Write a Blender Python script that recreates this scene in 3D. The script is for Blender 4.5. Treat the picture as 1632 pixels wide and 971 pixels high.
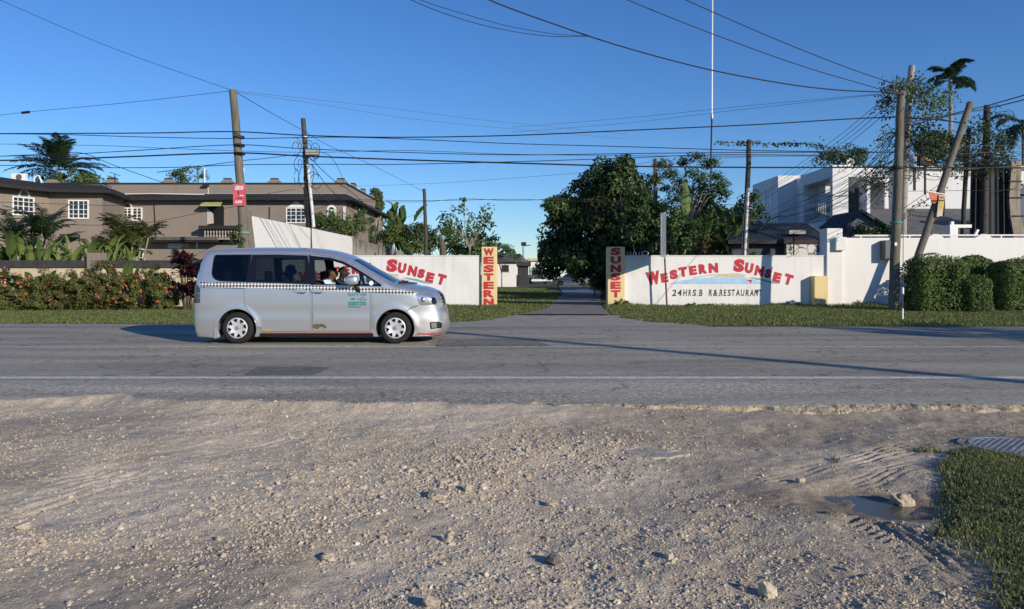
import bpy, bmesh, math, random
import numpy as np
from mathutils import Vector, Matrix, Euler
from mathutils.geometry import delaunay_2d_cdt

for _o in list(bpy.data.objects):
    bpy.data.objects.remove(_o)
scene = bpy.context.scene
COL = scene.collection
R = math.radians
rng = np.random.default_rng(7)
random.seed(7)

# ---------------------------------------------------------------- camera
FPX, CX, HY, EYE = 1180.0, 816.0, 438.0, 1.30
cam = bpy.data.cameras.new("camera")
cam.sensor_width = 36.0
cam.lens = FPX / 1632.0 * 36.0
cam.shift_y = -(485.5 - HY) / 1632.0
cam.clip_start, cam.clip_end = 0.05, 6000.0
camo = bpy.data.objects.new("camera", cam)
COL.objects.link(camo)
camo.location = (0, 0, EYE)
camo.rotation_euler = (R(90), 0, 0)
scene.camera = camo

# ---------------------------------------------------------------- sky and sun
SUN_AZ = (0.70, -0.714)          # horizontal direction towards the sun
SUN_EL = R(18.5)
world = bpy.data.worlds.new("World")
scene.world = world
world.use_nodes = True
wn = world.node_tree
bg = wn.nodes["Background"]
sky = wn.nodes.new("ShaderNodeTexSky")
sky.sky_type = 'NISHITA'
sky.sun_disc = False
sky.sun_elevation = SUN_EL
sky.sun_rotation = math.atan2(SUN_AZ[0], SUN_AZ[1])
sky.altitude = 0.0
sky.air_density = 1.0
sky.dust_density = 0.0
sky.ozone_density = 6.0
hsv = wn.nodes.new("ShaderNodeHueSaturation")
hsv.inputs["Saturation"].default_value = 1.10
hsv.inputs["Hue"].default_value = 0.508
wn.links.new(sky.outputs[0], hsv.inputs["Color"])
wn.links.new(hsv.outputs[0], bg.inputs[0])
bg.inputs[1].default_value = 0.128
sun = bpy.data.lights.new("sun", 'SUN')
sun.energy = 4.5
sun.angle = R(0.5)
sun.color = (1.0, 0.89, 0.74)
suno = bpy.data.objects.new("sun", sun)
COL.objects.link(suno)
sd = Vector((SUN_AZ[0]*math.cos(SUN_EL), SUN_AZ[1]*math.cos(SUN_EL), math.sin(SUN_EL)))
suno.rotation_euler = sd.to_track_quat('Z', 'Y').to_euler()
suno.location = sd * 100
scene.view_settings.view_transform = 'Standard'
scene.view_settings.look = 'None'
scene.view_settings.gamma = 1.0
scene.view_settings.exposure = 0.1
scene.view_settings.use_curve_mapping = False
scene.cycles.max_bounces = 6
scene.cycles.transparent_max_bounces = 12

# ---------------------------------------------------------------- helpers
def at(px, py, Y):
    """the point at distance Y seen at photo pixel (px, py)"""
    return Vector(((px - CX) / FPX * Y, Y, EYE + (HY - py) / FPX * Y))

def gnd(px, py, z=0.0):
    Y = (EYE - z) * FPX / (py - HY)
    return Vector(((px - CX) / FPX * Y, Y, z))

def XX(px, Y): return (px - CX) / FPX * Y
def ZZ(py, Y): return EYE + (HY - py) / FPX * Y

def tag(o, label=None, cat=None, group=None, kind=None):
    if label: o["label"] = label
    if cat: o["category"] = cat
    if group: o["group"] = group
    if kind: o["kind"] = kind
    return o

def empty(name, loc=(0, 0, 0), rz=0.0, label=None, cat=None, group=None):
    o = bpy.data.objects.new(name, None)
    COL.objects.link(o)
    o.empty_display_size = 0.2
    o.location = loc
    o.rotation_euler = (0, 0, rz)
    return tag(o, label, cat, group)

def link_mesh(name, me, mats, parent=None, smooth=False):
    if not isinstance(mats, (list, tuple)): mats = [mats]
    for m in mats: me.materials.append(m)
    me.polygons.foreach_set("use_smooth", np.full(len(me.polygons), bool(smooth)))
    o = bpy.data.objects.new(name, me)
    COL.objects.link(o)
    if parent is not None: o.parent = parent
    return o

def np_mesh(name, verts, faces, mats, parent=None, smooth=False, midx=None):
    """verts (N,3), faces (M,k) all of the same k"""
    verts = np.asarray(verts, dtype=np.float32)
    faces = np.asarray(faces, dtype=np.int32)
    me = bpy.data.meshes.new(name)
    k = faces.shape[1]
    me.vertices.add(len(verts)); me.vertices.foreach_set("co", verts.ravel())
    me.loops.add(faces.size); me.loops.foreach_set("vertex_index", faces.ravel())
    me.polygons.add(len(faces))
    me.polygons.foreach_set("loop_start", np.arange(0, faces.size, k, dtype=np.int32))
    me.polygons.foreach_set("loop_total", np.full(len(faces), k, dtype=np.int32))
    if midx is not None:
        me.polygons.foreach_set("material_index", np.asarray(midx, dtype=np.int32))
    me.update(calc_edges=True)
    me.validate()
    return link_mesh(name, me, mats, parent, smooth)

class MB:
    def __init__(s): s.v = []; s.f = []; s.m = []
    def add(s, vs, fs, m=0):
        b = len(s.v); s.v += [tuple(x) for x in vs]
        for f in fs: s.f.append(tuple(b + i for i in f)); s.m.append(m)
        return s
    def box(s, x0, x1, y0, y1, z0, z1, m=0):
        vs = [(x0,y0,z0),(x1,y0,z0),(x1,y1,z0),(x0,y1,z0),(x0,y0,z1),(x1,y0,z1),(x1,y1,z1),(x0,y1,z1)]
        return s.add(vs, [(0,3,2,1),(4,5,6,7),(0,1,5,4),(1,2,6,5),(2,3,7,6),(3,0,4,7)], m)
    def obox(s, c, half, M, m=0):
        vs = []
        for sz in (-1, 1):
            for sx, sy in ((-1,-1),(1,-1),(1,1),(-1,1)):
                vs.append(Vector(c) + M @ Vector((sx*half[0], sy*half[1], sz*half[2])))
        return s.add(vs, [(0,3,2,1),(4,5,6,7),(0,1,5,4),(1,2,6,5),(2,3,7,6),(3,0,4,7)], m)
    def bar(s, a, b, w, h=None, m=0):
        a = Vector(a); b = Vector(b); h = h or w
        d = (b - a); L = d.length
        q = d.to_track_quat('Z', 'Y').to_matrix()
        return s.obox((a + b) / 2, (w/2, h/2, L/2), q, m)
    def prism(s, poly, y0, y1, m=0, axes='xz'):
        """polygon in a plane extruded along the third axis"""
        n = len(poly)
        if axes == 'xz':
            # front at y0
            if sum(poly[i][0]*poly[(i+1)%n][1]-poly[(i+1)%n][0]*poly[i][1] for i in range(n)) < 0: poly = poly[::-1]
            vs = [(p[0], y0, p[1]) for p in poly] + [(p[0], y1, p[1]) for p in poly]
        elif axes == 'xy':
            if sum(poly[i][0]*poly[(i+1)%n][1]-poly[(i+1)%n][0]*poly[i][1] for i in range(n)) > 0: poly = poly[::-1]
            vs = [(p[0], p[1], y0) for p in poly] + [(p[0], p[1], y1) for p in poly]
        else:  # yz, extruded along x
            if sum(poly[i][0]*poly[(i+1)%n][1]-poly[(i+1)%n][0]*poly[i][1] for i in range(n)) > 0: poly = poly[::-1]
            vs = [(y0, p[0], p[1]) for p in poly] + [(y1, p[0], p[1]) for p in poly]
        fs = [tuple(range(n)), tuple(range(2*n-1, n-1, -1))]
        for i in range(n):
            j = (i + 1) % n
            fs.append((j, i, n + i, n + j))
        return s.add(vs, fs, m)
    def tube(s, pts, rad, n=8, m=0, cap=True):
        pts = [Vector(p) for p in pts]
        if not hasattr(rad, '__len__'): rad = [rad] * len(pts)
        b = len(s.v); N = len(pts)
        up = Vector((0.13, 0.21, 0.97)).normalized()
        for i, p in enumerate(pts):
            t = (pts[min(i+1, N-1)] - pts[max(i-1, 0)]).normalized()
            u = t.cross(up)
            if u.length < 0.05: u = t.cross(Vector((1, 0, 0)))
            u.normalize(); w = t.cross(u)
            for k in range(n):
                a = 2*math.pi*k/n
                s.v.append(tuple(p + rad[i]*(math.cos(a)*u + math.sin(a)*w)))
        for i in range(N-1):
            for k in range(n):
                k2 = (k+1) % n
                s.f.append((b+i*n+k, b+i*n+k2, b+(i+1)*n+k2, b+(i+1)*n+k)); s.m.append(m)
        if cap:
            s.f.append(tuple(b+k for k in range(n-1, -1, -1))); s.m.append(m)
            s.f.append(tuple(b+(N-1)*n+k for k in range(n))); s.m.append(m)
        return s
    def lathe(s, prof, c=(0,0,0), axis='z', n=24, m=0):
        """prof list of (r, h)"""
        b = len(s.v); N = len(prof)
        for r, h in prof:
            for k in range(n):
                a = 2*math.pi*k/n; x = r*math.cos(a); y = r*math.sin(a)
                if axis == 'z': p = (c[0]+x, c[1]+y, c[2]+h)
                elif axis == 'y': p = (c[0]+x, c[1]+h, c[2]+y)
                else: p = (c[0]+h, c[1]+x, c[2]+y)
                s.v.append(p)
        for i in range(N-1):
            for k in range(n):
                k2 = (k+1) % n
                s.f.append((b+i*n+k, b+i*n+k2, b+(i+1)*n+k2, b+(i+1)*n+k)); s.m.append(m)
        return s
    def build(s, name, mats, parent=None, smooth=False, auto=None):
        me = bpy.data.meshes.new(name)
        me.from_pydata(s.v, [], s.f)
        me.polygons.foreach_set("material_index", s.m)
        me.update()
        if smooth:
            bm = bmesh.new(); bm.from_mesh(me); bmesh.ops.recalc_face_normals(bm, faces=bm.faces); bm.to_mesh(me); bm.free()
        o = link_mesh(name, me, mats, parent, smooth)
        if smooth and auto is not None:
            me.set_sharp_from_angle(angle=R(auto))
        return o

def bevel(o, w=0.01, seg=2):
    m = o.modifiers.new("bevel", 'BEVEL'); m.width = w; m.segments = seg; m.limit_method = 'ANGLE'
    return o

# -------- numpy noise
def _vnoise(x, y, seed):
    g = np.random.default_rng(seed).random((257, 257)).astype(np.float32)
    xi = np.floor(x).astype(int); yi = np.floor(y).astype(int)
    fx = x - xi; fy = y - yi
    fx = fx*fx*(3-2*fx); fy = fy*fy*(3-2*fy)
    x0 = xi % 256; y0 = yi % 256
    a = g[x0, y0]; b = g[x0+1, y0]; c = g[x0, y0+1]; d = g[x0+1, y0+1]
    return (a*(1-fx)+b*fx)*(1-fy)+(c*(1-fx)+d*fx)*fy - 0.5

def fbm(x, y, scale, octv=4, seed=1, gain=0.5):
    x = np.asarray(x, dtype=np.float64); y = np.asarray(y, dtype=np.float64)
    t = 0; amp = 1.0; s = scale
    for i in range(octv):
        t = t + amp*_vnoise(x*s + 17.3*i + 100, y*s + 9.1*i + 100, seed + i)
        amp *= gain; s *= 2.03
    return t

# -------- materials
def _n(nt, t): return nt.nodes.new(t)
def mat(name, col, rough=0.85, var=0.15, scale=4.0, bump=0.0, bscale=40.0, metal=0.0, spec=0.3, stretch=(1,1,1), detail=5.0, coat=0.0, alpha=None):
    m = bpy.data.materials.new(name); m.use_nodes = True
    nt = m.node_tree; p = nt.nodes["Principled BSDF"]
    p.inputs["Roughness"].default_value = rough
    p.inputs["Metallic"].default_value = metal
    p.inputs["Specular IOR Level"].default_value = spec
    if coat: p.inputs["Coat Weight"].default_value = coat; p.inputs["Coat Roughness"].default_value = 0.05
    c = tuple(col) + (1,)
    if var > 0:
        tc = _n(nt, "ShaderNodeTexCoord"); mp = _n(nt, "ShaderNodeMapping"); mp.inputs["Scale"].default_value = stretch
        nz = _n(nt, "ShaderNodeTexNoise"); nz.inputs["Scale"].default_value = scale; nz.inputs["Detail"].default_value = detail
        nz.inputs["Roughness"].default_value = 0.6
        nt.links.new(tc.outputs["Object"], mp.inputs[0]); nt.links.new(mp.outputs[0], nz.inputs["Vector"])
        rm = _n(nt, "ShaderNodeMapRange"); rm.inputs[1].default_value = 0.3; rm.inputs[2].default_value = 0.7
        nt.links.new(nz.outputs[0], rm.inputs[0])
        mx = _n(nt, "ShaderNodeMix"); mx.data_type = 'RGBA'
        mx.inputs[6].default_value = tuple(x*(1-var) for x in col) + (1,)
        mx.inputs[7].default_value = tuple(min(1, x*(1+var)) for x in col) + (1,)
        nt.links.new(rm.outputs[0], mx.inputs[0]); nt.links.new(mx.outputs[2], p.inputs["Base Color"])
        if bump > 0:
            n2 = _n(nt, "ShaderNodeTexNoise"); n2.inputs["Scale"].default_value = bscale; n2.inputs["Detail"].default_value = 4
            nt.links.new(mp.outputs[0], n2.inputs["Vector"])
            b = _n(nt, "ShaderNodeBump"); b.inputs["Strength"].default_value = bump; b.inputs["Distance"].default_value = 0.02
            nt.links.new(n2.outputs[0], b.inputs["Height"]); nt.links.new(b.outputs[0], p.inputs["Normal"])
    else:
        p.inputs["Base Color"].default_value = c
    return m

def leaf_mat(name, c1, c2, rough=0.5, trans=0.3, spec=0.35, c3=None):
    """per-leaf colour between c1 and c2, some light passing through"""
    m = bpy.data.materials.new(name); m.use_nodes = True
    nt = m.node_tree; p = nt.nodes["Principled BSDF"]; out = nt.nodes["Material Output"]
    g = _n(nt, "ShaderNodeNewGeometry")
    rp = _n(nt, "ShaderNodeValToRGB")
    rp.color_ramp.elements[0].color = tuple(c1) + (1,); rp.color_ramp.elements[1].color = tuple(c2) + (1,)
    if c3:
        e = rp.color_ramp.elements.new(0.93); e.color = tuple(c2) + (1,)
        rp.color_ramp.elements[-1].color = tuple(c3) + (1,)
    nt.links.new(g.outputs["Random Per Island"], rp.inputs[0])
    nt.links.new(rp.outputs[0], p.inputs["Base Color"])
    p.inputs["Roughness"].default_value = rough
    p.inputs["Specular IOR Level"].default_value = spec
    t = _n(nt, "ShaderNodeBsdfTranslucent")
    hs = _n(nt, "ShaderNodeHueSaturation"); hs.inputs["Value"].default_value = 1.3; hs.inputs["Hue"].default_value = 0.48
    nt.links.new(rp.outputs[0], hs.inputs["Color"]); nt.links.new(hs.outputs[0], t.inputs[0])
    mx = _n(nt, "ShaderNodeMixShader"); mx.inputs[0].default_value = trans
    nt.links.new(p.outputs[0], mx.inputs[1]); nt.links.new(t.outputs[0], mx.inputs[2])
    nt.links.new(mx.outputs[0], out.inputs[0])
    return m

def glass_mat(name, tint=(0.1, 0.12, 0.13), through=0.5, rough=0.02):
    """tinted pane: part see-through, part mirror"""
    m = bpy.data.materials.new(name); m.use_nodes = True
    nt = m.node_tree; out = nt.nodes["Material Output"]; nt.nodes.remove(nt.nodes["Principled BSDF"])
    tr = _n(nt, "ShaderNodeBsdfTransparent"); tr.inputs[0].default_value = (tint[0], tint[1], tint[2], 1)
    gl = _n(nt, "ShaderNodeBsdfGlossy"); gl.inputs["Roughness"].default_value = rough
    lw = _n(nt, "ShaderNodeLayerWeight"); lw.inputs[0].default_value = 0.5
    pw = _n(nt, "ShaderNodeMath"); pw.operation = 'POWER'; pw.inputs[1].default_value = 4.0; nt.links.new(lw.outputs["Facing"], pw.inputs[0])
    fr = _n(nt, "ShaderNodeMapRange"); fr.inputs[3].default_value = 0.05; fr.inputs[4].default_value = 0.9; nt.links.new(pw.outputs[0], fr.inputs[0])
    mx = _n(nt, "ShaderNodeMixShader")
    nt.links.new(fr.outputs[0], mx.inputs[0]); nt.links.new(tr.outputs[0], mx.inputs[1]); nt.links.new(gl.outputs[0], mx.inputs[2])
    nt.links.new(mx.outputs[0], out.inputs[0])
    return m

def wall_mat(name, col, stain=(0.25, 0.24, 0.22), amount=0.5, base_z=0.0, rough=0.85, tstain=0.0, top=2.0):
    """painted render with vertical streaks, blotches and splash dirt near its foot"""
    m = bpy.data.materials.new(name); m.use_nodes = True
    nt = m.node_tree; p = nt.nodes["Principled BSDF"]; L = nt.links
    p.inputs["Roughness"].default_value = rough; p.inputs["Specular IOR Level"].default_value = 0.2
    tc = _n(nt, "ShaderNodeTexCoord")
    mp = _n(nt, "ShaderNodeMapping"); mp.inputs["Scale"].default_value = (2.5, 2.5, 0.25); L.new(tc.outputs["Object"], mp.inputs[0])
    n1 = _n(nt, "ShaderNodeTexNoise"); n1.inputs["Scale"].default_value = 2.0; n1.inputs["Detail"].default_value = 6; L.new(mp.outputs[0], n1.inputs["Vector"])
    n2 = _n(nt, "ShaderNodeTexNoise"); n2.inputs["Scale"].default_value = 0.9; n2.inputs["Detail"].default_value = 8; L.new(tc.outputs["Object"], n2.inputs["Vector"])
    r1 = _n(nt, "ShaderNodeMapRange"); r1.inputs[1].default_value = 0.52; r1.inputs[2].default_value = 0.8; L.new(n1.outputs[0], r1.inputs[0])
    r2 = _n(nt, "ShaderNodeMapRange"); r2.inputs[1].default_value = 0.5; r2.inputs[2].default_value = 0.8; L.new(n2.outputs[0], r2.inputs[0])
    sx = _n(nt, "ShaderNodeSeparateXYZ"); L.new(tc.outputs["Object"], sx.inputs[0])
    dz = _n(nt, "ShaderNodeMapRange"); dz.inputs[1].default_value = base_z + 0.55; dz.inputs[2].default_value = base_z; L.new(sx.outputs[2], dz.inputs[0])
    mu = _n(nt, "ShaderNodeMath"); mu.operation = 'MULTIPLY'; L.new(dz.outputs[0], mu.inputs[0]); L.new(n2.outputs[0], mu.inputs[1])
    a1 = _n(nt, "ShaderNodeMath"); a1.operation = 'ADD'; L.new(r1.outputs[0], a1.inputs[0]); L.new(r2.outputs[0], a1.inputs[1])
    a2 = _n(nt, "ShaderNodeMath"); a2.operation = 'ADD'; L.new(a1.outputs[0], a2.inputs[0]); L.new(mu.outputs[0], a2.inputs[1])
    last = a2
    if tstain > 0:
        tz = _n(nt, "ShaderNodeMapRange"); tz.inputs[1].default_value = top - 0.9; tz.inputs[2].default_value = top; tz.inputs[4].default_value = tstain; L.new(sx.outputs[2], tz.inputs[0])
        m2 = _n(nt, "ShaderNodeMath"); m2.operation = 'MULTIPLY'; L.new(tz.outputs[0], m2.inputs[0]); L.new(n1.outputs[0], m2.inputs[1])
        a3 = _n(nt, "ShaderNodeMath"); a3.operation = 'ADD'; L.new(last.outputs[0], a3.inputs[0]); L.new(m2.outputs[0], a3.inputs[1]); last = a3
    sc = _n(nt, "ShaderNodeMath"); sc.operation = 'MULTIPLY'; sc.use_clamp = True; sc.inputs[1].default_value = amount; L.new(last.outputs[0], sc.inputs[0])
    mx = _n(nt, "ShaderNodeMix"); mx.data_type = 'RGBA'; mx.inputs[6].default_value = tuple(col)+(1,); mx.inputs[7].default_value = tuple(stain)+(1,)
    L.new(sc.outputs[0], mx.inputs[0]); L.new(mx.outputs[2], p.inputs["Base Color"])
    nb = _n(nt, "ShaderNodeTexNoise"); nb.inputs["Scale"].default_value = 14; nb.inputs["Detail"].default_value = 5; L.new(tc.outputs["Object"], nb.inputs["Vector"])
    b = _n(nt, "ShaderNodeBump"); b.inputs["Strength"].default_value = 0.25; b.inputs["Distance"].default_value = 0.02; L.new(nb.outputs[0], b.inputs["Height"]); L.new(b.outputs[0], p.inputs["Normal"])
    return m

def in_poly(x, y, poly):
    c = False; n = len(poly); j = n-1
    for i in range(n):
        xi, yi = poly[i]; xj, yj = poly[j]
        if ((yi > y) != (yj > y)) and (x < (xj-xi)*(y-yi)/(yj-yi+1e-12)+xi): c = not c
        j = i
    return c

def text_geo(s, bold=0.0, shear=0.0):
    """letters of one string as flat 2D triangles, cap height 1, centred on x, base at 0"""
    cu = bpy.data.curves.new("t", 'FONT'); cu.body = s; cu.offset = bold; cu.shear = shear
    cu.align_x = 'CENTER'; cu.resolution_u = 3; cu.fill_mode = 'FRONT'
    ob = bpy.data.objects.new("t", cu); COL.objects.link(ob)
    dg = bpy.context.evaluated_depsgraph_get()
    me = ob.evaluated_get(dg).to_mesh()
    vs = np.array([v.co[:2] for v in me.vertices]).reshape(-1, 2)
    fs = [tuple(p.vertices) for p in me.polygons]
    ob.evaluated_get(dg).to_mesh_clear()
    bpy.data.objects.remove(ob); bpy.data.curves.remove(cu)
    CAP = 0.73
    return vs / CAP, fs
# ================================================================ materials of the ground
def dirt_material():
    m = bpy.data.materials.new("dirt"); m.use_nodes = True
    nt = m.node_tree; p = nt.nodes["Principled BSDF"]; L = nt.links
    p.inputs["Roughness"].default_value = 0.95; p.inputs["Specular IOR Level"].default_value = 0.06
    tc = _n(nt, "ShaderNodeTexCoord")
    a = _n(nt, "ShaderNodeTexNoise"); a.inputs["Scale"].default_value = 0.55; a.inputs["Detail"].default_value = 6; a.inputs["Roughness"].default_value = 0.6
    b = _n(nt, "ShaderNodeTexNoise"); b.inputs["Scale"].default_value = 22; b.inputs["Detail"].default_value = 6; b.inputs["Roughness"].default_value = 0.7
    v = _n(nt, "ShaderNodeTexVoronoi"); v.inputs["Scale"].default_value = 75
    v2 = _n(nt, "ShaderNodeTexVoronoi"); v2.inputs["Scale"].default_value = 170
    for t in (a, b, v, v2): L.new(tc.outputs["Object"], t.inputs["Vector"])
    rp = _n(nt, "ShaderNodeValToRGB")
    rp.color_ramp.elements[0].position = 0.36; rp.color_ramp.elements[0].color = (0.46, 0.385, 0.285, 1)
    rp.color_ramp.elements[1].position = 0.64; rp.color_ramp.elements[1].color = (0.62, 0.53, 0.405, 1)
    L.new(a.outputs[0], rp.inputs[0])
    # damp zone attribute
    at_ = _n(nt, "ShaderNodeAttribute"); at_.attribute_name = "damp"
    mxd = _n(nt, "ShaderNodeMix"); mxd.data_type = 'RGBA'; mxd.inputs[7].default_value = (0.13, 0.108, 0.085, 1)
    L.new(at_.outputs["Fac"], mxd.inputs[0]); L.new(rp.outputs[0], mxd.inputs[6])
    sp = _n(nt, "ShaderNodeMapRange"); sp.inputs[1].default_value = 0.3; sp.inputs[2].default_value = 0.72; sp.inputs[3].default_value = 0.72; sp.inputs[4].default_value = 1.25
    L.new(b.outputs[0], sp.inputs[0])
    vr = _n(nt, "ShaderNodeMapRange"); vr.inputs[3].default_value = 0.8; vr.inputs[4].default_value = 1.2
    L.new(v.outputs["Color"], vr.inputs[0])
    mm = _n(nt, "ShaderNodeMath"); mm.operation = 'MULTIPLY'; L.new(sp.outputs[0], mm.inputs[0]); L.new(vr.outputs[0], mm.inputs[1])
    mul = _n(nt, "ShaderNodeMix"); mul.data_type = 'RGBA'; mul.blend_type = 'MULTIPLY'; mul.inputs[0].default_value = 1
    L.new(mxd.outputs[2], mul.inputs[6]); L.new(mm.outputs[0], mul.inputs[7])
    L.new(mul.outputs[2], p.inputs["Base Color"])
    ad = _n(nt, "ShaderNodeMath"); ad.operation = 'ADD'
    L.new(v.outputs["Distance"], ad.inputs[0]); L.new(b.outputs[0], ad.inputs[1])
    ad2 = _n(nt, "ShaderNodeMath"); ad2.operation = 'ADD'; L.new(ad.outputs[0], ad2.inputs[0])
    hv = _n(nt, "ShaderNodeMath"); hv.operation = 'MULTIPLY'; hv.inputs[1].default_value = 0.4; L.new(v2.outputs["Distance"], hv.inputs[0]); L.new(hv.outputs[0], ad2.inputs[1])
    bu = _n(nt, "ShaderNodeBump"); bu.inputs["Strength"].default_value = 0.4; bu.inputs["Distance"].default_value = 0.009
    L.new(ad2.outputs[0], bu.inputs["Height"]); L.new(bu.outputs[0], p.inputs["Normal"])
    return m

def asphalt_material(name="asphalt", base=0.17, tint=(1.0, 1.0, 1.02), shoulder=True):
    m = bpy.data.materials.new(name); m.use_nodes = True
    nt = m.node_tree; p = nt.nodes["Principled BSDF"]; L = nt.links
    p.inputs["Roughness"].default_value = 0.9; p.inputs["Specular IOR Level"].default_value = 0.08
    tc = _n(nt, "ShaderNodeTexCoord")
    sx = _n(nt, "ShaderNodeSeparateXYZ"); L.new(tc.outputs["Object"], sx.inputs[0])
    mp = _n(nt, "ShaderNodeMapping"); mp.inputs["Scale"].default_value = (0.15, 1.0, 1.0); L.new(tc.outputs["Object"], mp.inputs[0])
    w = _n(nt, "ShaderNodeTexNoise"); w.inputs["Scale"].default_value = 1.1; w.inputs["Detail"].default_value = 5; L.new(mp.outputs[0], w.inputs["Vector"])
    f = _n(nt, "ShaderNodeTexNoise"); f.inputs["Scale"].default_value = 45; f.inputs["Detail"].default_value = 6; f.inputs["Roughness"].default_value = 0.75; L.new(tc.outputs["Object"], f.inputs["Vector"])
    v = _n(nt, "ShaderNodeTexVoronoi"); v.inputs["Scale"].default_value = 60; L.new(tc.outputs["Object"], v.inputs["Vector"])
    # cracks
    wp = _n(nt, "ShaderNodeTexNoise"); wp.inputs["Scale"].default_value = 1.5; wp.inputs["Detail"].default_value = 4; L.new(tc.outputs["Object"], wp.inputs["Vector"])
    vm = _n(nt, "ShaderNodeVectorMath"); vm.operation = 'MULTIPLY_ADD'; vm.inputs[1].default_value = (0.9, 0.9, 0.9); L.new(wp.outputs["Color"], vm.inputs[0]); L.new(tc.outputs["Object"], vm.inputs[2])
    c = _n(nt, "ShaderNodeTexVoronoi"); c.feature = 'DISTANCE_TO_EDGE'; c.inputs["Scale"].default_value = 0.8; L.new(vm.outputs[0], c.inputs["Vector"])
    cr = _n(nt, "ShaderNodeMapRange"); cr.inputs[1].default_value = 0.0; cr.inputs[2].default_value = 0.018; cr.inputs[3].default_value = 0.55; cr.inputs[4].default_value = 1.0; L.new(c.outputs["Distance"], cr.inputs[0])
    msk = _n(nt, "ShaderNodeTexNoise"); msk.inputs["Scale"].default_value = 0.35; L.new(tc.outputs["Object"], msk.inputs["Vector"])
    mk = _n(nt, "ShaderNodeMapRange"); mk.inputs[1].default_value = 0.36; mk.inputs[2].default_value = 0.5; L.new(msk.outputs[0], mk.inputs[0])
    cx_ = _n(nt, "ShaderNodeMix"); cx_.data_type = 'FLOAT'; cx_.inputs[2].default_value = 1.0; L.new(mk.outputs[0], cx_.inputs[0]); L.new(cr.outputs[0], cx_.inputs[3])
    r1 = _n(nt, "ShaderNodeMapRange"); r1.inputs[1].default_value = 0.3; r1.inputs[2].default_value = 0.7; r1.inputs[3].default_value = 0.74; r1.inputs[4].default_value = 1.24; L.new(w.outputs[0], r1.inputs[0])
    r2 = _n(nt, "ShaderNodeMapRange"); r2.inputs[1].default_value = 0.3; r2.inputs[2].default_value = 0.72; r2.inputs[3].default_value = 0.55; r2.inputs[4].default_value = 1.5; L.new(f.outputs[0], r2.inputs[0])
    m1 = _n(nt, "ShaderNodeMath"); m1.operation = 'MULTIPLY'; L.new(r1.outputs[0], m1.inputs[0]); L.new(r2.outputs[0], m1.inputs[1])
    m2 = _n(nt, "ShaderNodeMath"); m2.operation = 'MULTIPLY'; L.new(m1.outputs[0], m2.inputs[0]); L.new(cx_.outputs[0], m2.inputs[1])
    f9 = _n(nt, "ShaderNodeTexNoise"); f9.inputs["Scale"].default_value = 8; f9.inputs["Detail"].default_value = 9; f9.inputs["Roughness"].default_value = 0.85; L.new(tc.outputs["Object"], f9.inputs["Vector"])
    r9 = _n(nt, "ShaderNodeMapRange"); r9.inputs[1].default_value = 0.36; r9.inputs[2].default_value = 0.64; r9.inputs[3].default_value = 0.72; r9.inputs[4].default_value = 1.28; L.new(f9.outputs[0], r9.inputs[0])
    # oil drips and dark stains
    st = _n(nt, "ShaderNodeTexNoise"); st.inputs["Scale"].default_value = 1.3; st.inputs["Detail"].default_value = 3; L.new(tc.outputs["Object"], st.inputs["Vector"])
    rs = _n(nt, "ShaderNodeMapRange"); rs.inputs[1].default_value = 0.63; rs.inputs[2].default_value = 0.72; rs.inputs[3].default_value = 1.0; rs.inputs[4].default_value = 0.72; L.new(st.outputs[0], rs.inputs[0])
    m9 = _n(nt, "ShaderNodeMath"); m9.operation = 'MULTIPLY'; L.new(m2.outputs[0], m9.inputs[0]); L.new(r9.outputs[0], m9.inputs[1])
    m2 = _n(nt, "ShaderNodeMath"); m2.operation = 'MULTIPLY'; L.new(m9.outputs[0], m2.inputs[0]); L.new(rs.outputs[0], m2.inputs[1])
    last = m2
    if shoulder:
        # worn shoulder: pale aggregate shows through between the edge line and the dirt
        s1 = _n(nt, "ShaderNodeMapRange"); s1.inputs[1].default_value = 9.25; s1.inputs[2].default_value = 8.95; L.new(sx.outputs[1], s1.inputs[0])
        gsp = _n(nt, "ShaderNodeMapRange"); gsp.inputs[1].default_value = 0.50; gsp.inputs[2].default_value = 0.60; gsp.inputs[4].default_value = 1.2; f2 = _n(nt, "ShaderNodeTexNoise"); f2.inputs["Scale"].default_value = 17; f2.inputs["Detail"].default_value = 7; f2.inputs["Roughness"].default_value = 0.8; L.new(tc.outputs["Object"], f2.inputs["Vector"]); L.new(f2.outputs[0], gsp.inputs[0])
        g3 = _n(nt, "ShaderNodeTexNoise"); g3.inputs["Scale"].default_value = 1.6; g3.inputs["Detail"].default_value = 5; L.new(mp.outputs[0], g3.inputs["Vector"])
        g4 = _n(nt, "ShaderNodeMapRange"); g4.inputs[1].default_value = 0.38; g4.inputs[2].default_value = 0.62; g4.inputs[3].default_value = 0.15; L.new(g3.outputs[0], g4.inputs[0])
        q = _n(nt, "ShaderNodeMath"); q.operation = 'MULTIPLY'; L.new(s1.outputs[0], q.inputs[0]); L.new(gsp.outputs[0], q.inputs[1])
        q2 = _n(nt, "ShaderNodeMath"); q2.operation = 'MULTIPLY'; L.new(q.outputs[0], q2.inputs[0]); L.new(g4.outputs[0], q2.inputs[1])
        ad = _n(nt, "ShaderNodeMath"); ad.operation = 'MULTIPLY_ADD'; ad.inputs[1].default_value = 1.1; L.new(q2.outputs[0], ad.inputs[0]); L.new(m2.outputs[0], ad.inputs[2])
        last = ad
    col = _n(nt, "ShaderNodeMix"); col.data_type = 'RGBA'; col.blend_type = 'MULTIPLY'; col.inputs[0].default_value = 1
    col.inputs[6].default_value = (base*tint[0], base*tint[1], base*tint[2], 1)
    L.new(last.outputs[0], col.inputs[7]); L.new(col.outputs[2], p.inputs["Base Color"])
    bu = _n(nt, "ShaderNodeBump"); bu.inputs["Strength"].default_value = 0.3; bu.inputs["Distance"].default_value = 0.008
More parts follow.
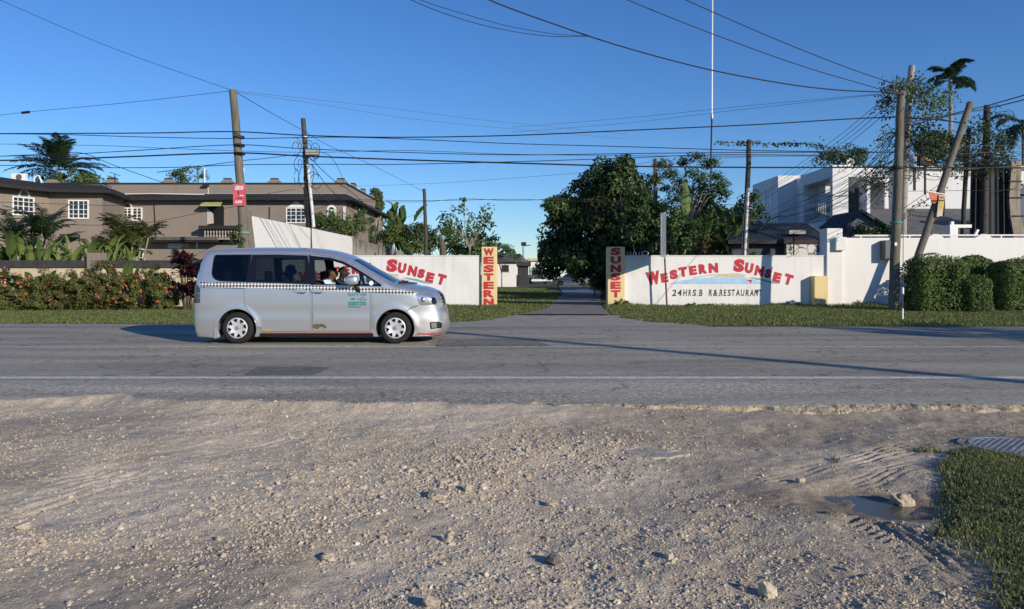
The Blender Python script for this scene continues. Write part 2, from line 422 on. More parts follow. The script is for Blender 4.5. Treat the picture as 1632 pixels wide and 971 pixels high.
    a3 = _n(nt, "ShaderNodeMath"); a3.operation = 'ADD'; L.new(f.outputs[0], a3.inputs[0]); L.new(v.outputs["Distance"], a3.inputs[1])
    L.new(a3.outputs[0], bu.inputs["Height"]); L.new(bu.outputs[0], p.inputs["Normal"])
    return m

def worn_paint(name, col, wear=0.5):
    m = bpy.data.materials.new(name); m.use_nodes = True
    nt = m.node_tree; p = nt.nodes["Principled BSDF"]; L = nt.links; out = nt.nodes["Material Output"]
    p.inputs["Base Color"].default_value = tuple(col)+(1,); p.inputs["Roughness"].default_value = 0.8
    tc = _n(nt, "ShaderNodeTexCoord")
    f = _n(nt, "ShaderNodeTexNoise"); f.inputs["Scale"].default_value = 9; f.inputs["Detail"].default_value = 10; f.inputs["Roughness"].default_value = 0.85; L.new(tc.outputs["Object"], f.inputs["Vector"])
    r = _n(nt, "ShaderNodeMapRange"); r.inputs[1].default_value = wear-0.10; r.inputs[2].default_value = wear+0.12; L.new(f.outputs[0], r.inputs[0])
    tr = _n(nt, "ShaderNodeBsdfTransparent"); mx = _n(nt, "ShaderNodeMixShader")
    L.new(r.outputs[0], mx.inputs[0]); L.new(tr.outputs[0], mx.inputs[1]); L.new(p.outputs[0], mx.inputs[2]); L.new(mx.outputs[0], out.inputs[0])
    return m

M_dirt = dirt_material()
M_asph = asphalt_material("asphalt", 0.32, (1.0, 0.93, 0.77))
M_patch = asphalt_material("patch_asphalt", 0.19, (1.0, 0.96, 0.88), shoulder=False)
M_line = worn_paint("line_paint", (0.68, 0.65, 0.58), 0.41)
M_line2 = worn_paint("old_line_paint", (0.62, 0.58, 0.48), 0.45)
M_soil = mat("soil", (0.075, 0.085, 0.035), 0.95, 0.35, 1.3, 0.5, 18)
M_apron = mat("apron", (0.31, 0.28, 0.245), 0.95, 0.25, 2.0, 0.6, 30)
M_concrete = mat("concrete", (0.20, 0.185, 0.16), 0.9, 0.2, 1.6, 0.3, 30)
M_farland = mat("far_ground", (0.10, 0.105, 0.05), 0.95, 0.3, 0.05)

# ================================================================ ground sheets
def plane(name, x0, x1, y0, y1, z, m, nx=1, ny=1, zfun=None):
    xs = np.linspace(x0, x1, nx+1); ys = np.linspace(y0, y1, ny+1)
    gx, gy = np.meshgrid(xs, ys)
    gz = np.full_like(gx, z) if zfun is None else zfun(gx, gy)
    v = np.stack([gx.ravel(), gy.ravel(), gz.ravel()], 1)
    i = np.arange(ny)[:, None]*(nx+1) + np.arange(nx)[None, :]
    i = i.ravel()
    f = np.stack([i, i+1, i+nx+2, i+nx+1], 1)
    o = np_mesh(name, v, f, m, smooth=zfun is not None)
    o["kind"] = "structure"
    return o

plane("ground", -3000, 3000, -300, 5000, -0.32, M_farland)
plane("dirt_lot", -60, 60, -40, 9.0, -0.2, M_dirt)

# ---- near dirt with ruts, bumps and the puddle hollow
PUD = gnd(1405, 798, -0.05)
def seg_coords(x, y, pts):
    """signed side distance and run along a polyline"""
    best = np.full(x.shape, 1e9); lat = np.zeros(x.shape); al = np.zeros(x.shape); run = 0
    for (ax, ay), (bx, by) in zip(pts[:-1], pts[1:]):
        dx, dy = bx-ax, by-ay; Ln = math.hypot(dx, dy); ux, uy = dx/Ln, dy/Ln
        t = np.clip((x-ax)*ux + (y-ay)*uy, 0, Ln)
        px, py = ax+ux*t, ay+uy*t
        d = np.hypot(x-px, y-py); l = (x-px)*(-uy)+(y-py)*ux
        k = d < best
        best = np.where(k, d, best); lat = np.where(k, l, lat); al = np.where(k, run+t, al); run += Ln
    return best, lat, al
def gp(px, py): g = gnd(px, py, -0.04); return (g.x, g.y)
TRACKS = [  # (points, half width, groove pitch, depth, lugs)
    ([gp(1190, 775), gp(1330, 735), gp(1490, 703)], 0.16, 0.055, 0.008, False),
    ([gp(1250, 790), gp(1400, 752), gp(1500, 728)], 0.13, 0.055, 0.007, False),
    ([gp(1330, 815), gp(1385, 850), gp(1440, 905)], 0.14, 0.07, 0.012, True),
    ([gp(1330, 890), gp(1430, 925), gp(1560, 975)], 0.20, 0.09, 0.010, True),
    ([gp(1420, 835), gp(1480, 868), gp(1560, 930)], 0.12, 0.06, 0.016, False),
    ([gp(1485, 850), gp(1520, 815)], 0.07, 0.05, 0.018, False),
    ([gp(600, 690), gp(900, 668), gp(1300, 690)], 0.2, 0.06, 0.006, False),
    ([gp(20, 800), gp(300, 720), gp(520, 672)], 0.3, 0.09, 0.006, False),
]
def road_edge(x):
    x = np.asarray(x, dtype=float)
    e = 7.42 + 0.10*fbm(x, x*0, 0.5, 5, 3) + 0.10*fbm(x, x*0, 4.0, 3, 5)
    e = e + 0.42*np.exp(-((x+4.35)/0.55)**2) + 0.15*np.exp(-((x+6.0)/0.9)**2) - 0.022*(x-0) 
    return e
def HD(x, y):
    x = np.asarray(x, dtype=float); y = np.asarray(y, dtype=float)
    h = -0.055 + 0.05*fbm(x, y, 0.55, 3, 11) + 0.022*fbm(x, y, 2.6, 3, 21) + 0.010*fbm(x, y, 9.0, 4, 31, 0.6)
    coarse = np.clip(0.5 + 1.6*fbm(x, y, 0.5, 3, 71), 0, 1)
    h = h + coarse*0.012*np.maximum(fbm(x, y, 17.0, 3, 41, 0.6), -0.1)
    t = y - road_edge(x); wt = np.exp(-(t/0.30)**2)
    h = h*(1-wt) + wt*(0.014 - 0.055*np.clip(x/1.5, 0, 1) + 0.03*fbm(x, y, 3.2, 4, 66) - 0.16*np.clip(t, -0.1, 1))
    # hollow for the puddle
    q = np.hypot((x-PUD.x)/0.60, (y-PUD.y)/0.42) + 0.75*fbm(x, y, 2.6, 3, 51)
    h = h - 0.075*np.exp(-np.clip(q, 0, 9)**3)
    for pts, hw, pitch, dep, lug in TRACKS:
        d, lat, al = seg_coords(x, y, pts)
        wdw = np.clip((hw - d)/0.05, 0, 1)
        if lug: g = np.sin(2*math.pi*al/pitch + 3*np.abs(lat)/0.06 + 5*fbm(x, y, 5, 2, 63))
        else: g = np.sin(2*math.pi*lat/pitch + 6*fbm(x, y, 2.2, 3, 65))
        h = h + wdw*(dep*0.8*g*np.clip(0.55+2.2*fbm(x, y, 3, 3, 61), 0, 1.4) - dep*0.6)
    return h
def damp(x, y):
    q = np.hypot((x-PUD.x)/0.75, (y-PUD.y)/0.5) + 0.7*fbm(x, y, 2.2, 4, 51)
    d1 = np.clip((1.9 - q)/1.2, 0, 1)*0.8
    b = np.exp(-((y-6.3+0.12*(x-2))/0.6)**2)*np.clip((x+0.3)/1.6, 0, 1)
    d2 = np.clip(b*(0.62+1.5*fbm(x, y, 1.3, 4, 81)), 0, 0.55)
    e = np.clip(1 - np.hypot((x-2.0)/0.9, (y-3.3)/0.7), 0, 1)*0.35
    w = np.clip((x-0.4)/2.2, 0, 1)*np.clip(0.42+1.1*fbm(x, y, 0.9, 4, 83), 0, 0.6)
    w2 = np.clip(0.9*fbm(x, y, 0.6, 4, 85)-0.05, 0, 0.35)
    return np.clip(np.maximum(np.maximum(np.maximum(d1, d2), e), np.maximum(w, w2)), 0, 1)
def dirt_mesh():
    x0, x1, y0, y1, s = -7.2, 7.2, 2.3, 8.3, 0.0185
    xs = np.arange(x0, x1, s); ys = np.arange(y0, y1, s)
    gx, gy = np.meshgrid(xs, ys); gz = HD(gx, gy)
    nx, ny = len(xs), len(ys)
    # rim dips so no edge shows
    v = np.stack([gx.ravel(), gy.ravel(), gz.ravel()], 1)
    i = (np.arange(ny-1)[:, None]*nx + np.arange(nx-1)[None, :]).ravel()
    f = np.stack([i, i+1, i+nx+1, i+nx], 1)
    o = np_mesh("dirt_ground", v, f, M_dirt, smooth=True)
    o["kind"] = "structure"
    a = o.data.attributes.new("damp", 'FLOAT', 'POINT'); a.data.foreach_set("value", damp(gx.ravel(), gy.ravel()).astype(np.float32))
    return o
dirt_mesh()

# ---- puddle
def puddle():
    m = bpy.data.materials.new("puddle_water"); m.use_nodes = True
    p = m.node_tree.nodes["Principled BSDF"]
    p.inputs["Base Color"].default_value = (0.10, 0.085, 0.06, 1); p.inputs["Roughness"].default_value = 0.16
    p.inputs["Specular IOR Level"].default_value = 0.5
    z = float(HD(np.array([PUD.x]), np.array([PUD.y]))[0]) + 0.024
    n = 40; vs = [(PUD.x, PUD.y, z)]
    for k in range(n):
        a = 2*math.pi*k/n; vs.append((PUD.x+0.85*math.cos(a), PUD.y+0.55*math.sin(a), z))
    mb = MB(); mb.add(vs, [(0, 1+k, 1+(k+1) % n) for k in range(n)])
    o = mb.build("puddle", m); o["kind"] = "structure"
puddle()

# ---- road
def road():
    xs = np.concatenate([np.linspace(-300, -14, 20), np.arange(-13.9, 13.9, 0.06), np.linspace(14, 300, 20)])
    e = road_edge(xs)
    ys = [0.0, 0.02, 0.4, 1.0]
    rows = []
    FAR = 18.5
    rows.append(np.stack([xs, e-0.015, np.full_like(xs, -0.25)], 1))
    rows.append(np.stack([xs, e, -0.012+0.006*fbm(xs, xs*0, 6, 2, 9)], 1))
    rows.append(np.stack([xs, e+0.05, np.zeros_like(xs)], 1))
    for t in (9.0, 11.0, 13.3, 15.6, FAR):
        rows.append(np.stack([xs, np.full_like(xs, t), np.full_like(xs, 0.0)], 1))
    rows.append(np.stack([xs, np.full_like(xs, FAR+0.01), np.full_like(xs, -0.25)], 1))
    v = np.concatenate(rows); n = len(xs)
    fs = []
    for r in range(len(rows)-1):
        i = np.arange(n-1)+r*n
        fs.append(np.stack([i, i+1, i+n+1, i+n], 1))
    o = np_mesh("road", v, np.concatenate(fs), M_asph); o["kind"] = "structure"
road()
plane("edge_line", -200, 200, 9.24, 9.42, 0.004, M_line)
plane("centre_line", -200, 200, 13.22, 13.42, 0.004, M_line2)
def flat_poly(name, pts, z, m):
    mb = MB(); mb.add([(p[0], p[1], z) for p in pts], [tuple(range(len(pts)))])
    o = mb.build(name, m); o["kind"] = "structure"; return o
flat_poly("asphalt_patch", [gnd(388,598)[:2], gnd(500,598)[:2], gnd(527,586)[:2], gnd(410,585)[:2]], 0.004, M_patch)
# darker newer strip of asphalt in the far lane in front of the van
flat_poly("asphalt_strip", [gnd(695,553)[:2], gnd(880,552)[:2], gnd(850,541)[:2], gnd(700,541)[:2]], 0.004, M_patch)

# ---- broken pale road base along the near edge
def road_base():
    m = mat("road_base", (0.43, 0.35, 0.225), 0.95, 0.45, 9, 0.9, 60)
    xs = np.arange(-1.0, 8.0, 0.03)
    e = road_edge(xs); rows = []
    w = 0.16 + 0.08*fbm(xs, xs*0, 1.7, 3, 15)
    w = w*np.clip((xs-0.3)/1.0, 0.02, 1)*np.clip(0.55+2.2*fbm(xs, xs*0, 0.9, 4, 16), 0.04, 1.2)
    for t, dz in ((-1.0, -0.08), (-0.7, -0.03), (-0.45, -0.012), (-0.2, -0.002), (0.15, 0.004), (0.35, -0.02)):
        yy = e + t*w + 0.02*fbm(xs, xs*0+t, 9, 3, 17)
        rows.append(np.stack([xs, yy, dz + 0.032*fbm(xs, yy, 13, 4, 19)], 1))
    v = np.concatenate(rows); n = len(xs); fs = []
    for r in range(len(rows)-1):
        i = np.arange(n-1)+r*n; fs.append(np.stack([i, i+1, i+n+1, i+n], 1))
    o = np_mesh("road_shoulder", v, np.concatenate(fs), m, smooth=False); o["kind"] = "structure"
road_base()

# ---- far side: soil under the grass, apron, drive, concrete strip
def ZV(x, y):
    x = np.asarray(x, float); y = np.asarray(y, float)
    rise = np.clip((y-18.6)/4.0, 0, 1)*0.05
    flat = np.clip((np.abs(x-1.2)-4.2)/1.0, 0, 1)
    flat = np.maximum(flat, np.clip((y-24.0)/2.0, 0, 1))
    b = 0.06*np.clip((y-18.9)/1.0, 0, 1)*(fbm(x, y, 0.5, 3, 91)+0.1)*flat
    return -0.004 + rise + b
plane("verge", -60, 60, 18.45, 29.2, 0, M_soil, 300, 50, ZV)
plane("yard_ground", -400, 400, 29.1, 1500, 0.02, M_soil)
def strip(name, left, right, zoff, m, n=40):
    """band between two ground polylines of equal length"""
    mb = MB(); vs = []; fs = []
    for (a, b) in zip(left, right):
        for k in range(7):
            t = k/6; x = a[0]+(b[0]-a[0])*t; y = a[1]+(b[1]-a[1])*t
            vs.append((x, y, float(ZV(x, y)) + zoff if y < 29.2 else 0.02+zoff))
    for r in range(len(left)-1):
        for k in range(6):
            i = r*7+k; fs.append((i, i+1, i+8, i+7))
    o = mb.add(vs, fs).build(name, m, smooth=True); o["kind"] = "structure"; return o
def lerp_rows(rows, n):
    out = []
    for a, b in zip(rows[:-1], rows[1:]):
        for i in range(n): out.append(tuple(a[j]+(b[j]-a[j])*i/n for j in range(len(a))))
    out.append(rows[-1]); return out
ap = lerp_rows([(18.3, -3.2, 5.2), (19.2, -2.2, 4.6), (20.5, -0.9, 3.5), (22.0, -0.2, 3.2), (23.0, 0.2, 3.05)], 4)
strip("driveway_apron", [(r[1]+0.15*math.sin(r[0]*5), r[0]) for r in ap], [(r[2]+0.15*math.sin(r[0]*4), r[0]) for r in ap], 0.012, M_apron)
dr = lerp_rows([(22.6, 0.3, 3.0), (26.0, 1.15, 3.2), (29.1, 1.5, 3.5), (48.0, 3.3, 5.7), (90.0, 5.6, 8.2), (140, 6.5, 12)], 6)
strip("driveway", [(r[1], r[0]) for r in dr], [(r[2], r[0]) for r in dr], 0.05, M_concrete)
cs = lerp_rows([(18.3, -40), (19.5, -40)], 4)
xs_ = np.linspace(-45, -4.2, 60)
strip("concrete_edging", [(x, 18.35) for x in xs_], [(x, 19.45+0.25*math.sin(x*0.9)) for x in xs_], 0.012, M_apron)
# ================================================================ stones, gravel and grass
_ico = {}
def ico(sub):
    if sub not in _ico:
        bm = bmesh.new(); bmesh.ops.create_icosphere(bm, subdivisions=sub, radius=1.0)
        bm.verts.ensure_lookup_table()
        v = np.array([x.co[:] for x in bm.verts]); f = np.array([[w.index for w in x.verts] for x in bm.faces]); bm.free()
        _ico[sub] = (v, f)
    return _ico[sub]
M_stone = leaf_mat("gravel_stone", (0.40, 0.325, 0.235), (0.54, 0.46, 0.35), 0.95, 0.0, 0.08, (0.64, 0.57, 0.455))
M_rock = mat("rock", (0.44, 0.37, 0.275), 0.95, 0.35, 14, 0.8, 60)
M_palerock = mat("pale_rock", (0.52, 0.445, 0.34), 0.95, 0.2, 14, 0.6, 60)

def gravel():
    N = 135000
    Y = 2.55 + (7.7-2.55)*rng.random(N)**1.25
    X = (rng.random(N)*2-1)*0.74*Y
    dens = np.clip(0.36 + 2.3*fbm(X, Y, 0.5, 3, 71) + 0.9*fbm(X, Y, 2.4, 3, 73), 0.05, 1)
    diag = np.exp(-(((Y-4.9) - 0.55*(X+0.6))/0.75)**2)*np.exp(-((X+0.3)/1.7)**2)
    dens = np.clip(dens*np.clip(1.15-np.clip(X-0.9, 0, 3)*0.45, 0.12, 1) + 0.7*diag, 0.04, 1)
    keep = rng.random(N) < dens
    over = Y > road_edge(X) - 0.03
    keep &= ~over | ((rng.random(N) < 0.25*np.exp(-(Y-road_edge(X))/0.15)))
    ROADY = over
    keep &= np.hypot((X-PUD.x)/0.55, (Y-PUD.y)/0.36) > 1
    X = X[keep]; Y = Y[keep]; n = len(X)
    s = np.clip(np.exp(rng.normal(math.log(0.0042), 0.50, n)), 0.0022, 0.020)
    s *= 0.8 + 0.5*diag[keep] 
    Z = np.where(ROADY[keep], 0.0, HD(X, Y)) + 0.15*s
    big = s > 9
    out_v = []; out_f = []; base = 0
    for sel, sub in ((~big, 0),):
        if sub == 0:
            bm = bmesh.new(); bmesh.ops.create_icosphere(bm, subdivisions=1, radius=1.0)
            v = np.array([x.co[:] for x in bm.verts]); f = np.array([[w.index for w in x.verts] for x in bm.faces]); bm.free()
        else: v, f = ico(2)
        k = np.nonzero(sel)[0]; m = len(k)
        ang = rng.random(m)*6.283; ca, sa = np.cos(ang), np.sin(ang)
        sc = s[k][:, None]*np.stack([rng.uniform(0.75, 1.45, m), rng.uniform(0.75, 1.2, m), rng.uniform(0.5, 0.95, m)], 1)
        jit = 1 + rng.normal(0, 0.24 if sub == 0 else 0.10, (m, len(v), 1))
        p = v[None]*jit*sc[:, None, :]
        q = p.copy(); q[..., 0] = p[..., 0]*ca[:, None]-p[..., 1]*sa[:, None]; q[..., 1] = p[..., 0]*sa[:, None]+p[..., 1]*ca[:, None]
        q += np.stack([X[k], Y[k], Z[k]], 1)[:, None]
        out_v.append(q.reshape(-1, 3)); out_f.append((f[None] + (np.arange(m)*len(v))[:, None, None]).reshape(-1, 3) + base)
        base += m*len(v)
    o = np_mesh("gravel", np.concatenate(out_v), np.concatenate(out_f), M_stone)
    tag(o, "pale loose gravel strewn over the bare dirt in the foreground", "gravel", kind="stuff")
gravel()

def rock(px, py, w, h, d, label, m=None, seed=0, sink=0.25, flat=False):
    g = gnd(px, py, -0.05); r = np.random.default_rng(seed)
    v, f = ico(4); v = v.copy()
    n = 0.45*fbm(v[:, 0]*1.0+seed, v[:, 1]+v[:, 2]*1.7, 1.1, 4, 200+seed) + 0.10*fbm(v[:, 0]*3, v[:, 2]*3+v[:, 1], 3.0, 3, 220+seed)
    # facet: clip by a few planes
    for i in range(9):
        d_ = r.normal(size=3); d_ /= np.linalg.norm(d_); lim = r.uniform(0.55, 0.8)
        t = v @ d_; over = np.clip(t-lim, 0, None); v -= over[:, None]*d_*0.9
    v *= (1+n)[:, None]
    v = v*np.array([w/2, d/2, h*0.62])
    z = float(HD(np.array([g.x]), np.array([g.y]))[0])
    o = np_mesh("rock", v, f, m or M_rock, smooth=True)
    o.data.set_sharp_from_angle(angle=R(28))
    o.location = (g.x, g.y, z + h*0.62*(1-2*sink)*0.9)
    o.rotation_euler = (0, 0, r.uniform(0, 6))
    tag(o, label, "rock", "rocks lying on the dirt")
def rk(px, py, wpx, hpx, label, **k):
    Y = gnd(px, py, -0.05).y; s = Y/FPX
    rock(px, py, wpx*s*0.85, hpx*s*0.95, wpx*s*0.7, label, **k)
rk(1438, 788, 42, 26, "craggy tan rock standing at the edge of the puddle", seed=1)
rk(1220, 946, 40, 30, "pale craggy rock near the bottom of the photo, below the puddle", seed=2, m=M_palerock)
rk(1068, 892, 20, 13, "small white angular stone with a dark shadow, left of the wheel ruts", seed=3, m=M_palerock)
rk(700, 790, 46, 16, "low broad brownish rock half sunk in the gravel, largest of its cluster", seed=4, sink=0.35)
rk(746, 783, 22, 14, "small pale rock at the right end of the gravel cluster mid lot", seed=5, m=M_palerock)
rk(878, 800, 26, 15, "grey buried rock standing alone between the central cluster and the ruts", seed=6, sink=0.3)
rk(885, 888, 36, 18, "dark rough lump of broken asphalt in the coarse gravel", seed=7, m=mat("dark_rock", (0.17, 0.155, 0.13), 0.95, 0.3, 15, 0.6, 50))
rk(714, 856, 24, 16, "rounded pale stone below the central cluster", seed=8, m=M_palerock)
rk(524, 886, 30, 14, "tan flattish stone in the lower gravel left of centre", seed=9)
rk(40, 836, 30, 12, "pale flat stone alone near the left edge of the dirt", seed=10, m=M_palerock, sink=0.3)
rk(686, 964, 38, 20, "tan lump of rock cut by the bottom edge of the photo", seed=11)
rk(1276, 765, 22, 9, "small flat tan stone up and left of the puddle", seed=12)
rk(1185, 938, 18, 12, "small stone beside the pale craggy rock at the bottom", seed=13, m=M_palerock)
rk(842, 722, 13, 13, "little upright white stone in the middle distance of the gravel", seed=14, m=M_palerock)
rk(468, 757, 22, 8, "low white stone on the coarse gravel ridge left of centre", seed=15, m=M_palerock)

# flat slab of old concrete in the dirt
def slab():
    g = gnd(1042, 722, -0.05); n = 22; r = np.random.default_rng(3)
    rad = [1+0.16*r.normal() for _ in range(n)]
    z = float(HD(np.array([g.x]), np.array([g.y]))[0])
    pts = [(g.x+0.21*rad[k]*math.cos(k*2*math.pi/n), g.y+0.14*rad[k]*math.sin(k*2*math.pi/n)) for k in range(n)]
    mb = MB(); mb.prism(pts, z-0.05, z+0.010, axes='xy')
    o = mb.build("concrete_slab", mat("slab", (0.38, 0.34, 0.28), 0.9, 0.35, 12, 0.5, 50)); bevel(o, 0.008)
    tag(o, "flat grey piece of old concrete lying in the dirt", "concrete slab")
slab()

# manhole cover in its concrete collar
def manhole():
    g = gnd(1612, 703, 0.0); g = Vector((g.x+0.02, g.y-0.02, 0.0))
    r0 = 0.33
    g.z = -0.06
    e = empty("manhole_cover", g, label="round grey metal manhole cover with a cross-hatched top set in the grass", cat="manhole cover")
    mb = MB(); mb.lathe([(r0+0.07, -0.15), (r0+0.07, 0.006), (r0+0.06, 0.022), (r0+0.008, 0.022), (r0+0.008, -0.03)], n=48)
    mb.build("collar", mat("collar_concrete", (0.20, 0.185, 0.16), 0.95, 0.4, 8, 0.5, 50), e, smooth=True, auto=35)
    mb = MB(); mb.lathe([(0.0, 0.018), (r0, 0.018), (r0, -0.03)], n=48)
    iron = mat("cast_iron", (0.36, 0.37, 0.38), 0.5, 0.25, 12, 0.2, 60, metal=0.5)
    p = mb.build("lid", iron, e)
    mb = MB()
    for k in range(-7, 8):
        h = math.sqrt(max(0, (r0-0.03)**2 - (k*0.042)**2))
        for s in (1, -1):
            c, sn = math.cos(R(45)*s), math.sin(R(45)*s)
            a = (-h*c - k*0.042*sn, -h*sn + k*0.042*c, 0.020); b = (h*c - k*0.042*sn, h*sn + k*0.042*c, 0.020 + 0.0012*(s > 0))
            mb.bar(a, b, 0.012, 0.010)
    mb.lathe([(r0-0.012, 0.018), (r0-0.012, 0.027), (r0-0.032, 0.027), (r0-0.032, 0.018)], n=40)
    mb.build("tread_pattern", iron, p)
manhole()

# ---------------------------------------------------------------- grass
def blades(name, X, Y, Z, h, w, m, lean=0.5):
    n = len(X); a = rng.random(n)*6.283; b = a + rng.normal(1.57, 0.5, n)
    dx, dy = np.cos(a)*w, np.sin(a)*w
    lx, ly = np.cos(b)*h*lean*rng.random(n), np.sin(b)*h*lean*rng.random(n)
    P = np.stack([np.stack([X-dx, Y-dy, Z-0.01], 1), np.stack([X+dx, Y+dy, Z-0.01], 1),
                  np.stack([X+dx*0.7+lx*0.35, Y+dy*0.7+ly*0.35, Z+h*0.6], 1), np.stack([X-dx*0.7+lx*0.35, Y-dy*0.7+ly*0.35, Z+h*0.6], 1),
                  np.stack([X+lx, Y+ly, Z+h*(0.95-0.2*lean)], 1)], 1).reshape(-1, 3)
    i = np.arange(n)*5
    f = np.concatenate([np.stack([i, i+1, i+2], 1), np.stack([i, i+2, i+3], 1), np.stack([i+3, i+2, i+4], 1)])
    return np_mesh(name, P, f, m)
M_grass = leaf_mat("grass_blade", (0.09, 0.11, 0.035), (0.22, 0.24, 0.095), 0.6, 0.3, 0.3, (0.32, 0.28, 0.14))
M_grass2 = leaf_mat("verge_blade", (0.08, 0.11, 0.03), (0.21, 0.245, 0.085), 0.6, 0.3, 0.3, (0.2, 0.18, 0.07))
def near_grass():
    edge = [gnd(px, py, -0.05)[:2] for px, py in ((1640, 722), (1560, 718), (1510, 728), (1492, 750), (1488, 790), (1500, 832), (1540, 868), (1575, 905), (1592, 985))]
    poly = [tuple(p) for p in edge] + [(2.4, 2.0), (9, 2.0), (9, 6.2)]
    N = 230000
    X = 1.6 + rng.random(N)*5.0; Y = 2.5 + rng.random(N)*3.7
    wob = 0.30*fbm(X, Y, 2.2, 4, 301) + rng.normal(0, 0.08, N)
    pts = np.array([in_poly(x, y, poly) for x, y in zip(X+wob, Y+wob)])
    ins = np.array([in_poly(x, y, poly) for x, y in zip(X+wob-0.22+0.1*rng.normal(size=N), Y+wob-0.10)])
    pts &= ins | (rng.random(N) < 0.4)
    thin = fbm(X, Y, 1.9, 4, 303) > -0.55+0.55*rng.random(N)**2
    vis = X < 1.05*Y
    k = pts & thin & vis
    # scattered tufts creeping past the edge towards the cover
    e2 = (X > 2.35) & (np.abs(Y-5.7+0.06*X) < 0.45) & (fbm(X, Y, 2.0, 3, 305) > 0.08) & vis & (rng.random(N) < 0.35)
    mh = gnd(1612, 703, 0)
    clear = np.hypot(X-mh.x, Y-mh.y) > 0.37+0.2*fbm(X, Y, 3, 2, 309)
    k = (k | e2) & clear
    X = X[k]; Y = Y[k]; n = len(X)
    Z = HD(X, Y) + 0.012
    o = blades("grass", X, Y, Z, rng.uniform(0.012, 0.05, n)*(0.5+1.5*np.clip(fbm(X, Y, 1.0, 2, 307)+0.3, 0, 1)), rng.uniform(0.0026, 0.0055, n), M_grass, 1.3)
    tag(o, "rough green grass growing at the right edge of the dirt lot", "grass", kind="stuff")
near_grass()
def in_apron(X, Y):
    l = np.interp(Y, [18.3, 19.2, 20.5, 22, 23, 26, 29.1, 48], [-3.2, -2.2, -0.9, -0.2, 0.2, 1.1, 1.45, 3.3])
    r = np.interp(Y, [18.3, 19.2, 20.5, 22, 23, 26, 29.1, 48], [5.2, 4.6, 3.6, 3.25, 3.1, 3.25, 3.5, 6.0])
    j = 0.35*fbm(X, Y, 1.2, 3, 311)
    return (X > l+j) & (X < r+j)
def verge_grass():
    N = 180000
    Y = 18.75 + (29.0-18.75)*rng.random(N); X = (rng.random(N)*2-1)*0.90*Y
    k = ~in_apron(X, Y) & ~((X < -4.0) & (Y < 19.7+0.25*np.sin(X*0.9)+0.3*fbm(X, Y, 2, 2, 315)))
    k &= ~((X > 4) & (Y < 18.9+0.2*fbm(X, Y, 1.2, 3, 317)))
    k &= ~((X < -9) & (Y > 26.2))
    dry = (X < -9) & (Y > 25.3)
    k &= ~(dry & (rng.random(N) < 0.75))
    X = X[k]; Y = Y[k]; n = len(X)
    tall = np.clip((Y-25.5)/3.0, 0, 1)*np.clip(fbm(X, Y, 0.9, 3, 313)+0.5, 0, 1)
    o = blades("verge_grass", X, Y, ZV(X, Y), rng.uniform(0.035, 0.085, n)*(1+2.2*tall), rng.uniform(0.008, 0.016, n), M_grass2, 0.9)
    tag(o, "mown green grass strip between the far kerb and the walls", "grass", kind="stuff")
    N = 40000
    Y = 29.4 + 40*rng.random(N)**1.6; X = -6 + rng.random(N)*(9+0.05*Y)
    k = ~in_apron(X, Y) & (X < np.interp(Y, [29, 48, 70], [1.5, 3.3, 4.4]))
    X = X[k]; Y = Y[k]; n = len(X)
    o = blades("yard_grass", X, Y, np.full(n, 0.02), rng.uniform(0.05, 0.13, n), rng.uniform(0.015, 0.03, n), M_grass2, 0.9)
    tag(o, "patchy grass inside the gate beside the shaded drive", "grass", kind="stuff")
verge_grass()
# ================================================================ walls along the far side
M_white = wall_mat("white_render", (0.755, 0.745, 0.72), (0.42, 0.40, 0.36), 0.32, tstain=0.5, top=2.05)
M_white2 = wall_mat("white_render_plain", (0.755, 0.745, 0.72), (0.5, 0.48, 0.44), 0.15)
M_yellow = wall_mat("yellow_paint", (0.74, 0.60, 0.30), (0.40, 0.33, 0.2), 0.35)
M_cream = wall_mat("cream_stone", (0.60, 0.50, 0.34), (0.35, 0.29, 0.2), 0.5)
M_taupe = wall_mat("taupe_render", (0.255, 0.213, 0.178), (0.15, 0.125, 0.11), 0.3)
M_dark = mat("dark_trim", (0.028, 0.027, 0.027), 0.7, 0.2)
M_grey_cap = mat("grey_cap", (0.05, 0.05, 0.05), 0.7, 0.25)
M_oldconc = wall_mat("old_concrete", (0.36, 0.33, 0.28), (0.09, 0.085, 0.075), 0.9, tstain=1.2, top=3.75)
M_red = mat("red_letter", (0.50, 0.035, 0.05), 0.7, 0.12, 8)
M_redshade = mat("letter_edge", (0.25, 0.08, 0.14), 0.7, 0.1)
M_blackpaint = worn_paint("worn_black_letter", (0.03, 0.03, 0.035), 0.40)
M_skyblue = mat("painted_sea", (0.36, 0.55, 0.75), 0.8, 0.15, 3)
M_sand = worn_paint("painted_sand", (0.62, 0.52, 0.30), 0.38)
M_teal = worn_paint("painted_hill", (0.20, 0.38, 0.36), 0.36)
M_paleline = worn_paint("painted_sky_line", (0.45, 0.5, 0.55), 0.42)
M_winwhite = mat("window_white", (0.78, 0.78, 0.76), 0.6, 0.05)
M_pane = mat("window_pane", (0.02, 0.025, 0.03), 0.08, 0.1, 2, spec=0.6)
M_metal = mat("grey_metal", (0.38, 0.39, 0.40), 0.45, 0.15, metal=0.6)
M_rust = mat("rusty_post", (0.17, 0.06, 0.045), 0.8, 0.35, 12)

WY = 29.0
def wx(px, Y=WY): return XX(px, Y)
def wz(py, Y=WY): return ZZ(py, Y)

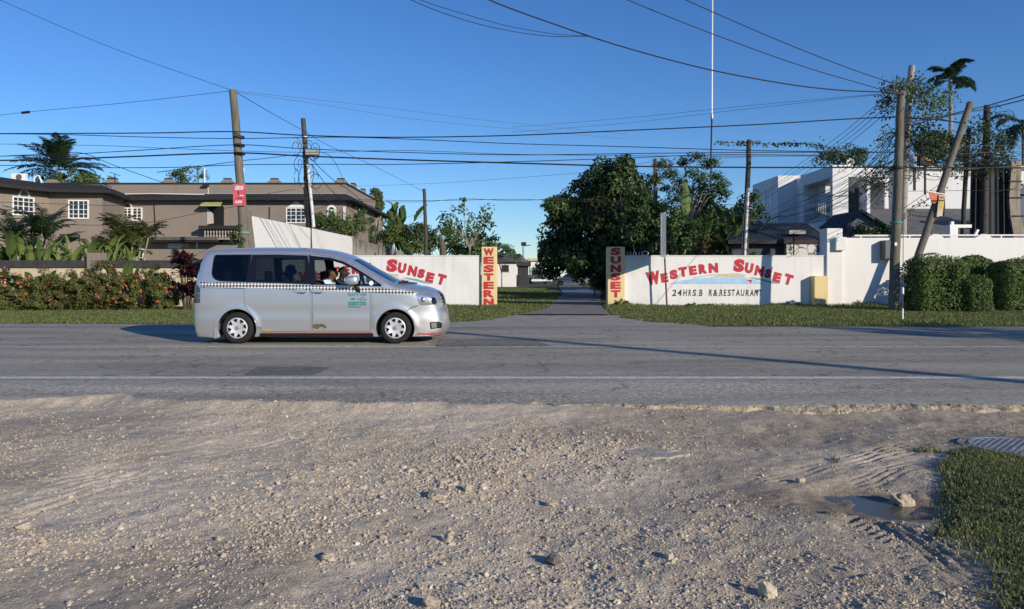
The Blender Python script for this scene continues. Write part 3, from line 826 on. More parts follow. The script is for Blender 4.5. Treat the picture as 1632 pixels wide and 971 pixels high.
def letters(name, items, Y, mats, parent, bold=0.035, shear=0.0, shade=True):
    """items: (char, px centre, py centre, cap height in px, width px or None, turn in degrees)"""
    mb = MB()
    for ch, px, py, hpx, wpx, rot in items:
        v, f = text_geo(ch, bold, shear)
        if len(v) == 0: continue
        lo, hi = v.min(0), v.max(0)
        s = hpx/FPX*Y
        sx = (wpx/FPX*Y)/(hi[0]-lo[0]) if wpx else s
        cx_, cz_ = (lo+hi)/2; sy = s/(hi[1]-lo[1])
        c, sn = math.cos(R(rot)), math.sin(R(rot))
        X0, Z0 = XX(px, Y), ZZ(py, Y)
        for k, (off, dy, mi) in enumerate((((0, 0), -0.004, 0), ((-0.022, -0.012), -0.002, 1)) if shade else (((0, 0), -0.003, 0),)):
            pts = []
            for a, b in v:
                a = (a-cx_)*sx; b = (b-cz_)*sy
                pts.append((X0+a*c-b*sn+off[0], Y+dy, Z0+a*sn+b*c+off[1]))
            mb.add(pts, f, mi)
    return mb.build(name, mats, parent)

def slogan(parent, dx, full=True):
    """the arched red name with the painted sea below it; dx in photo pixels"""
    def q(u, v): return (960+u/5.1+dx, 380+v/5.1)
    A = [("W",415,322,118,112,9),("E",507,320,80,56,9),("S",582,293,82,64,9),("T",657,272,84,66,8),("E",738,260,80,60,7),("R",818,248,84,66,5),("N",904,240,84,76,3),
         ("S",1113,220,112,88,-6),("U",1194,241,90,66,-10),("N",1279,264,88,72,-12),("S",1350,285,80,56,-14),("E",1422,317,84,64,-15),("T",1514,334,92,70,-17)]
    its = []
    for ch, u, v, h, w, r in A:
        p = q(u, v); its.append((ch, p[0], p[1], h/5.1*0.93, w/5.1*0.98, r))
    letters("name_lettering", its, WY, [M_red, M_redshade], parent, 0.065)
    def poly(name, pts, m, dy):
        mb = MB(); P = [q(*p) for p in pts]
        mb.add([(wx(a), WY+dy, wz(b)) for a, b in P], [tuple(range(len(P)))])
        o = mb.build(name, m, parent)
        return o
    arc = lambda u0, u1, v0, vp, n=14: [(u0+(u1-u0)*i/n, v0-(v0-vp)*math.sin(math.pi*(0.08+0.84*i/n))) for i in range(n+1)]
    # painted sunset scene
    poly("painted_sea", [(525, 372), (640, 345), (760, 325), (880, 320), (1160, 320), (1260, 345), (1330, 373)], M_skyblue, -0.0012)
    poly("painted_sand", [(880, 318), (930, 300), (1000, 293), (1080, 293), (1150, 300), (1165, 318)], M_sand, -0.0014)
    poly("painted_hill", [(1190, 322), (1230, 318), (1310, 330), (1400, 356), (1450, 372), (1380, 368), (1290, 345)], M_teal, -0.0018)
    poly("painted_sky_line", [(730, 318), (900, 293), (1080, 284), (1170, 296), (1160, 302), (1070, 290), (905, 300), (735, 324)], M_paleline, -0.0022)
    poly("painted_bird", [(1170, 342), (1195, 337), (1218, 340), (1208, 366), (1196, 352)], M_red, -0.0026)
    if full:
        line = [("2",583,42),("4",628,42),("H",673,40),("R",711,28),("S",748,38),(".",772,8),("B",800,34),
                ("R",878,34),("&",918,40),(".",945,8),("R",965,34),("E",998,28),("S",1031,34),("T",1064,32),("A",1100,40),("U",1140,36),("R",1178,34),("A",1214,38),("N",1250,36),("T",1283,22)]
        its = []
        for ch, u, w in line:
            h = 9 if ch == "." else 54
            p = q(u, 466 if ch == "." else 443); its.append((ch, p[0], p[1], h/5.1, w/5.1*0.86, 0))
        letters("restaurant_lettering", its, WY, [M_blackpaint], parent, 0.03, 0.12, shade=False)

def vertical_word(parent, word, px, y0, y1, Yf, w=16):
    n = len(word); its = []
    for i, ch in enumerate(word):
        its.append((ch, px, y0+(i+0.5)*(y1-y0)/n, (y1-y0)/n*0.86, w if ch not in "T" else w*0.9, 0))
    letters("lettering", its, Yf, [M_red, M_redshade], parent, 0.05)

# left sign wall
e = empty("sign_wall", (0, 0, 0), label="white roadside wall with red arched name, partly hidden behind the silver minivan", cat="wall")
mb = MB(); mb.box(wx(396), wx(766), WY, WY+0.2, 0, wz(408.5)); mb.box(wx(396)-0.02, wx(766)+0.01, WY-0.02, WY+0.22, wz(408.5), wz(407)); bevel(mb.build("wall", M_white, e), 0.012)
slogan(e, -553, False)
# right sign wall
e = empty("sign_wall", (0, 0, 0), label="white roadside wall with red arched name and black restaurant line, right of the gate", cat="wall")
mb = MB(); mb.box(wx(995), wx(1321), WY, WY+0.2, 0, wz(408.5)); mb.box(wx(995), wx(1321), WY-0.02, WY+0.22, wz(408.5), wz(407)); bevel(mb.build("wall", M_white, e), 0.012)
slogan(e, 0, True)
mb = MB()
for k in range(6):
    x = wx(1001+k*4.6); mb.bar((x, WY+0.1, wz(407)), (x+random.uniform(-.02, .02), WY+0.1, wz(407)+0.14), 0.018)
for t in range(2):
    c = Vector((wx(1029), WY+0.1, wz(407)+0.08)); mb.tube([c+Vector((0.13*math.cos(a), 0.04*t, 0.08*math.sin(a))) for a in np.linspace(0, 6.28, 14)], 0.012, 5)
mb.build("spike", M_winwhite, e)
# gate pillars
def gate_pillar(px0, px1, word, label, y0, y1, wl):
    e = empty("gate_pillar", (0, 0, 0), label=label, cat="gate pillar")
    mb = MB(); Yf = WY-0.12; mb.box(XX(px0, Yf), XX(px1, Yf), Yf, Yf+0.5, 0, ZZ(393.5, Yf)); bevel(mb.build("pillar", M_yellow, e), 0.015)
    vertical_word(e, word, (px0+px1)/2-0.5+wl, y0, y1, Yf)
    return e
gate_pillar(767.5, 792, "WESTERN", "pale yellow gate pillar with seven red letters reading down, left of the drive", 395, 488, 0)
gate_pillar(968.5, 996, "SUNSET", "pale yellow gate pillar with six red letters reading down, right of the drive", 394, 475, 0)
# low yellow block and tall white pier
mb = MB(); mb.box(wx(1298, 28.6), wx(1320, 28.6), 28.6, 28.98, 0, ZZ(440, 28.6))
tag(bevel(mb.build("wall_buttress", M_yellow), 0.015), "low pale yellow block against the right end of the sign wall", "buttress")
mb = MB(); mb.box(wx(1318, 28.9), wx(1343, 28.9), 28.9, 29.6, 0, ZZ(364, 28.9)); mb.box(wx(1333, 28.7), wx(1350, 28.7), 28.72, 28.9, ZZ(399, 28.7), ZZ(378, 28.7))
tag(bevel(mb.build("wall_pier", M_white2), 0.012), "tall white square pier between the sign wall and the higher plain wall", "pier")
# plain right wall
e = empty("plain_wall", (0, 0, 0), label="plain white wall on the right behind the clipped hedges, with a pipe along its top", cat="wall")
mb = MB(); mb.box(wx(1343), wx(1760), WY+0.05, WY+0.27, 0, wz(379))
bevel(mb.build("wall", M_white2, e), 0.01)
for px in (1493, 1570, 1660):
    mb = MB(); mb.prism([(wx(px-13), wz(379)), (wx(px-4), wz(373)), (wx(px+4), wz(373)), (wx(px+13), wz(379))], WY+0.06, WY+0.26); mb.build("coping_point", M_white2, e)
mb = MB(); mb.tube([(wx(1365), WY+0.16, wz(375.5)), (wx(1500), WY+0.16, wz(375)), (wx(1760), WY+0.16, wz(374.5))], 0.035, 8)
for px in (1375, 1453, 1520, 1600): mb.bar((wx(px), WY+0.16, wz(380)), (wx(px), WY+0.16, wz(375)), 0.04)
mb.build("pipe_rail", M_winwhite, e)
# electrical box
e = empty("meter_box", (wx(1418, 28.8), 28.85, wz(398, 28.8)), label="grey electrical box behind the wooden pole on the plain white wall", cat="meter box")
mb = MB(); mb.box(-0.26, 0.22, -0.16, 0.2, -0.37, 0.36); bevel(mb.build("casing", mat("box_grey", (0.11, 0.115, 0.125), 0.6, 0.2), e), 0.02)
mb = MB(); mb.box(-0.23, 0.19, -0.175, -0.16, -0.33, 0.32); bevel(mb.build("door", mat("box_door", (0.14, 0.145, 0.155), 0.6, 0.2), e), 0.008)

class Facade:
    """local frame: u along the wall, w outward from it, z up"""
    def __init__(s, a, b):
        s.a = Vector((a[0], a[1], 0)); d = Vector((b[0]-a[0], b[1]-a[1], 0)); s.L = d.length; s.d = d.normalized()
        s.n = Vector((s.d.y, -s.d.x, 0)); s.M = Matrix((s.d, s.n, Vector((0, 0, 1)))).transposed()
    def P(s, u, w, z): return s.a + s.d*u + s.n*w + Vector((0, 0, z))
    def box(s, mb, u0, u1, w0, w1, z0, z1, m=0):
        return mb.obox(s.P((u0+u1)/2, (w0+w1)/2, (z0+z1)/2), ((u1-u0)/2, (w1-w0)/2, (z1-z0)/2), s.M, m)
    def poly(s, mb, pts, w0, w1, m=0):
        n = len(pts); vs = [s.P(p[0], w1, p[1]) for p in pts]+[s.P(p[0], w0, p[1]) for p in pts]
        fs = [tuple(range(n)), tuple(range(2*n-1, n-1, -1))]+[((i+1) % n, i, n+i, n+(i+1) % n) for i in range(n)]
        return mb.add(vs, fs, m)
    def u_at(s, px):
        # where the sight line through photo column px meets the facade
        k = (px-CX)/FPX
        # a.x + d.x u = k (a.y + d.y u)
        return (k*s.a.y - s.a.x)/(s.d.x - k*s.d.y)
    def z_at(s, px, py):
        u = s.u_at(px); p = s.P(u, 0, 0); return ZZ(py, p.y)


# sign post with board seen nearly edge on
e = empty("street_sign", (0, 0, 0), label="sign board seen edge-on, high on a thin rusty post before the sign wall", cat="sign")
sp = Vector((XX(1059.5, 28.5), 28.5, 0)); nr = Vector((5.32, 26.6, 0))
mb = MB(); mb.tube([sp+Vector((0.09, 0.0, -0.1)), sp+Vector((0.0, 0, 1.9))], 0.033, 10); mb.build("post", M_rust, e)
mb = MB(); mb.tube([sp+Vector((0.0, 0, 1.9)), sp+Vector((0.0, 0, ZZ(338, 28.5)))], 0.036, 10); mb.build("post_top", M_metal, e)
BF = Facade(nr[:2], sp[:2]); mb = MB(); BF.poly(mb, [(0, 1.955), (BF.L, 1.94), (BF.L, ZZ(340, 28.5)), (0, ZZ(340, 26.6))], 0.01, 0.05)
bevel(mb.build("board", mat("board_grey", (0.33, 0.35, 0.38), 0.4, 0.2, 3, metal=0.5), e), 0.01)
mb = MB()
for z in (2.1, 2.7, 3.3): BF.box(mb, 0.03, BF.L-0.03, -0.03, 0.008, z, z+0.05)
mb.build("board_rail", M_metal, e)

# boundary walls running back from the road
mb = MB(); mb.prism([(29.9, 0), (48.5, 0), (48.5, 3.78), (29.9, 3.66)], -10.65, -10.45, axes='yz')
tag(bevel(mb.build("boundary_wall", M_white2), 0.01), "tall white boundary wall running back from the road above the van roof", "wall")
mb = MB(); mb.prism([(48.5, 0), (73, 0), (73, 3.5), (48.5, 3.72)], -10.68, -10.46, axes='yz')
tag(bevel(mb.build("boundary_wall", M_oldconc), 0.01), "stained bare concrete wall continuing behind the white boundary wall", "wall")
# garden wall of the hotel
e = empty("garden_wall", (0, 0, 0), label="low cream garden wall with a dark grey cap behind the flower bed", cat="wall")
mb = MB(); mb.box(wx(-160), wx(396)-0.25, WY, WY+0.2, 0, wz(427)); mb.build("wall", M_cream, e)
mb = MB(); mb.box(wx(-160), wx(396)-0.25, WY-0.06, WY+0.26, wz(427), wz(415)); bevel(mb.build("cap", M_grey_cap, e), 0.012)
e = empty("garden_pillar", (0, 0, 0), label="taupe square pillar breaking the cap of the garden wall", cat="pillar")
mb = MB(); mb.box(wx(138, 28.8), wx(158, 28.8), 28.8, 29.35, 0, ZZ(403, 28.8)); bevel(mb.build("pillar", M_taupe, e), 0.012)
mb = MB(); mb.box(wx(146, 28.8), wx(151, 28.8), 28.76, 28.8, ZZ(436, 28.8), ZZ(427, 28.8)); mb.build("lamp", M_dark, e)

# ================================================================ hotel on the left
def grid_window(F, parent, u0, u1, z0, z1, nu, nz, arch=0.0, frame=0.075, fm=None, pm=None):
    mb = MB(); fm = fm or M_winwhite
    F.box(mb, u0, u0+frame, 0, 0.07, z0, z1); F.box(mb, u1-frame, u1, 0, 0.07, z0, z1)
    F.box(mb, u0+frame, u1-frame, 0, 0.07, z0, z0+frame); F.box(mb, u0+frame, u1-frame, 0, 0.07, z1-frame, z1)
    for i in range(1, nu):
        u = u0+(u1-u0)*i/nu; t = 0.035 if i != nu//2 else 0.06; F.box(mb, u-t/2, u+t/2, 0.02, 0.05, z0+frame, z1-frame)
    for i in range(1, nz):
        z = z0+(z1-z0)*i/nz; F.box(mb, u0+frame, u1-frame, 0.022, 0.048, z-0.017, z+0.017)
    if arch > 0:
        n = 10; uc = (u0+u1)/2; r = (u1-u0)/2
        for i in range(n):
            a0, a1 = math.pi*i/n, math.pi*(i+1)/n
            F.poly(mb, [(uc+r*math.cos(a0), z1+arch*math.sin(a0)), (uc+r*math.cos(a1), z1+arch*math.sin(a1)), (uc+(r-frame)*math.cos(a1), z1+(arch-frame)*math.sin(a1)), (uc+(r-frame)*math.cos(a0), z1+(arch-frame)*math.sin(a0))], 0, 0.07)
    w = mb.build("window", fm, parent)
    mb = MB()
    if arch > 0:
        n = 10; uc = (u0+u1)/2; r = (u1-u0)/2-frame/2
        F.poly(mb, [(u0+frame/2, z0+frame/2), (u1-frame/2, z0+frame/2)]+[(uc+r*math.cos(math.pi*i/n), z1+(arch-frame/2)*math.sin(math.pi*i/n)) for i in range(n+1)], -0.02, 0.012)
    else: F.box(mb, u0+frame/2, u1-frame/2, -0.02, 0.012, z0+frame/2, z1-frame/2)
    mb.build("pane", pm or M_pane, w)
    return w

def hotel():
    e = empty("hotel_building", (0, 0, 0), label="two-storey taupe building with dark eaves and white grid windows behind the garden", cat="building")
    pl = [(XX(-90, 41.0), 41.0), (XX(78, 46.4), 46.4), (XX(163, 46.8), 46.8), (XX(199, 51.3), 51.3), (XX(551, 51.3), 51.3), (-11.55, 66.0), (-45, 66.0)]
    zt = 6.47; zp = 7.58; top = [7.15, 6.98, 6.95, 6.9, 6.9, 6.9, 6.9]
    # walls
    mb = MB(); vs = [(p[0], p[1], 0) for p in pl]+[(p[0], p[1], t) for p, t in zip(pl, top)]; n = len(pl)
    mb.add(vs, [(i, i+1, n+i+1, n+i) for i in range(n-1)])
    pp = [(XX(-120, 51.3), 51.3), pl[4], pl[5]]
    vs = [(p[0], p[1], 6.93) for p in pp]+[(p[0], p[1], zp) for p in pp]; mb.add(vs, [(0, 1, 4, 3), (1, 2, 5, 4)])
    mb.add([(p[0], p[1]+0.02, zt+0.1) for p in pl], [tuple(range(n))])
    mb.build("wall", M_taupe, e)
    # parapet moulding and bumps
    mb = MB()
    for i in range(2):
        F = Facade(pp[i], pp[i+1]); F.box(mb, -0.05, F.L+0.05, -0.12, 0.08, zp, zp+0.09)
    mb.build("parapet_cap", M_dark, e)
    F = Facade(pl[3], pl[4])
    def merlon(F, u, w=0.95, h=0.34):
        mb = MB(); F.poly(mb, [(u-w/2-0.2, zp+0.09), (u+w/2+0.2, zp+0.09), (u+w/2, zp+0.3), (u+w/2-0.12, zp+h), (u-w/2+0.12, zp+h), (u-w/2, zp+0.3)], -0.2, 0.02, 0)
        F.box(mb, u-w/2+0.05, u+w/2-0.05, -0.22, 0.05, zp+h, zp+h+0.07, 1)
        mb.build("merlon", [M_taupe, M_dark], e)
    for px in (82, 178, 268, 362, 437, 543): merlon(F, F.u_at(px), 0.6)
    F2 = Facade(pl[4], pl[5])
    for u in (3.0, 6.5, 10.0): merlon(F2, u)
    Fb = Facade(pl[1], pl[2])
    # eaves: a sloping dark skirt roof with its soffit
    def offs(d):
        out = []
        for i, p in enumerate(pl):
            nn = Vector((0, 0, 0))
            if i > 0: nn += Facade(pl[i-1], p).n
            if i < n-1: nn += Facade(p, pl[i+1]).n
            nn.normalize(); out.append((p[0]+nn.x*d, p[1]+nn.y*d))
        return out
    o1 = offs(0.95)
    mb = MB()
    rings = [[(p[0], p[1], t+0.01) for p, t in zip(pl, top)], [(p[0], p[1], zt+0.12) for p in o1], [(p[0], p[1], zt-0.06) for p in o1], [(p[0], p[1], zt-0.02) for p in pl]]
    vs = sum(rings, []); mb.add(vs, [(r*n+i+1, r*n+i, (r+1)*n+i, (r+1)*n+i+1) for r in range(3) for i in range(n-1)])
    mb.build("eaves", M_dark, e)
    # white cable and lamps along the eaves
    mb = MB(); F = Facade(pl[3], pl[4]); u0 = F.u_at(205)
    mb.tube([F.P(u0, 0.5, zt+0.36), F.P(F.u_at(245), 0.5, zt+0.40), F.P(F.u_at(330), 0.5, zt+0.33)], 0.03, 5); mb.build("roof_cable", M_winwhite, e)
    def spotlight(F, px, py):
        u = F.u_at(px); z = F.z_at(px, py); mb = MB()
        mb.tube([F.P(u, 0.02, z-0.9), F.P(u, 0.06, z)], 0.025, 6); mb.obox(F.P(u-0.1, 0.2, z+0.03), (0.2, 0.1, 0.08), F.M, 1); mb.build("floodlight", [M_winwhite, M_dark], e)
    spotlight(F, 332, 297)
    # windows
    Fa = Facade(pl[0], pl[1])
    def win(F, x0, x1, y0, y1, nu, nz, **k):
        xm = (x0+x1)/2; return grid_window(F, e, F.u_at(x0), F.u_at(x1), F.z_at(xm, y1), F.z_at(xm, y0), nu, nz, **k)
    win(Fa, 19, 54, 314, 344, 4, 4); 
    mb = MB(); u = Fa.u_at(38); z = Fa.z_at(38, 313)
    for i in range(8):
        a0, a1 = math.pi*i/8, math.pi*(i+1)/8
        Fa.poly(mb, [(u+0.35*math.cos(a0), z+0.45*math.sin(a0)), (u+0.35*math.cos(a1), z+0.45*math.sin(a1)), (u+0.24*math.cos(a1), z+0.34*math.sin(a1)), (u+0.24*math.cos(a0), z+0.34*math.sin(a0))], 0, 0.06)
    mb.build("window_arch", M_winwhite, e)
    win(Fb, 109, 142, 319, 349, 4, 4)
    win(F, 196, 211, 331, 350, 2, 4, arch=0.35)
    win(F, 211, 227, 331, 352, 2, 4)
    win(F, 456, 488, 331, 356, 4, 4)
    mb = MB(); ua, ub = F.u_at(458), F.u_at(487); z = F.z_at(470, 331)
    F.poly(mb, [(ua, z+0.02), (ub, z+0.02), ((ua+ub)/2+0.2, z+0.32), ((ua+ub)/2, z+0.45), ((ua+ub)/2-0.2, z+0.32)], 0, 0.06); mb.build("window_pediment", M_winwhite, e)
    win(F, 521, 536, 334, 356, 2, 3, arch=0.3, frame=0.14)
    win(F, 547, 551, 330, 356, 1, 3)
    # balcony door with green awning
    mb = MB(); F.poly(mb, [(F.u_at(331), F.z_at(340, 362)), (F.u_at(357), F.z_at(340, 362)), (F.u_at(357), F.z_at(340, 330)), (F.u_at(353), F.z_at(340, 327)), (F.u_at(331), F.z_at(340, 327))], -0.3, 0.015); d = mb.build("doorway", mat("dark_opening", (0.012, 0.012, 0.014), 0.6, 0.2), e)
    mb = MB(); F.poly(mb, [(F.u_at(330), F.z_at(340, 358)), (F.u_at(341), F.z_at(340, 356)), (F.u_at(340), F.z_at(340, 341)), (F.u_at(330), F.z_at(340, 332))], 0.02, 0.05); mb.build("door_reveal", mat("reveal", (0.48, 0.42, 0.38), 0.8, 0.1), e)
    mb = MB(); ua, ub = F.u_at(326), F.u_at(359)
    za, zb = F.z_at(340, 320), F.z_at(340, 328)
    mb.add([F.P(ua+0.1, 0.02, za+0.05), F.P(ub-0.1, 0.02, za+0.05), F.P(ub, 0.75, zb), F.P(ua, 0.75, zb), F.P(ub, 0.75, zb-0.1), F.P(ua, 0.75, zb-0.1)], [(0, 3, 2, 1), (3, 5, 4, 2)]); mb.build("awning", mat("awning_green", (0.36, 0.40, 0.16), 0.8, 0.2), e)
    bal = MB(); u0, u1 = F.u_at(325), F.u_at(392); zr = F.z_at(340, 361)
    F.box(bal, u0, u1, 0, 0.9, zr-0.25, zr, 0); F.box(bal, u0+0.2, u1, 0, 0.75, zr-0.95, zr-0.85, 1)
    for k in range(14):
        uu = u0+0.35+k*0.2
        bal.lathe([(0.05, 0), (0.075, 0.15), (0.04, 0.3), (0.07, 0.45), (0.05, 0.62)], F.P(uu, 0.66, zr-0.87), n=8, m=1)
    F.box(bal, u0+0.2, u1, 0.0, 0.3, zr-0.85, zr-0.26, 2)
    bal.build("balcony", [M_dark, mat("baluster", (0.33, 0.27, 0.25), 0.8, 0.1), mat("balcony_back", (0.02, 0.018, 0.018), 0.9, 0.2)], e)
    # ledge over the ground floor
    mb = MB(); F.box(mb, F.u_at(238), F.u_at(354), 0, 1.1, F.z_at(300, 384), F.z_at(300, 379)); mb.build("ledge", mat("ledge", (0.10, 0.098, 0.095), 0.8, 0.2), e)
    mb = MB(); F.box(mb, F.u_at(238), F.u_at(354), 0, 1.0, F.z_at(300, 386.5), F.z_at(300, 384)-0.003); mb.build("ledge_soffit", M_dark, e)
    mb = MB(); Fb.box(mb, Fb.u_at(104), Fb.u_at(128), 0, 0.8, Fb.z_at(115, 379), Fb.z_at(115, 374)); mb.build("porch_roof", mat("porch", (0.07, 0.07, 0.072), 0.8, 0.2), e)
    mb = MB(); Fb.box(mb, Fb.u_at(104), Fb.u_at(128), 0, 0.02, Fb.z_at(115, 384), Fb.z_at(115, 379)-0.003); mb.build("porch_opening", M_dark, e)
    win(F, 216, 231, 400, 422, 1, 2, arch=0.25, frame=0.14)
    mb = MB(); mb.tube([F.P(F.u_at(246), 0.05, F.z_at(246, 326)), F.P(F.u_at(249), 0.05, F.z_at(249, 378))], 0.03, 6); mb.build("drain_pipe", M_dark, e)
    mb = MB(); mb.tube([F.P(F.u_at(430), 0.05, F.z_at(430, 330)), F.P(F.u_at(430), 0.05, F.z_at(430, 352))], 0.03, 6); mb.build("drain_pipe", M_dark, e)
    mb = MB(); F.box(mb, F.u_at(313), F.u_at(316), 0, 0.06, F.z_at(315, 396), F.z_at(315, 386.8)); mb.build("lamp", M_winwhite, e)
    # white and red wall sign
    return F, Fb, Fa, zp
HF, HFb, HFa, HZP = hotel()
e = empty("wall_sign", (0, 0, 0), label="small white and red sign on the taupe building under its grey ledge", cat="sign")
mb = MB(); HF.box(mb, HF.u_at(268), HF.u_at(290), 0.01, 0.06, HF.z_at(285, 396), HF.z_at(285, 388)); mb.build("white_panel", mat("sign_white", (0.62, 0.64, 0.68), 0.6, 0.1), e)
mb = MB(); HF.box(mb, HF.u_at(290)+0.002, HF.u_at(302), 0.01, 0.06, HF.z_at(285, 395), HF.z_at(285, 388)); mb.build("red_panel", mat("sign_red", (0.55, 0.30, 0.28), 0.6, 0.5, 7, stretch=(1, 1, 3)), e)
# things on the hotel roof
p = at(31, 284, 47); e = empty("air_conditioner", (p.x, 47, HZP-0.35), label="white air conditioning unit on the roof at the far left", cat="air conditioner")
mb = MB(); mb.box(-0.42, 0.42, -0.18, 0.18, 0.0, 0.48); bevel(mb.build("casing", M_winwhite, e), 0.02)
mb = MB(); mb.lathe([(0.0, -0.19), (0.19, -0.19), (0.19, -0.18)], (0.08, 0, 0.24), 'y', 20); mb.build("fan_grille", mat("grille", (0.12, 0.12, 0.12), 0.6, 0.2), e)
mb = MB(); c = at(60, 292, 46.5)
mb.tube([Vector((c.x-0.2, 46.5, 6.9)), Vector((c.x-0.22, 46.5, 7.3)), Vector((c.x-0.05, 46.5, 7.55)), Vector((c.x+0.1, 46.5, 7.5)), Vector((c.x+0.3, 46.4, 7.1)), Vector((c.x+0.45, 46.2, 6.8))], 0.045, 7)
tag(mb.build("vent_pipe", M_winwhite), "white bent pipes on the roof next to the air conditioner", "pipe")
mb = MB(); c = at(183, 285, 50)
mb.tube([(c.x, 50, 7.4), (c.x, 50, c.z+0.35)], 0.03, 6); mb.tube([(c.x-0.35, 50, c.z+0.45), (c.x+0.35, 50, c.z+0.2)], 0.02, 5)
for k in range(4): mb.tube([(c.x-0.25+k*0.17, 49.8, c.z+0.42-k*0.06), (c.x-0.25+k*0.17, 50.2, c.z+0.42-k*0.06)], 0.012, 4)
tag(mb.build("antenna", M_dark), "small dark television antenna on the taupe building's parapet", "antenna")
for px, lb in ((326, "thin white vertical pipe on the hotel roof beside the small tree"), (388, "thin white vertical pipe on the hotel roof just right of the tall wooden pole")):
    c = at(px, 285, 55); mb = MB(); mb.tube([(c.x, 55, 7.2), (c.x, 55, ZZ(268, 55))], 0.055, 6)
    tag(mb.build("roof_pipe", M_winwhite), lb, "pipe")

# ================================================================ white modern building on the right
M_bldwhite = wall_mat("modern_white", (0.70, 0.70, 0.70), (0.5, 0.5, 0.5), 0.2)
M_bluegrey = wall_mat("bluegrey_shade_render", (0.13, 0.16, 0.22), (0.1, 0.12, 0.16), 0.3)  # blue-grey puts the shade on the gable house wall into its colour
M_shingle = mat("shingle_grey", (0.12, 0.123, 0.13), 0.9, 0.3, 3, 0.6, 12)
def modern():
    e = empty("modern_building", (0, 0, 0), label="white flat-roofed modern building with a recessed balcony behind the right wall", cat="building")
    xa = XX(1240, 52)
    # rear wing
    mb = MB(); mb.box(xa, 24.5, 52, 57.5, 0, ZZ(280, 52)); mb.build("wing", M_bldwhite, e)
    for y0 in (53.2, 54.6):
        mb = MB(); mb.box(xa-0.02, xa+0.02, y0, y0+0.45, ZZ(328, 54), ZZ(301, 54)); mb.build("slit_window", M_pane, e)
    # front block with balcony in its left face
    xb = XX(1327, 44); zt = ZZ(263, 44); yb0, yb1 = 44.0, 48.9
    zo0, zo1 = ZZ(352, 45), ZZ(286, 45)
    mb = MB()
    mb.box(xb, XX(1352, 44), yb0, yb0+0.35, 0, zt)             # front pier
    mb.box(xb, xb+0.3, yb1-0.5, yb1, 0, zt)
    mb.box(xb, xb+0.3, yb0+0.35, yb1-0.5, 0, zo0); mb.box(xb, xb+0.3, yb0+0.35, yb1-0.5, zo1, zt)
    mb.box(xb+0.3, XX(1352, 44), yb0+0.352, yb1, zo1+0.001, zt-0.001)
    mb.box(xb+0.3, XX(1352, 44), yb1-0.3, yb1-0.001, 0, zo1)
    mb.box(xb+0.3, XX(1352, 44)-0.001, yb0+0.352, yb1, 0, zo0-0.002)
    mb.box(xb+2.2, xb+2.4, yb0+0.352, yb1-0.31, zo0, zo1)
    mb.build("front_block", M_bldwhite, e)
    mb = MB(); r = 0
    for k in range(16):
        y = yb0+0.5+k*(yb1-yb0-1.1)/15; mb.bar((xb+0.1, y, zo0), (xb+0.1, y, zo0+1.15), 0.03)
    for z in (zo0+0.15, zo0+0.65, zo0+1.15): mb.bar((xb+0.1, yb0+0.35, z), (xb+0.1, yb1-0.5, z), 0.04)
    mb.build("balcony_railing", mat("rail_white", (0.5, 0.5, 0.5), 0.5, 0.1), e)
    mb = MB(); mb.box(xb+1.9, xb+1.92+0.2, yb0+1.3, yb0+3.2, zo0, zo0+2.1); mb.build("balcony_door", M_pane, e)
    # recessed shuttered front and long right part
    y2 = 47.2; x2 = XX(1352, 44); zt2 = ZZ(270, y2)
    mb = MB(); mb.box(x2, 40, y2, 56, 0, zt2); mb.box(x2, XX(1420, 46), 46.2, y2-0.001, ZZ(282, 46.2), zt2-0.001)
    mb.build("main_block", M_bldwhite, e)
    mb = MB(); mb.box(x2, 40, y2-0.25, y2+0.4, zt2, zt2+0.18); mb.build("parapet_cap", M_bldwhite, e)
    mb = MB()
    for k in range(22):
        z = ZZ(337, 47)+k*0.085; mb.add([(XX(1357, 47), y2-0.03, z), (XX(1412, 47), y2-0.03, z), (XX(1412, 47), y2-0.09, z+0.06), (XX(1357, 47), y2-0.09, z+0.06)], [(0, 1, 2, 3), (3, 2, 1, 0)])
    mb.build("shutter", mat("shutter_grey", (0.20, 0.23, 0.27), 0.7, 0.15), e)
    mb = MB(); mb.box(XX(1425, 47), XX(1428, 47), y2-0.12, y2-0.001, 2, zt2-0.2); mb.build("downpipe", M_bldwhite, e)
    # lower grey roof along its foot
    mb = MB(); x0, x1 = XX(1352, 42), 40
    mb.add([(x0, 40.5, ZZ(372, 40)), (x1, 40.5, ZZ(372, 40)), (x1, y2-0.1, ZZ(333, y2)), (x0, y2-0.1, ZZ(333, y2)), (x0, 40.5, ZZ(376, 40)), (x1, 40.5, ZZ(376, 40))], [(0, 1, 2, 3), (4, 5, 1, 0)])
    mb.build("lower_roof", M_shingle, e)
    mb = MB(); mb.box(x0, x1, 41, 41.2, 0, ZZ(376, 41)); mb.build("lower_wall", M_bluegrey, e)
modern()
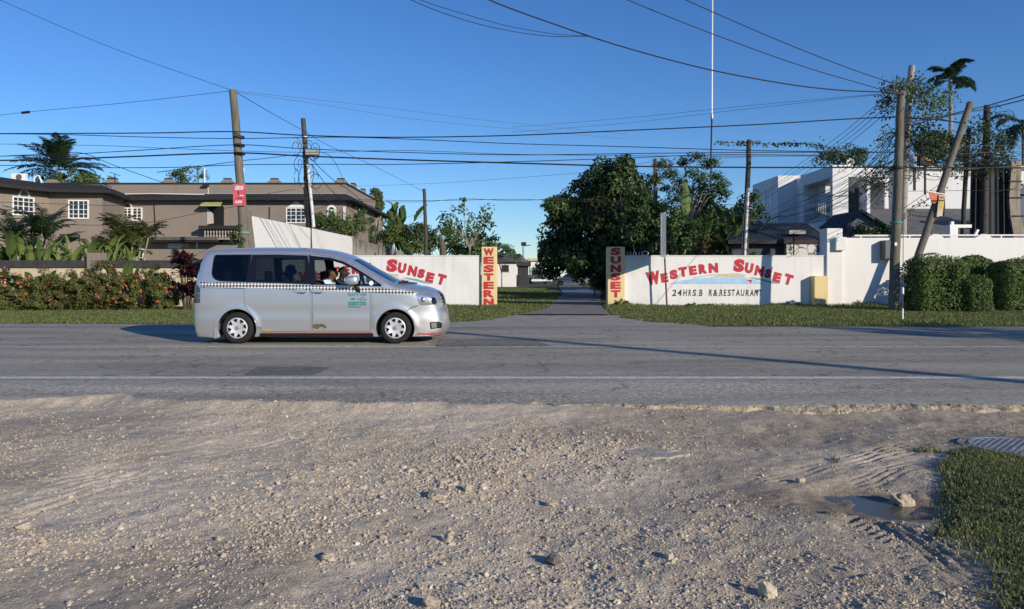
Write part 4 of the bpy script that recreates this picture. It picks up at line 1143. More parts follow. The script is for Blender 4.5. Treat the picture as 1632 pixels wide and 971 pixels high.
def gable_house():
    e = empty("gable_house", (0, 0, 0), label="small house with its wall shade toned blue-grey and a dark gable roof in front of the white building", cat="house")
    Y = 37.0; xl, xm, xr = XX(1344, Y), XX(1376, Y), XX(1424, Y); zr, zl, zrr = ZZ(334, Y), ZZ(362, Y), ZZ(365, Y)
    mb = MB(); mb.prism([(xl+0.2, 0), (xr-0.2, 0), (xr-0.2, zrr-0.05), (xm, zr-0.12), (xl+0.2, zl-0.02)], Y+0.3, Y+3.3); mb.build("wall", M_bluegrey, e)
    mb = MB()
    for (a, za), (b, zb) in (((xl-0.15, zl-0.12), (xm, zr)), ((xm, zr), (xr+0.15, zrr-0.1))):
        mb.add([(a, Y, za), (b, Y, zb), (b, Y+3.4, zb), (a, Y+3.4, za), (a, Y, za-0.17), (b, Y, zb-0.17), (b, Y+3.4, zb-0.17), (a, Y+3.4, za-0.17)], [(0, 1, 2, 3), (4, 7, 6, 5), (0, 4, 5, 1), (1, 5, 6, 2), (2, 6, 7, 3), (3, 7, 4, 0)])
    mb.build("roof", mat("dark_shingle", (0.06, 0.063, 0.07), 0.8, 0.3, 5), e)
gable_house()
def grey_shed():
    e = empty("grey_house", (0, 0, 0), label="low grey house with a hipped metal roof just behind the sign wall", cat="house")
    Y = 33.0; x0, x1 = XX(1160, Y), XX(1318, Y); ze = ZZ(383, Y)
    mb = MB(); mb.box(x0+0.3, x1-0.1, Y+0.4, Y+5.2, 0, ze); mb.build("wall", mat("grey_boards", (0.075, 0.082, 0.095), 0.9, 0.25, 3, stretch=(6, 6, 0.3)), e)
    mb = MB()
    zr = ZZ(356, Y+2.6); vs = [(x0, Y, ze), (x1+0.4, Y, ze), (x1+0.4, Y+5.6, ze), (x0, Y+5.6, ze), (x0+2.0, Y+2.8, zr), (x1+0.4, Y+2.8, zr)]
    mb.add(vs, [(0, 1, 5, 4), (2, 3, 4, 5), (3, 0, 4), (1, 2, 5), (0, 3, 2, 1)])
    rf = mb.build("roof", mat("metal_roof", (0.17, 0.175, 0.185), 0.6, 0.25, 2, stretch=(4, 1, 1)), e)
    mb = MB()
    for k in range(34):
        x = x0+0.15+k*(x1-x0)/33; t = min(1, (x-x0)/2.0); mb.bar((x, Y-0.01, ze+0.03), (x, Y+2.8*t, ze+(zr-ze)*t+0.03), 0.04)
    mb.build("roof_rib", mat("roof_rib", (0.12, 0.125, 0.135), 0.6, 0.2), rf)
    mb = MB(); mb.box(x0, x1+0.4, Y-0.04, Y, ze-0.16, ze+0.01); mb.build("fascia", M_dark, e)
    # cracked pale panel
    m = bpy.data.materials.new("cracked_plaster"); m.use_nodes = True; nt = m.node_tree; p = nt.nodes["Principled BSDF"]; p.inputs["Roughness"].default_value = 0.9
    tc = _n(nt, "ShaderNodeTexCoord"); nz = _n(nt, "ShaderNodeTexNoise"); nz.inputs["Scale"].default_value = 2.2; nz.inputs["Detail"].default_value = 5
    ma = _n(nt, "ShaderNodeVectorMath"); ma.operation = 'MULTIPLY_ADD'; ma.inputs[1].default_value = (0.8, 0.8, 0.8)
    v = _n(nt, "ShaderNodeTexVoronoi"); v.feature = 'DISTANCE_TO_EDGE'; v.inputs["Scale"].default_value = 2.6
    nt.links.new(tc.outputs["Object"], nz.inputs["Vector"]); nt.links.new(nz.outputs["Color"], ma.inputs[0]); nt.links.new(tc.outputs["Object"], ma.inputs[2]); nt.links.new(ma.outputs[0], v.inputs["Vector"])
    rp = _n(nt, "ShaderNodeValToRGB"); rp.color_ramp.elements[0].position = 0.02; rp.color_ramp.elements[0].color = (0.07, 0.07, 0.06, 1); rp.color_ramp.elements[1].position = 0.10; rp.color_ramp.elements[1].color = (0.62, 0.6, 0.55, 1)
    nt.links.new(v.outputs[0], rp.inputs[0]); nt.links.new(rp.outputs[0], p.inputs["Base Color"])
    mb = MB(); mb.box(XX(1254, Y), XX(1310, Y), Y+0.02, Y+0.395, 0, ze-0.17); mb.build("plaster_panel", m, e)
    mb = MB(); mb.tube([(XX(1265, 32.6), 32.6, 0), (XX(1265, 32.6), 32.6, ZZ(372, 32.6))], 0.03, 6); mb.build("thin_post", M_dark, e)
    mb = MB(); mb.box(XX(1258, 33.1), XX(1284, 33.1), 33.1, 33.7, ZZ(373, 33.1), ZZ(367, 33.1)); mb.build("roof_patch", mat("roof_patch", (0.38, 0.36, 0.34), 0.9, 0.3), e)
grey_shed()

# dark corrugated tower with a tan plank edge
def tarp_frame():
    Y = 34.0
    e = empty("tarp_screen", (0, 0, 0), label="tall dark pleated tarpaulin hung beside the poles at the far right", cat="tarpaulin")
    x0, x1 = XX(1548, Y), XX(1608, Y); z0, z1 = 0.0, ZZ(262, Y); n = 46; vs = []; fs = []
    for i in range(n+1):
        t = i/n; x = x0+(x1-x0)*t; y = Y+0.10*math.sin(t*44)*(0.6+0.4*math.sin(t*9))
        for k in range(9):
            zz = z0+(z1-z0)*k/8; sp = 1+0.16*(1-k/8)
            vs.append(((x-(x0+x1)/2)*sp+(x0+x1)/2, y, zz))
    for i in range(n):
        for k in range(8): a = i*9+k; fs.append((a, a+9, a+10, a+1))
    mb = MB(); mb.add(vs, fs); o = mb.build("sheet", mat("black_tarp", (0.022, 0.024, 0.03), 0.6, 0.3, 3), e, smooth=True)
    s = o.modifiers.new("s", 'SOLIDIFY'); s.thickness = 0.02
    e2 = empty("stone_column", (0, 0, 0), label="weathered tan masonry column right of the dark tarpaulin", cat="column")
    mb = MB(); zs = [0, ZZ(376, Y), ZZ(345, Y), ZZ(316, Y), ZZ(290, Y), ZZ(258, Y)]
    xc = [(1617, 1634), (1611, 1630), (1606, 1622), (1604, 1621), (1606, 1622), (1608, 1624)]
    vs = []
    for z, (a, b) in zip(zs, xc):
        a_, b_ = XX(a, Y), XX(b, Y); vs += [(a_, Y-0.2, z), (b_, Y-0.2, z), (b_, Y+0.25, z), (a_, Y+0.25, z)]
    mb.add(vs, [(r*4+k, r*4+(k+1) % 4, r*4+4+(k+1) % 4, r*4+4+k) for r in range(5) for k in range(4)]+[(20, 21, 22, 23)])
    mb.build("shaft", wall_mat("tan_masonry", (0.30, 0.26, 0.20), (0.10, 0.09, 0.075), 0.9), e2)
    mb = MB()
    for py, (a, b) in ((345, (1609, 1630)), (316, (1604, 1624)), (290, (1603, 1623))): mb.box(XX(a, Y)-0.02, XX(b, Y)+0.02, Y-0.24, Y+0.29, ZZ(py, Y)-0.03, ZZ(py, Y)+0.03)
    mb.build("band", M_dark, e2)
tarp_frame()
# blue-grey wall piece at the frame edge behind
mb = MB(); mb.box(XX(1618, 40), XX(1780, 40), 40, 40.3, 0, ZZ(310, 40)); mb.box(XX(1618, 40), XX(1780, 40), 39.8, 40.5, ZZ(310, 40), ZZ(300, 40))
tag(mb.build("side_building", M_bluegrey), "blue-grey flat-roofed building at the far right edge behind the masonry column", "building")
# white brackets and pipes on the plain wall's far side
e = empty("gate_arm", (0, 0, 0), label="white post with a horizontal arm standing behind the plain wall near the tarpaulin", cat="barrier")
Y = 29.9
mb = MB(); mb.box(XX(1514, Y), XX(1527, Y), Y, Y+0.3, 1.2, ZZ(358, Y)); mb.box(XX(1517, Y), XX(1522, Y), Y+0.05, Y+0.2, ZZ(358, Y), ZZ(353, Y)); bevel(mb.build("post", M_winwhite, e), 0.01)
mb = MB(); mb.box(XX(1527, Y)+0.001, XX(1550, Y), Y+0.05, Y+0.15, ZZ(363, Y), ZZ(358, Y)); mb.build("arm", M_winwhite, e)
mb = MB(); mb.bar((XX(1555, Y), Y+0.1, ZZ(377, Y)), (XX(1561, Y), Y+0.1, ZZ(366, Y)), 0.09); mb.build("brace", M_winwhite, e)
# satellite dishes / tank / orange lamp box on the skyline
def dish(px, py, Y, r, label, dark=True):
    c = at(px, py, Y); e = empty("satellite_dish", c, label=label, cat="satellite dish")
    mb = MB(); mb.lathe([(0.001, 0.10), (r*0.5, 0.06), (r, -0.04), (r, -0.06), (r*0.5, 0.04), (0.001, 0.08)], (0, 0, 0), 'y', 28); mb.build("reflector", M_winwhite, e, smooth=True, auto=40)
    if dark:
        mb = MB(); mb.lathe([(0.0, -0.13), (r*0.38, -0.13), (r*0.38, -0.06)], (0.0, 0, 0.02), 'y', 16); mb.build("feed_horn", M_dark, e)
    mb = MB(); mb.tube([(0, 0.12, -0.05), (0, 0.25, -r-0.5)], 0.03, 6); mb.build("mast", M_metal, e)
dish(1355, 259, 46.5, 0.26, "round white satellite dish with dark centre on the white building's roof")
def tank():
    c = at(1459, 256, 40); e = empty("water_tank", (c.x, 40, 0), label="small white domed tank just right of the twin wooden poles", cat="tank")
    z0 = ZZ(268, 40); mb = MB(); mb.lathe([(0.0, z0), (0.36, z0), (0.38, z0+0.45), (0.28, z0+0.68), (0.12, z0+0.78), (0.0, z0+0.79)], n=20); mb.build("tank_body", M_winwhite, e, smooth=True, auto=50)
    mb = MB(); mb.bar((0, 0.1, z0-1.2), (0, 0.1, z0), 0.1); mb.build("stand", M_dark, e)
    c = at(1476, 254, 38); e = empty("lamp_box", c, label="dark box with an orange window mounted behind the wires", cat="lamp")
    mb = MB(); mb.box(-0.38, 0.30, -0.15, 0.2, -0.33, 0.22); bevel(mb.build("housing", M_dark, e), 0.02)
    mb = MB(); mb.box(-0.12, 0.14, -0.165, -0.15, -0.1, 0.05); mb.build("orange_panel", mat("orange", (0.6, 0.18, 0.06), 0.5, 0.2), e)
    mb = MB(); mb.bar((0, 0.1, -1.8), (0, 0.1, -0.33), 0.08); mb.build("stand", M_dark, e)
tank()

# ================================================================ down the lane
def lane_shed():
    Y = 78.0; e = empty("white_shed", (0, 0, 0), label="white block shed with one small window down the lane, right of the left gate pillar", cat="shed")
    x0, x1 = XX(770, Y), XX(823, Y); zt = ZZ(418, Y)
    mb = MB(); mb.box(x0, x1, Y, Y+8, 0, zt); mb.build("wall", M_white2, e)
    mb = MB(); mb.box(XX(800, Y), XX(811, Y), Y-0.03, Y+0.02, ZZ(433, Y), ZZ(422.5, Y)); w = mb.build("window", M_pane, e)
    mb = MB(); mb.box(XX(799, Y), XX(812, Y), Y-0.05, Y+0.01, ZZ(434, Y), ZZ(433, Y)-0.002); mb.build("sill", M_oldconc, w)
    mb = MB(); mb.add([(x0-0.5, Y-0.5, zt+0.02), (x1+0.5, Y-0.5, zt+0.02), (x1+1.5, Y+8.2, zt+0.1), (x0, Y+8.2, zt+0.1), (x0, Y+4, ZZ(402, Y+4)), (x1+0.5, Y+4, ZZ(405, Y+4))], [(0, 1, 5, 4), (5, 2, 3, 4), (1, 2, 5), (0, 4, 3), (0, 3, 2, 1)])
    mb.build("roof", mat("tin_roof", (0.11, 0.10, 0.09), 0.8, 0.4, 1.2), e)
lane_shed()
def far_house():
    Y = 150; e = empty("far_house", (0, 0, 0), label="distant white house with a cream roof edge at the end of the lane", cat="house")
    x0, x1 = XX(845, Y), XX(905, Y); zt = ZZ(416, Y)
    mb = MB(); mb.box(x0, x1, Y, Y+8, 0, zt); mb.build("wall", M_white2, e)
    mb = MB(); mb.box(x0-0.4, x1+0.4, Y-0.5, Y+8.5, zt, zt+0.5); mb.build("roof", M_cream, e)
    for k in range(3):
        mb = MB(); x = x0+1.2+k*2; mb.box(x, x+0.8, Y-0.05, Y+0.02, 1.4, 2.6); mb.build("window", M_pane, e)
far_house()
mb = MB(); Y = 92; mb.box(XX(826, Y), XX(842, Y), Y, Y+10, 0, ZZ(424, Y)); mb.prism([(XX(824, Y), ZZ(424, Y)), (XX(846, Y), ZZ(424, Y)), (XX(846, Y), ZZ(418, Y)), (XX(832, Y), ZZ(411, Y)), (XX(824, Y), ZZ(411, Y))], Y-0.4, Y+10.4)
tag(mb.build("dark_shed", mat("dark_shed", (0.045, 0.045, 0.048), 0.9, 0.4)), "dark lean-to shed behind the white shed down the lane", "shed")
# ================================================================ vegetation
def unit(v): return v/np.maximum(np.linalg.norm(v, axis=-1, keepdims=True), 1e-9)
def leaf_geo(P, N, size, aspect=0.5, fold=0.25, droop=0.3, r=None):
    """folded pointed leaves at P, faces looking along N; 6 corners, 4 triangles each"""
    r = r or rng; n = len(P); size = np.broadcast_to(np.asarray(size, float), (n,))
    t = unit(np.cross(N, unit(r.normal(size=(n, 3))))); t[:, 2] -= droop; t = unit(t)
    s = unit(np.cross(t, N)); nn = np.cross(s, t)
    L = size[:, None]; W = L*aspect/2
    a = P - t*L*0.5; m1 = P - t*L*0.05; b = P + t*L*0.5 - nn*L*0.12
    l = m1 + s*W + nn*L*fold*0.3; q = m1 - s*W + nn*L*fold*0.3
    V = np.stack([a, l, b, q, m1], 1).reshape(-1, 3)
    i = np.arange(n)*5
    F = np.concatenate([np.stack([i, i+4, i+1], 1), np.stack([i+1, i+4, i+2], 1), np.stack([i, i+3, i+4], 1), np.stack([i+3, i+2, i+4], 1)])
    return V, F
class LV:
    def __init__(s): s.V = []; s.F = []; s.n = 0; s.m = []
    def add(s, V, F, m=0): s.V.append(V); s.F.append(np.asarray(F)+s.n); s.n += len(V); s.m.append(np.full(len(F), m)); return s
    def build(s, name, mats, parent=None): return np_mesh(name, np.concatenate(s.V), np.concatenate(s.F), mats, parent, midx=np.concatenate(s.m))
def clumps(c, rad, ncl, clr, per, lsize, r, shell=0.75, aspect=0.5, up=0.35, bottom=-1.0, lean=0.0, flat=0.8, droop=0.3):
    """leaf clumps spread through an uneven ellipsoid"""
    c = np.array(c, float); rad = np.array(rad, float)
    d = unit(r.normal(size=(ncl*3, 3))); d = d[d[:, 2] > bottom][:ncl]
    k = len(d); rr = np.where(r.random(k) < shell, r.uniform(0.78, 1.05, k), r.uniform(0.25, 0.8, k))
    wob = 1 + 0.28*np.sin(3.1*d[:, 0]+c[0])*np.cos(2.7*d[:, 2]+c[1]) + 0.10*r.normal(size=k)
    C = c + d*rad*(rr*wob)[:, None]
    cr = clr*r.uniform(0.6, 1.3, k)
    idx = np.repeat(np.arange(k), per); n = len(idx)
    o = unit(r.normal(size=(n, 3))); rad2 = r.uniform(0.35, 1.0, n)**0.6
    off = o*(rad2*cr[idx])[:, None]; off[:, 2] *= flat
    P = C[idx] + off
    N = unit(o*0.7 + d[idx]*0.5 + r.normal(size=(n, 3))*0.45 + np.array([0, 0, up]))
    return leaf_geo(P, N, lsize*r.uniform(0.6, 1.3, n), aspect, droop=droop, r=r), C
def branches(mb, base, C, r, rad=0.10, trunk_top=None, n=10):
    base = Vector(base); tt = Vector(trunk_top) if trunk_top is not None else base
    pts = [base.lerp(tt, t)+Vector((r.normal()*0.05, r.normal()*0.05, 0))*t for t in (0, 0.35, 0.7, 1)]
    mb.tube(pts, [rad*1.25, rad, rad*0.85, rad*0.7], 9)
    for i in r.choice(len(C), min(n, len(C)), replace=False):
        e = Vector(C[i]); m = tt.lerp(e, 0.5)+Vector((r.normal()*0.1, r.normal()*0.1, abs(r.normal())*0.12)); s = tt.lerp(base, r.uniform(0, 0.35))
        mb.tube([s, m, e], [rad*0.5, rad*0.3, rad*0.08], 6)
M_bark = mat("bark", (0.12, 0.095, 0.07), 0.95, 0.35, 6, 0.8, 18, stretch=(3, 3, 0.6))
M_palebark = mat("pale_bark", (0.28, 0.25, 0.20), 0.95, 0.3, 6, 0.5, 18, stretch=(3, 3, 0.6))
L_dark = leaf_mat("leaf_dark", (0.018, 0.038, 0.011), (0.072, 0.12, 0.03), 0.42, 0.18, 0.4, (0.07, 0.11, 0.03))
L_mid = leaf_mat("leaf_mid", (0.035, 0.07, 0.018), (0.11, 0.175, 0.045), 0.45, 0.28, 0.4, (0.12, 0.17, 0.05))
L_light = leaf_mat("leaf_light", (0.06, 0.10, 0.024), (0.15, 0.21, 0.055), 0.45, 0.35, 0.35, (0.2, 0.24, 0.08))
L_hedge = leaf_mat("leaf_hedge", (0.055, 0.10, 0.028), (0.18, 0.255, 0.07), 0.55, 0.25, 0.25, (0.18, 0.23, 0.07))
L_ixora = leaf_mat("leaf_ixora", (0.055, 0.085, 0.02), (0.17, 0.20, 0.055), 0.5, 0.35, 0.3, (0.30, 0.13, 0.06))
L_bronze = leaf_mat("leaf_bronze", (0.06, 0.075, 0.02), (0.17, 0.165, 0.055), 0.5, 0.3, 0.3, (0.28, 0.12, 0.07))
L_flower = leaf_mat("flower_orange", (0.42, 0.10, 0.04), (0.58, 0.24, 0.13), 0.7, 0.2, 0.1)
L_pink = leaf_mat("flower_pink", (0.38, 0.09, 0.30), (0.55, 0.2, 0.45), 0.7, 0.2, 0.1)
L_whitefl = leaf_mat("flower_white", (0.6, 0.6, 0.55), (0.8, 0.8, 0.75), 0.7, 0.2, 0.1)
L_purple = leaf_mat("leaf_purple", (0.02, 0.010, 0.012), (0.075, 0.022, 0.03), 0.4, 0.2, 0.4)
L_palm = leaf_mat("palm_leaf", (0.012, 0.032, 0.014), (0.045, 0.085, 0.035), 0.4, 0.2, 0.4)
L_areca = leaf_mat("areca_leaf", (0.05, 0.075, 0.022), (0.14, 0.165, 0.05), 0.45, 0.3, 0.35, (0.2, 0.13, 0.06))
L_banana = leaf_mat("banana_leaf", (0.15, 0.22, 0.05), (0.31, 0.38, 0.11), 0.45, 0.4, 0.35)
L_bananadk = leaf_mat("broad_leaf_dark", (0.035, 0.07, 0.018), (0.10, 0.165, 0.04), 0.4, 0.3, 0.4)
L_dry = leaf_mat("dry_leaf", (0.10, 0.07, 0.04), (0.2, 0.15, 0.09), 0.8, 0.15, 0.1)

def bush(c, rad, label, lm, cat="bush", group=None, ncl=50, clr=0.22, per=60, lsize=0.10, flower=None, fn=30, seed=0, aspect=0.5, name="bush", stem=True, bottom=-0.6, shell=0.8, flat=0.85):
    r = np.random.default_rng(seed+500); e = empty(name, (0, 0, 0), label=label, cat=cat, group=group)
    (V, F), C = clumps(c, rad, ncl, clr, per, lsize, r, aspect=aspect, bottom=bottom, shell=shell, flat=flat)
    V[:, 2] = np.maximum(V[:, 2], 0.02)
    LV().add(V, F).build("foliage", lm, e)
    if stem:
        mb = MB(); b = Vector((c[0], c[1], 0)); branches(mb, b, C, r, min(0.05, rad[0]*0.08), b.lerp(Vector(c), 0.5), 9); mb.build("stems", M_bark, e)
    if flower is not None:
        lv = LV(); d = unit(r.normal(size=(fn*6, 3))); d = d[(d[:, 1] < 0.35) & (d[:, 2] > -0.55)][:fn]
        P0 = np.array(c)+d*np.array(rad)*1.08
        for k, p in enumerate(P0):
            m = int(r.integers(3, 17)); q = unit(r.normal(size=(m, 3)))*r.uniform(0.6, 1.5)
            V, F = leaf_geo(p+q*r.uniform(0.03, 0.075), unit(q+np.array([0, -0.2, 0.3])), 0.075, 0.7, r=r); lv.add(V, F)
        lv.build("blossom", flower, e)
    return e

def frond(lv, base, az, elev, L, droop, nl=34, lw=0.035, ll=0.55, r=None, m=0, hang=0.35, rm=None):
    """one feather leaf: arching rib with two rows of leaflets"""
    r = r or rng; n = nl
    t = np.linspace(0, 1, n); a = elev - droop*t**1.4
    ds = L/(n-1); hx = np.concatenate([[0], np.cumsum(np.cos((a[1:]+a[:-1])/2)*ds)]); hz = np.concatenate([[0], np.cumsum(np.sin((a[1:]+a[:-1])/2)*ds)])
    d = np.array([math.cos(az), math.sin(az), 0]); s = np.array([-d[1], d[0], 0])
    C = np.array(base)+hx[:, None]*d+np.array([0, 0, 1])*hz[:, None]
    T = unit(np.gradient(C, axis=0)); U = unit(np.cross(np.broadcast_to(s, T.shape), T)); U[U[:, 2] < 0] *= -1
    k = np.arange(n) > n*0.12
    lens = ll*np.sin(np.pi*(0.12+0.86*t))**0.7*r.uniform(0.8, 1.15, n)
    for side in (-1, 1):
        P = C[k]; ln = lens[k][:, None]; tt = T[k]
        dirv = unit(side*s*0.85+tt*0.65+U[k]*0.15+r.normal(size=P.shape)*0.10)
        mid = P+dirv*ln*0.5; tip = P+dirv*ln-np.array([0, 0, 1])*ln*hang
        w = tt*lw
        V = np.stack([P-w*0.6, P+w*0.6, mid+w, mid-w, tip], 1).reshape(-1, 3); i = np.arange(len(P))*5
        lv.add(V, np.concatenate([np.stack([i, i+1, i+2], 1), np.stack([i, i+2, i+3], 1), np.stack([i+3, i+2, i+4], 1)]), m)
    # rib
    w = s*0.02
    V = np.concatenate([C-w, C+w, C-U*0.02]); i = np.arange(n-1)
    F = np.concatenate([np.stack([i, i+1, i+n], 1), np.stack([i+1, i+n+1, i+n], 1), np.stack([i, i+2*n, i+1], 1), np.stack([i+n, i+n+1, i+2*n], 1)])
    lv.add(V, F, m if rm is None else rm)
def palm(px, py_crown, Y, z0, L, nf, label, lm, seed=0, droop=1.5, trunk_r=0.12, lean=0.0, ll=0.6, lw=0.035, elev=(-0.2, 1.35), nl=34, name="palm_tree", hang=0.35, az0=0):
    r = np.random.default_rng(seed+900); c = at(px, py_crown, Y); e = empty(name, (0, 0, 0), label=label, cat="palm")
    lv = LV()
    for k in range(nf):
        el = elev[0]+(elev[1]-elev[0])*((k*0.7549+0.3) % 1)
        frond(lv, c, az0+k*2.39996, el, L*r.uniform(0.85, 1.1), droop*r.uniform(0.8, 1.2), nl, lw, ll, r, hang=hang)
    lv.build("crown", lm, e)
    mb = MB(); b = Vector((c.x+lean, Y, z0)); mb.tube([b, b.lerp(c, 0.4)+Vector((lean*0.1, 0, 0)), b.lerp(c, 0.8), c], [trunk_r*1.25, trunk_r, trunk_r*0.9, trunk_r*0.8], 10); mb.build("trunk", M_palebark, e)
    return e
def areca(px, py0, py1, Y, nstem, label, seed=0, spread=1.2, L=1.5, lm=None):
    """clump of slim stems each with arching feather leaves"""
    r = np.random.default_rng(seed+1300); b = Vector((XX(px, Y), Y, 0)); zt = ZZ(py0, Y); e = empty("areca_palm", (0, 0, 0), label=label, cat="palm")
    lv = LV(); mb = MB()
    for k in range(nstem):
        a = r.uniform(0, 6.28); q = r.uniform(0.15, 1)*spread; top = b+Vector((math.cos(a)*q, math.sin(a)*q*0.7, (zt-0.4)*r.uniform(0.5, 0.82)))
        foot = b+Vector((math.cos(a)*q*0.3, math.sin(a)*q*0.3, 0)); mb.tube([foot, foot.lerp(top, 0.5), top], [0.05, 0.04, 0.03], 6)
        for j in range(7):
            az = a+r.normal()*1.1+j*0.9; frond(lv, top, az, r.uniform(0.85, 1.5), L*r.uniform(0.7, 1.1), r.uniform(0.9, 1.9), 28, 0.020, 0.36, r)
    lv.build("fronds", lm or L_areca, e); mb.build("stems", M_palebark, e); return e
def broadleaf(lv, base, az, elev, L, W, droop, r, m=0, fold=0.25, stalk=0.35, tear=0.0):
    n = 11; t = np.linspace(0, 1, n); a = elev-droop*t**1.5
    tot = L*(1+stalk); nn = 16; tt = np.linspace(0, 1, nn); aa = elev-droop*np.clip((tt*tot-stalk*L)/L, 0, 1)**1.5
    ds = tot/(nn-1); hx = np.concatenate([[0], np.cumsum(np.cos(aa[:-1])*ds)]); hz = np.concatenate([[0], np.cumsum(np.sin(aa[:-1])*ds)])
    d = np.array([math.cos(az), math.sin(az), 0]); s = np.array([-d[1], d[0], 0]); s = unit(s+0.25*r.normal()*np.array([0, 0, 1]))
    C = np.array(base)+hx[:, None]*d+np.array([0, 0, 1])*hz[:, None]
    T = unit(np.gradient(C, axis=0)); U = np.cross(T, s)
    U = np.where((U[:, 2] < 0)[:, None] & (np.abs(U[:, 2]) > 0.02)[:, None], -U, U)
    q = np.clip((tt*tot-stalk*L)/L, 0, 1); w = W/2*np.where(q > 0, np.sin(np.pi*np.clip(q, 0, 1)**0.75)**0.65, 0)+0.015
    w = w*(1+tear*r.normal(size=nn)*0.3)
    V = np.concatenate([C, C+s*w[:, None]+U*(w*fold*1.6)[:, None], C-s*w[:, None]+U*(w*fold*1.6)[:, None]]); i = np.arange(nn-1)
    F = np.concatenate([np.stack([i, i+1, i+nn], 1), np.stack([i+1, i+nn+1, i+nn], 1), np.stack([i, i+2*nn, i+1], 1), np.stack([i+1, i+2*nn, i+2*nn+1], 1)])
    lv.add(V, F, m)
def heliconia(px, Y, ztop, nleaf, label, seed=0, L=0.9, W=0.26, lm=None, spread=0.35, name="banana_plant", cat="plant", z0=0.0, elev=(0.9, 1.5), group=None, droop=(0.3, 1.2), tear=0.0, stalk=0.9):
    r = np.random.default_rng(seed+1700); b = np.array([XX(px, Y), Y, z0]); lv = LV()
    for k in range(nleaf):
        az = r.uniform(0, 6.28); p = b+np.array([r.normal()*spread, r.normal()*spread*0.6, 0]); h = (ztop-z0)*r.uniform(0.65, 1.05)
        LL = L*r.uniform(0.75, 1.15); st = max(0.15, (h-LL)/LL) if stalk is None else stalk
        p[2] = max(z0, z0+h-LL*(1+st)*0.95)
        broadleaf(lv, p, az, r.uniform(*elev), LL, W*r.uniform(0.8, 1.2), r.uniform(*droop), r, 0, 0.25, st, tear)
        if p[2] > z0+0.1:
            V = np.array([[p[0]-0.03, p[1], z0], [p[0]+0.03, p[1], z0], [p[0]+0.02, p[1], p[2]+0.05], [p[0]-0.02, p[1], p[2]+0.05], [p[0], p[1]-0.03, z0], [p[0], p[1]-0.02, p[2]+0.05]])
            lv.add(V, np.array([[0, 4, 3], [4, 5, 3], [4, 1, 5], [1, 2, 5]]), 0)
    o = lv.build(name, lm or L_banana); tag(o, label, cat, group); return o
def tree(c, rad, base, label, lm, seed=0, ncl=90, clr=0.5, per=70, lsize=0.2, name="tree", trunk=0.15, tt=0.45, bark=None, aspect=0.5, bottom=-0.75, nb=14, group=None, shell=0.75, flat=0.8, extra=()):
    r = np.random.default_rng(seed+2100); e = empty(name, (0, 0, 0), label=label, cat="tree", group=group)
    lv = LV(); CC = []
    for (cc, rr, nc) in [(c, rad, ncl)]+list(extra):
        (V, F), C = clumps(cc, rr, nc, clr, per, lsize, r, aspect=aspect, bottom=bottom, shell=shell, flat=flat); lv.add(V, F); CC.append(C)
    lv.build("crown", lm, e); C = np.concatenate(CC)
    mb = MB(); b = Vector(base); branches(mb, b, C, r, trunk, b.lerp(Vector(c), tt), nb); mb.build("trunk", bark or M_bark, e); return e

# ---- flower bed along the hotel wall (front row at Y about 26.5)
GF = "flowering hedge bushes in front of the garden wall"
def bed(px, py, hw, hpx, lab, lm, seed, fl=L_flower, fn=16, Y=26.3):
    c = at(px, py, Y); s = Y/FPX; zt = ZZ(py-hpx, Y); c.z = zt*0.5
    bush((c.x, Y, zt*0.50), (hw*s, 0.62, zt*0.50), lab, lm, "bush", GF, ncl=int(26+hw*1.2), clr=0.18, per=125, lsize=0.08, flower=fl, fn=int(fn*1.1), seed=seed, name="flower_bush", bottom=-0.95, shell=0.85)
bed(-30, 470, 34, 36, "flowering bush cut by the left edge of the photo, in front of the garden wall", L_ixora, 1)
bed(20, 470, 32, 34, "yellow-green flowering bush with bright orange blooms at the left end of the bed", L_ixora, 2, fn=22)
bed(68, 468, 30, 34, "yellow-green bush with few flowers, second from the left in the bed", L_ixora, 3, fn=8)
bed(100, 468, 20, 30, "reddish-brown bush under the garden wall, left of the taupe pillar", L_bronze, 4, fn=6)
bed(132, 466, 22, 34, "green bush in the bed at the foot of the taupe pillar", L_ixora, 5, fn=5)
bed(168, 464, 22, 40, "bronze tall flower bush just right of the taupe pillar", L_bronze, 6, fn=12)
bed(206, 468, 26, 28, "flower bush with most orange blooms below the upright broad leaves", L_ixora, 7, fn=30)
bed(256, 462, 26, 32, "rounded flower bush standing apart at the right end of the bed", L_ixora, 8, fn=22)
# bougainvillea at the frame edge
c = at(6, 438, 27.2); bush((c.x, 27.2, c.z), (0.35, 0.3, 0.3), "small pink flowering shrub at the left edge above the flower bed", L_mid, "shrub", ncl=16, clr=0.12, per=40, lsize=0.08, flower=L_pink, fn=16, seed=12, name="flower_shrub")
# dark purple cordyline by the van's tail
r_ = np.random.default_rng(77)
def cordyline():
    Y = 25.9; e = empty("cordyline", (0, 0, 0), label="dark purple-leaved tall shrub right behind the minivan's tail", cat="shrub"); lv = LV(); mb = MB()
    b = np.array([XX(300, Y), Y, 0.0])
    for k in range(20):
        top = b+np.array([r_.uniform(-0.25, 0.5), r_.uniform(-0.4, 0.4), r_.uniform(0.5, 1.95)])
        mb.tube([b+np.array([top[0]-b[0], top[1]-b[1], 0])*0.4, top], [0.025, 0.02], 6)
        for j in range(16): broadleaf(lv, top, r_.uniform(0, 6.28), r_.uniform(0.1, 1.35), r_.uniform(0.32, 0.5), 0.10, r_.uniform(0.5, 1.6), r_, 0, 0.2, 0.15)
    lv.build("foliage", L_purple, e); mb.build("stems", M_bark, e)
cordyline()
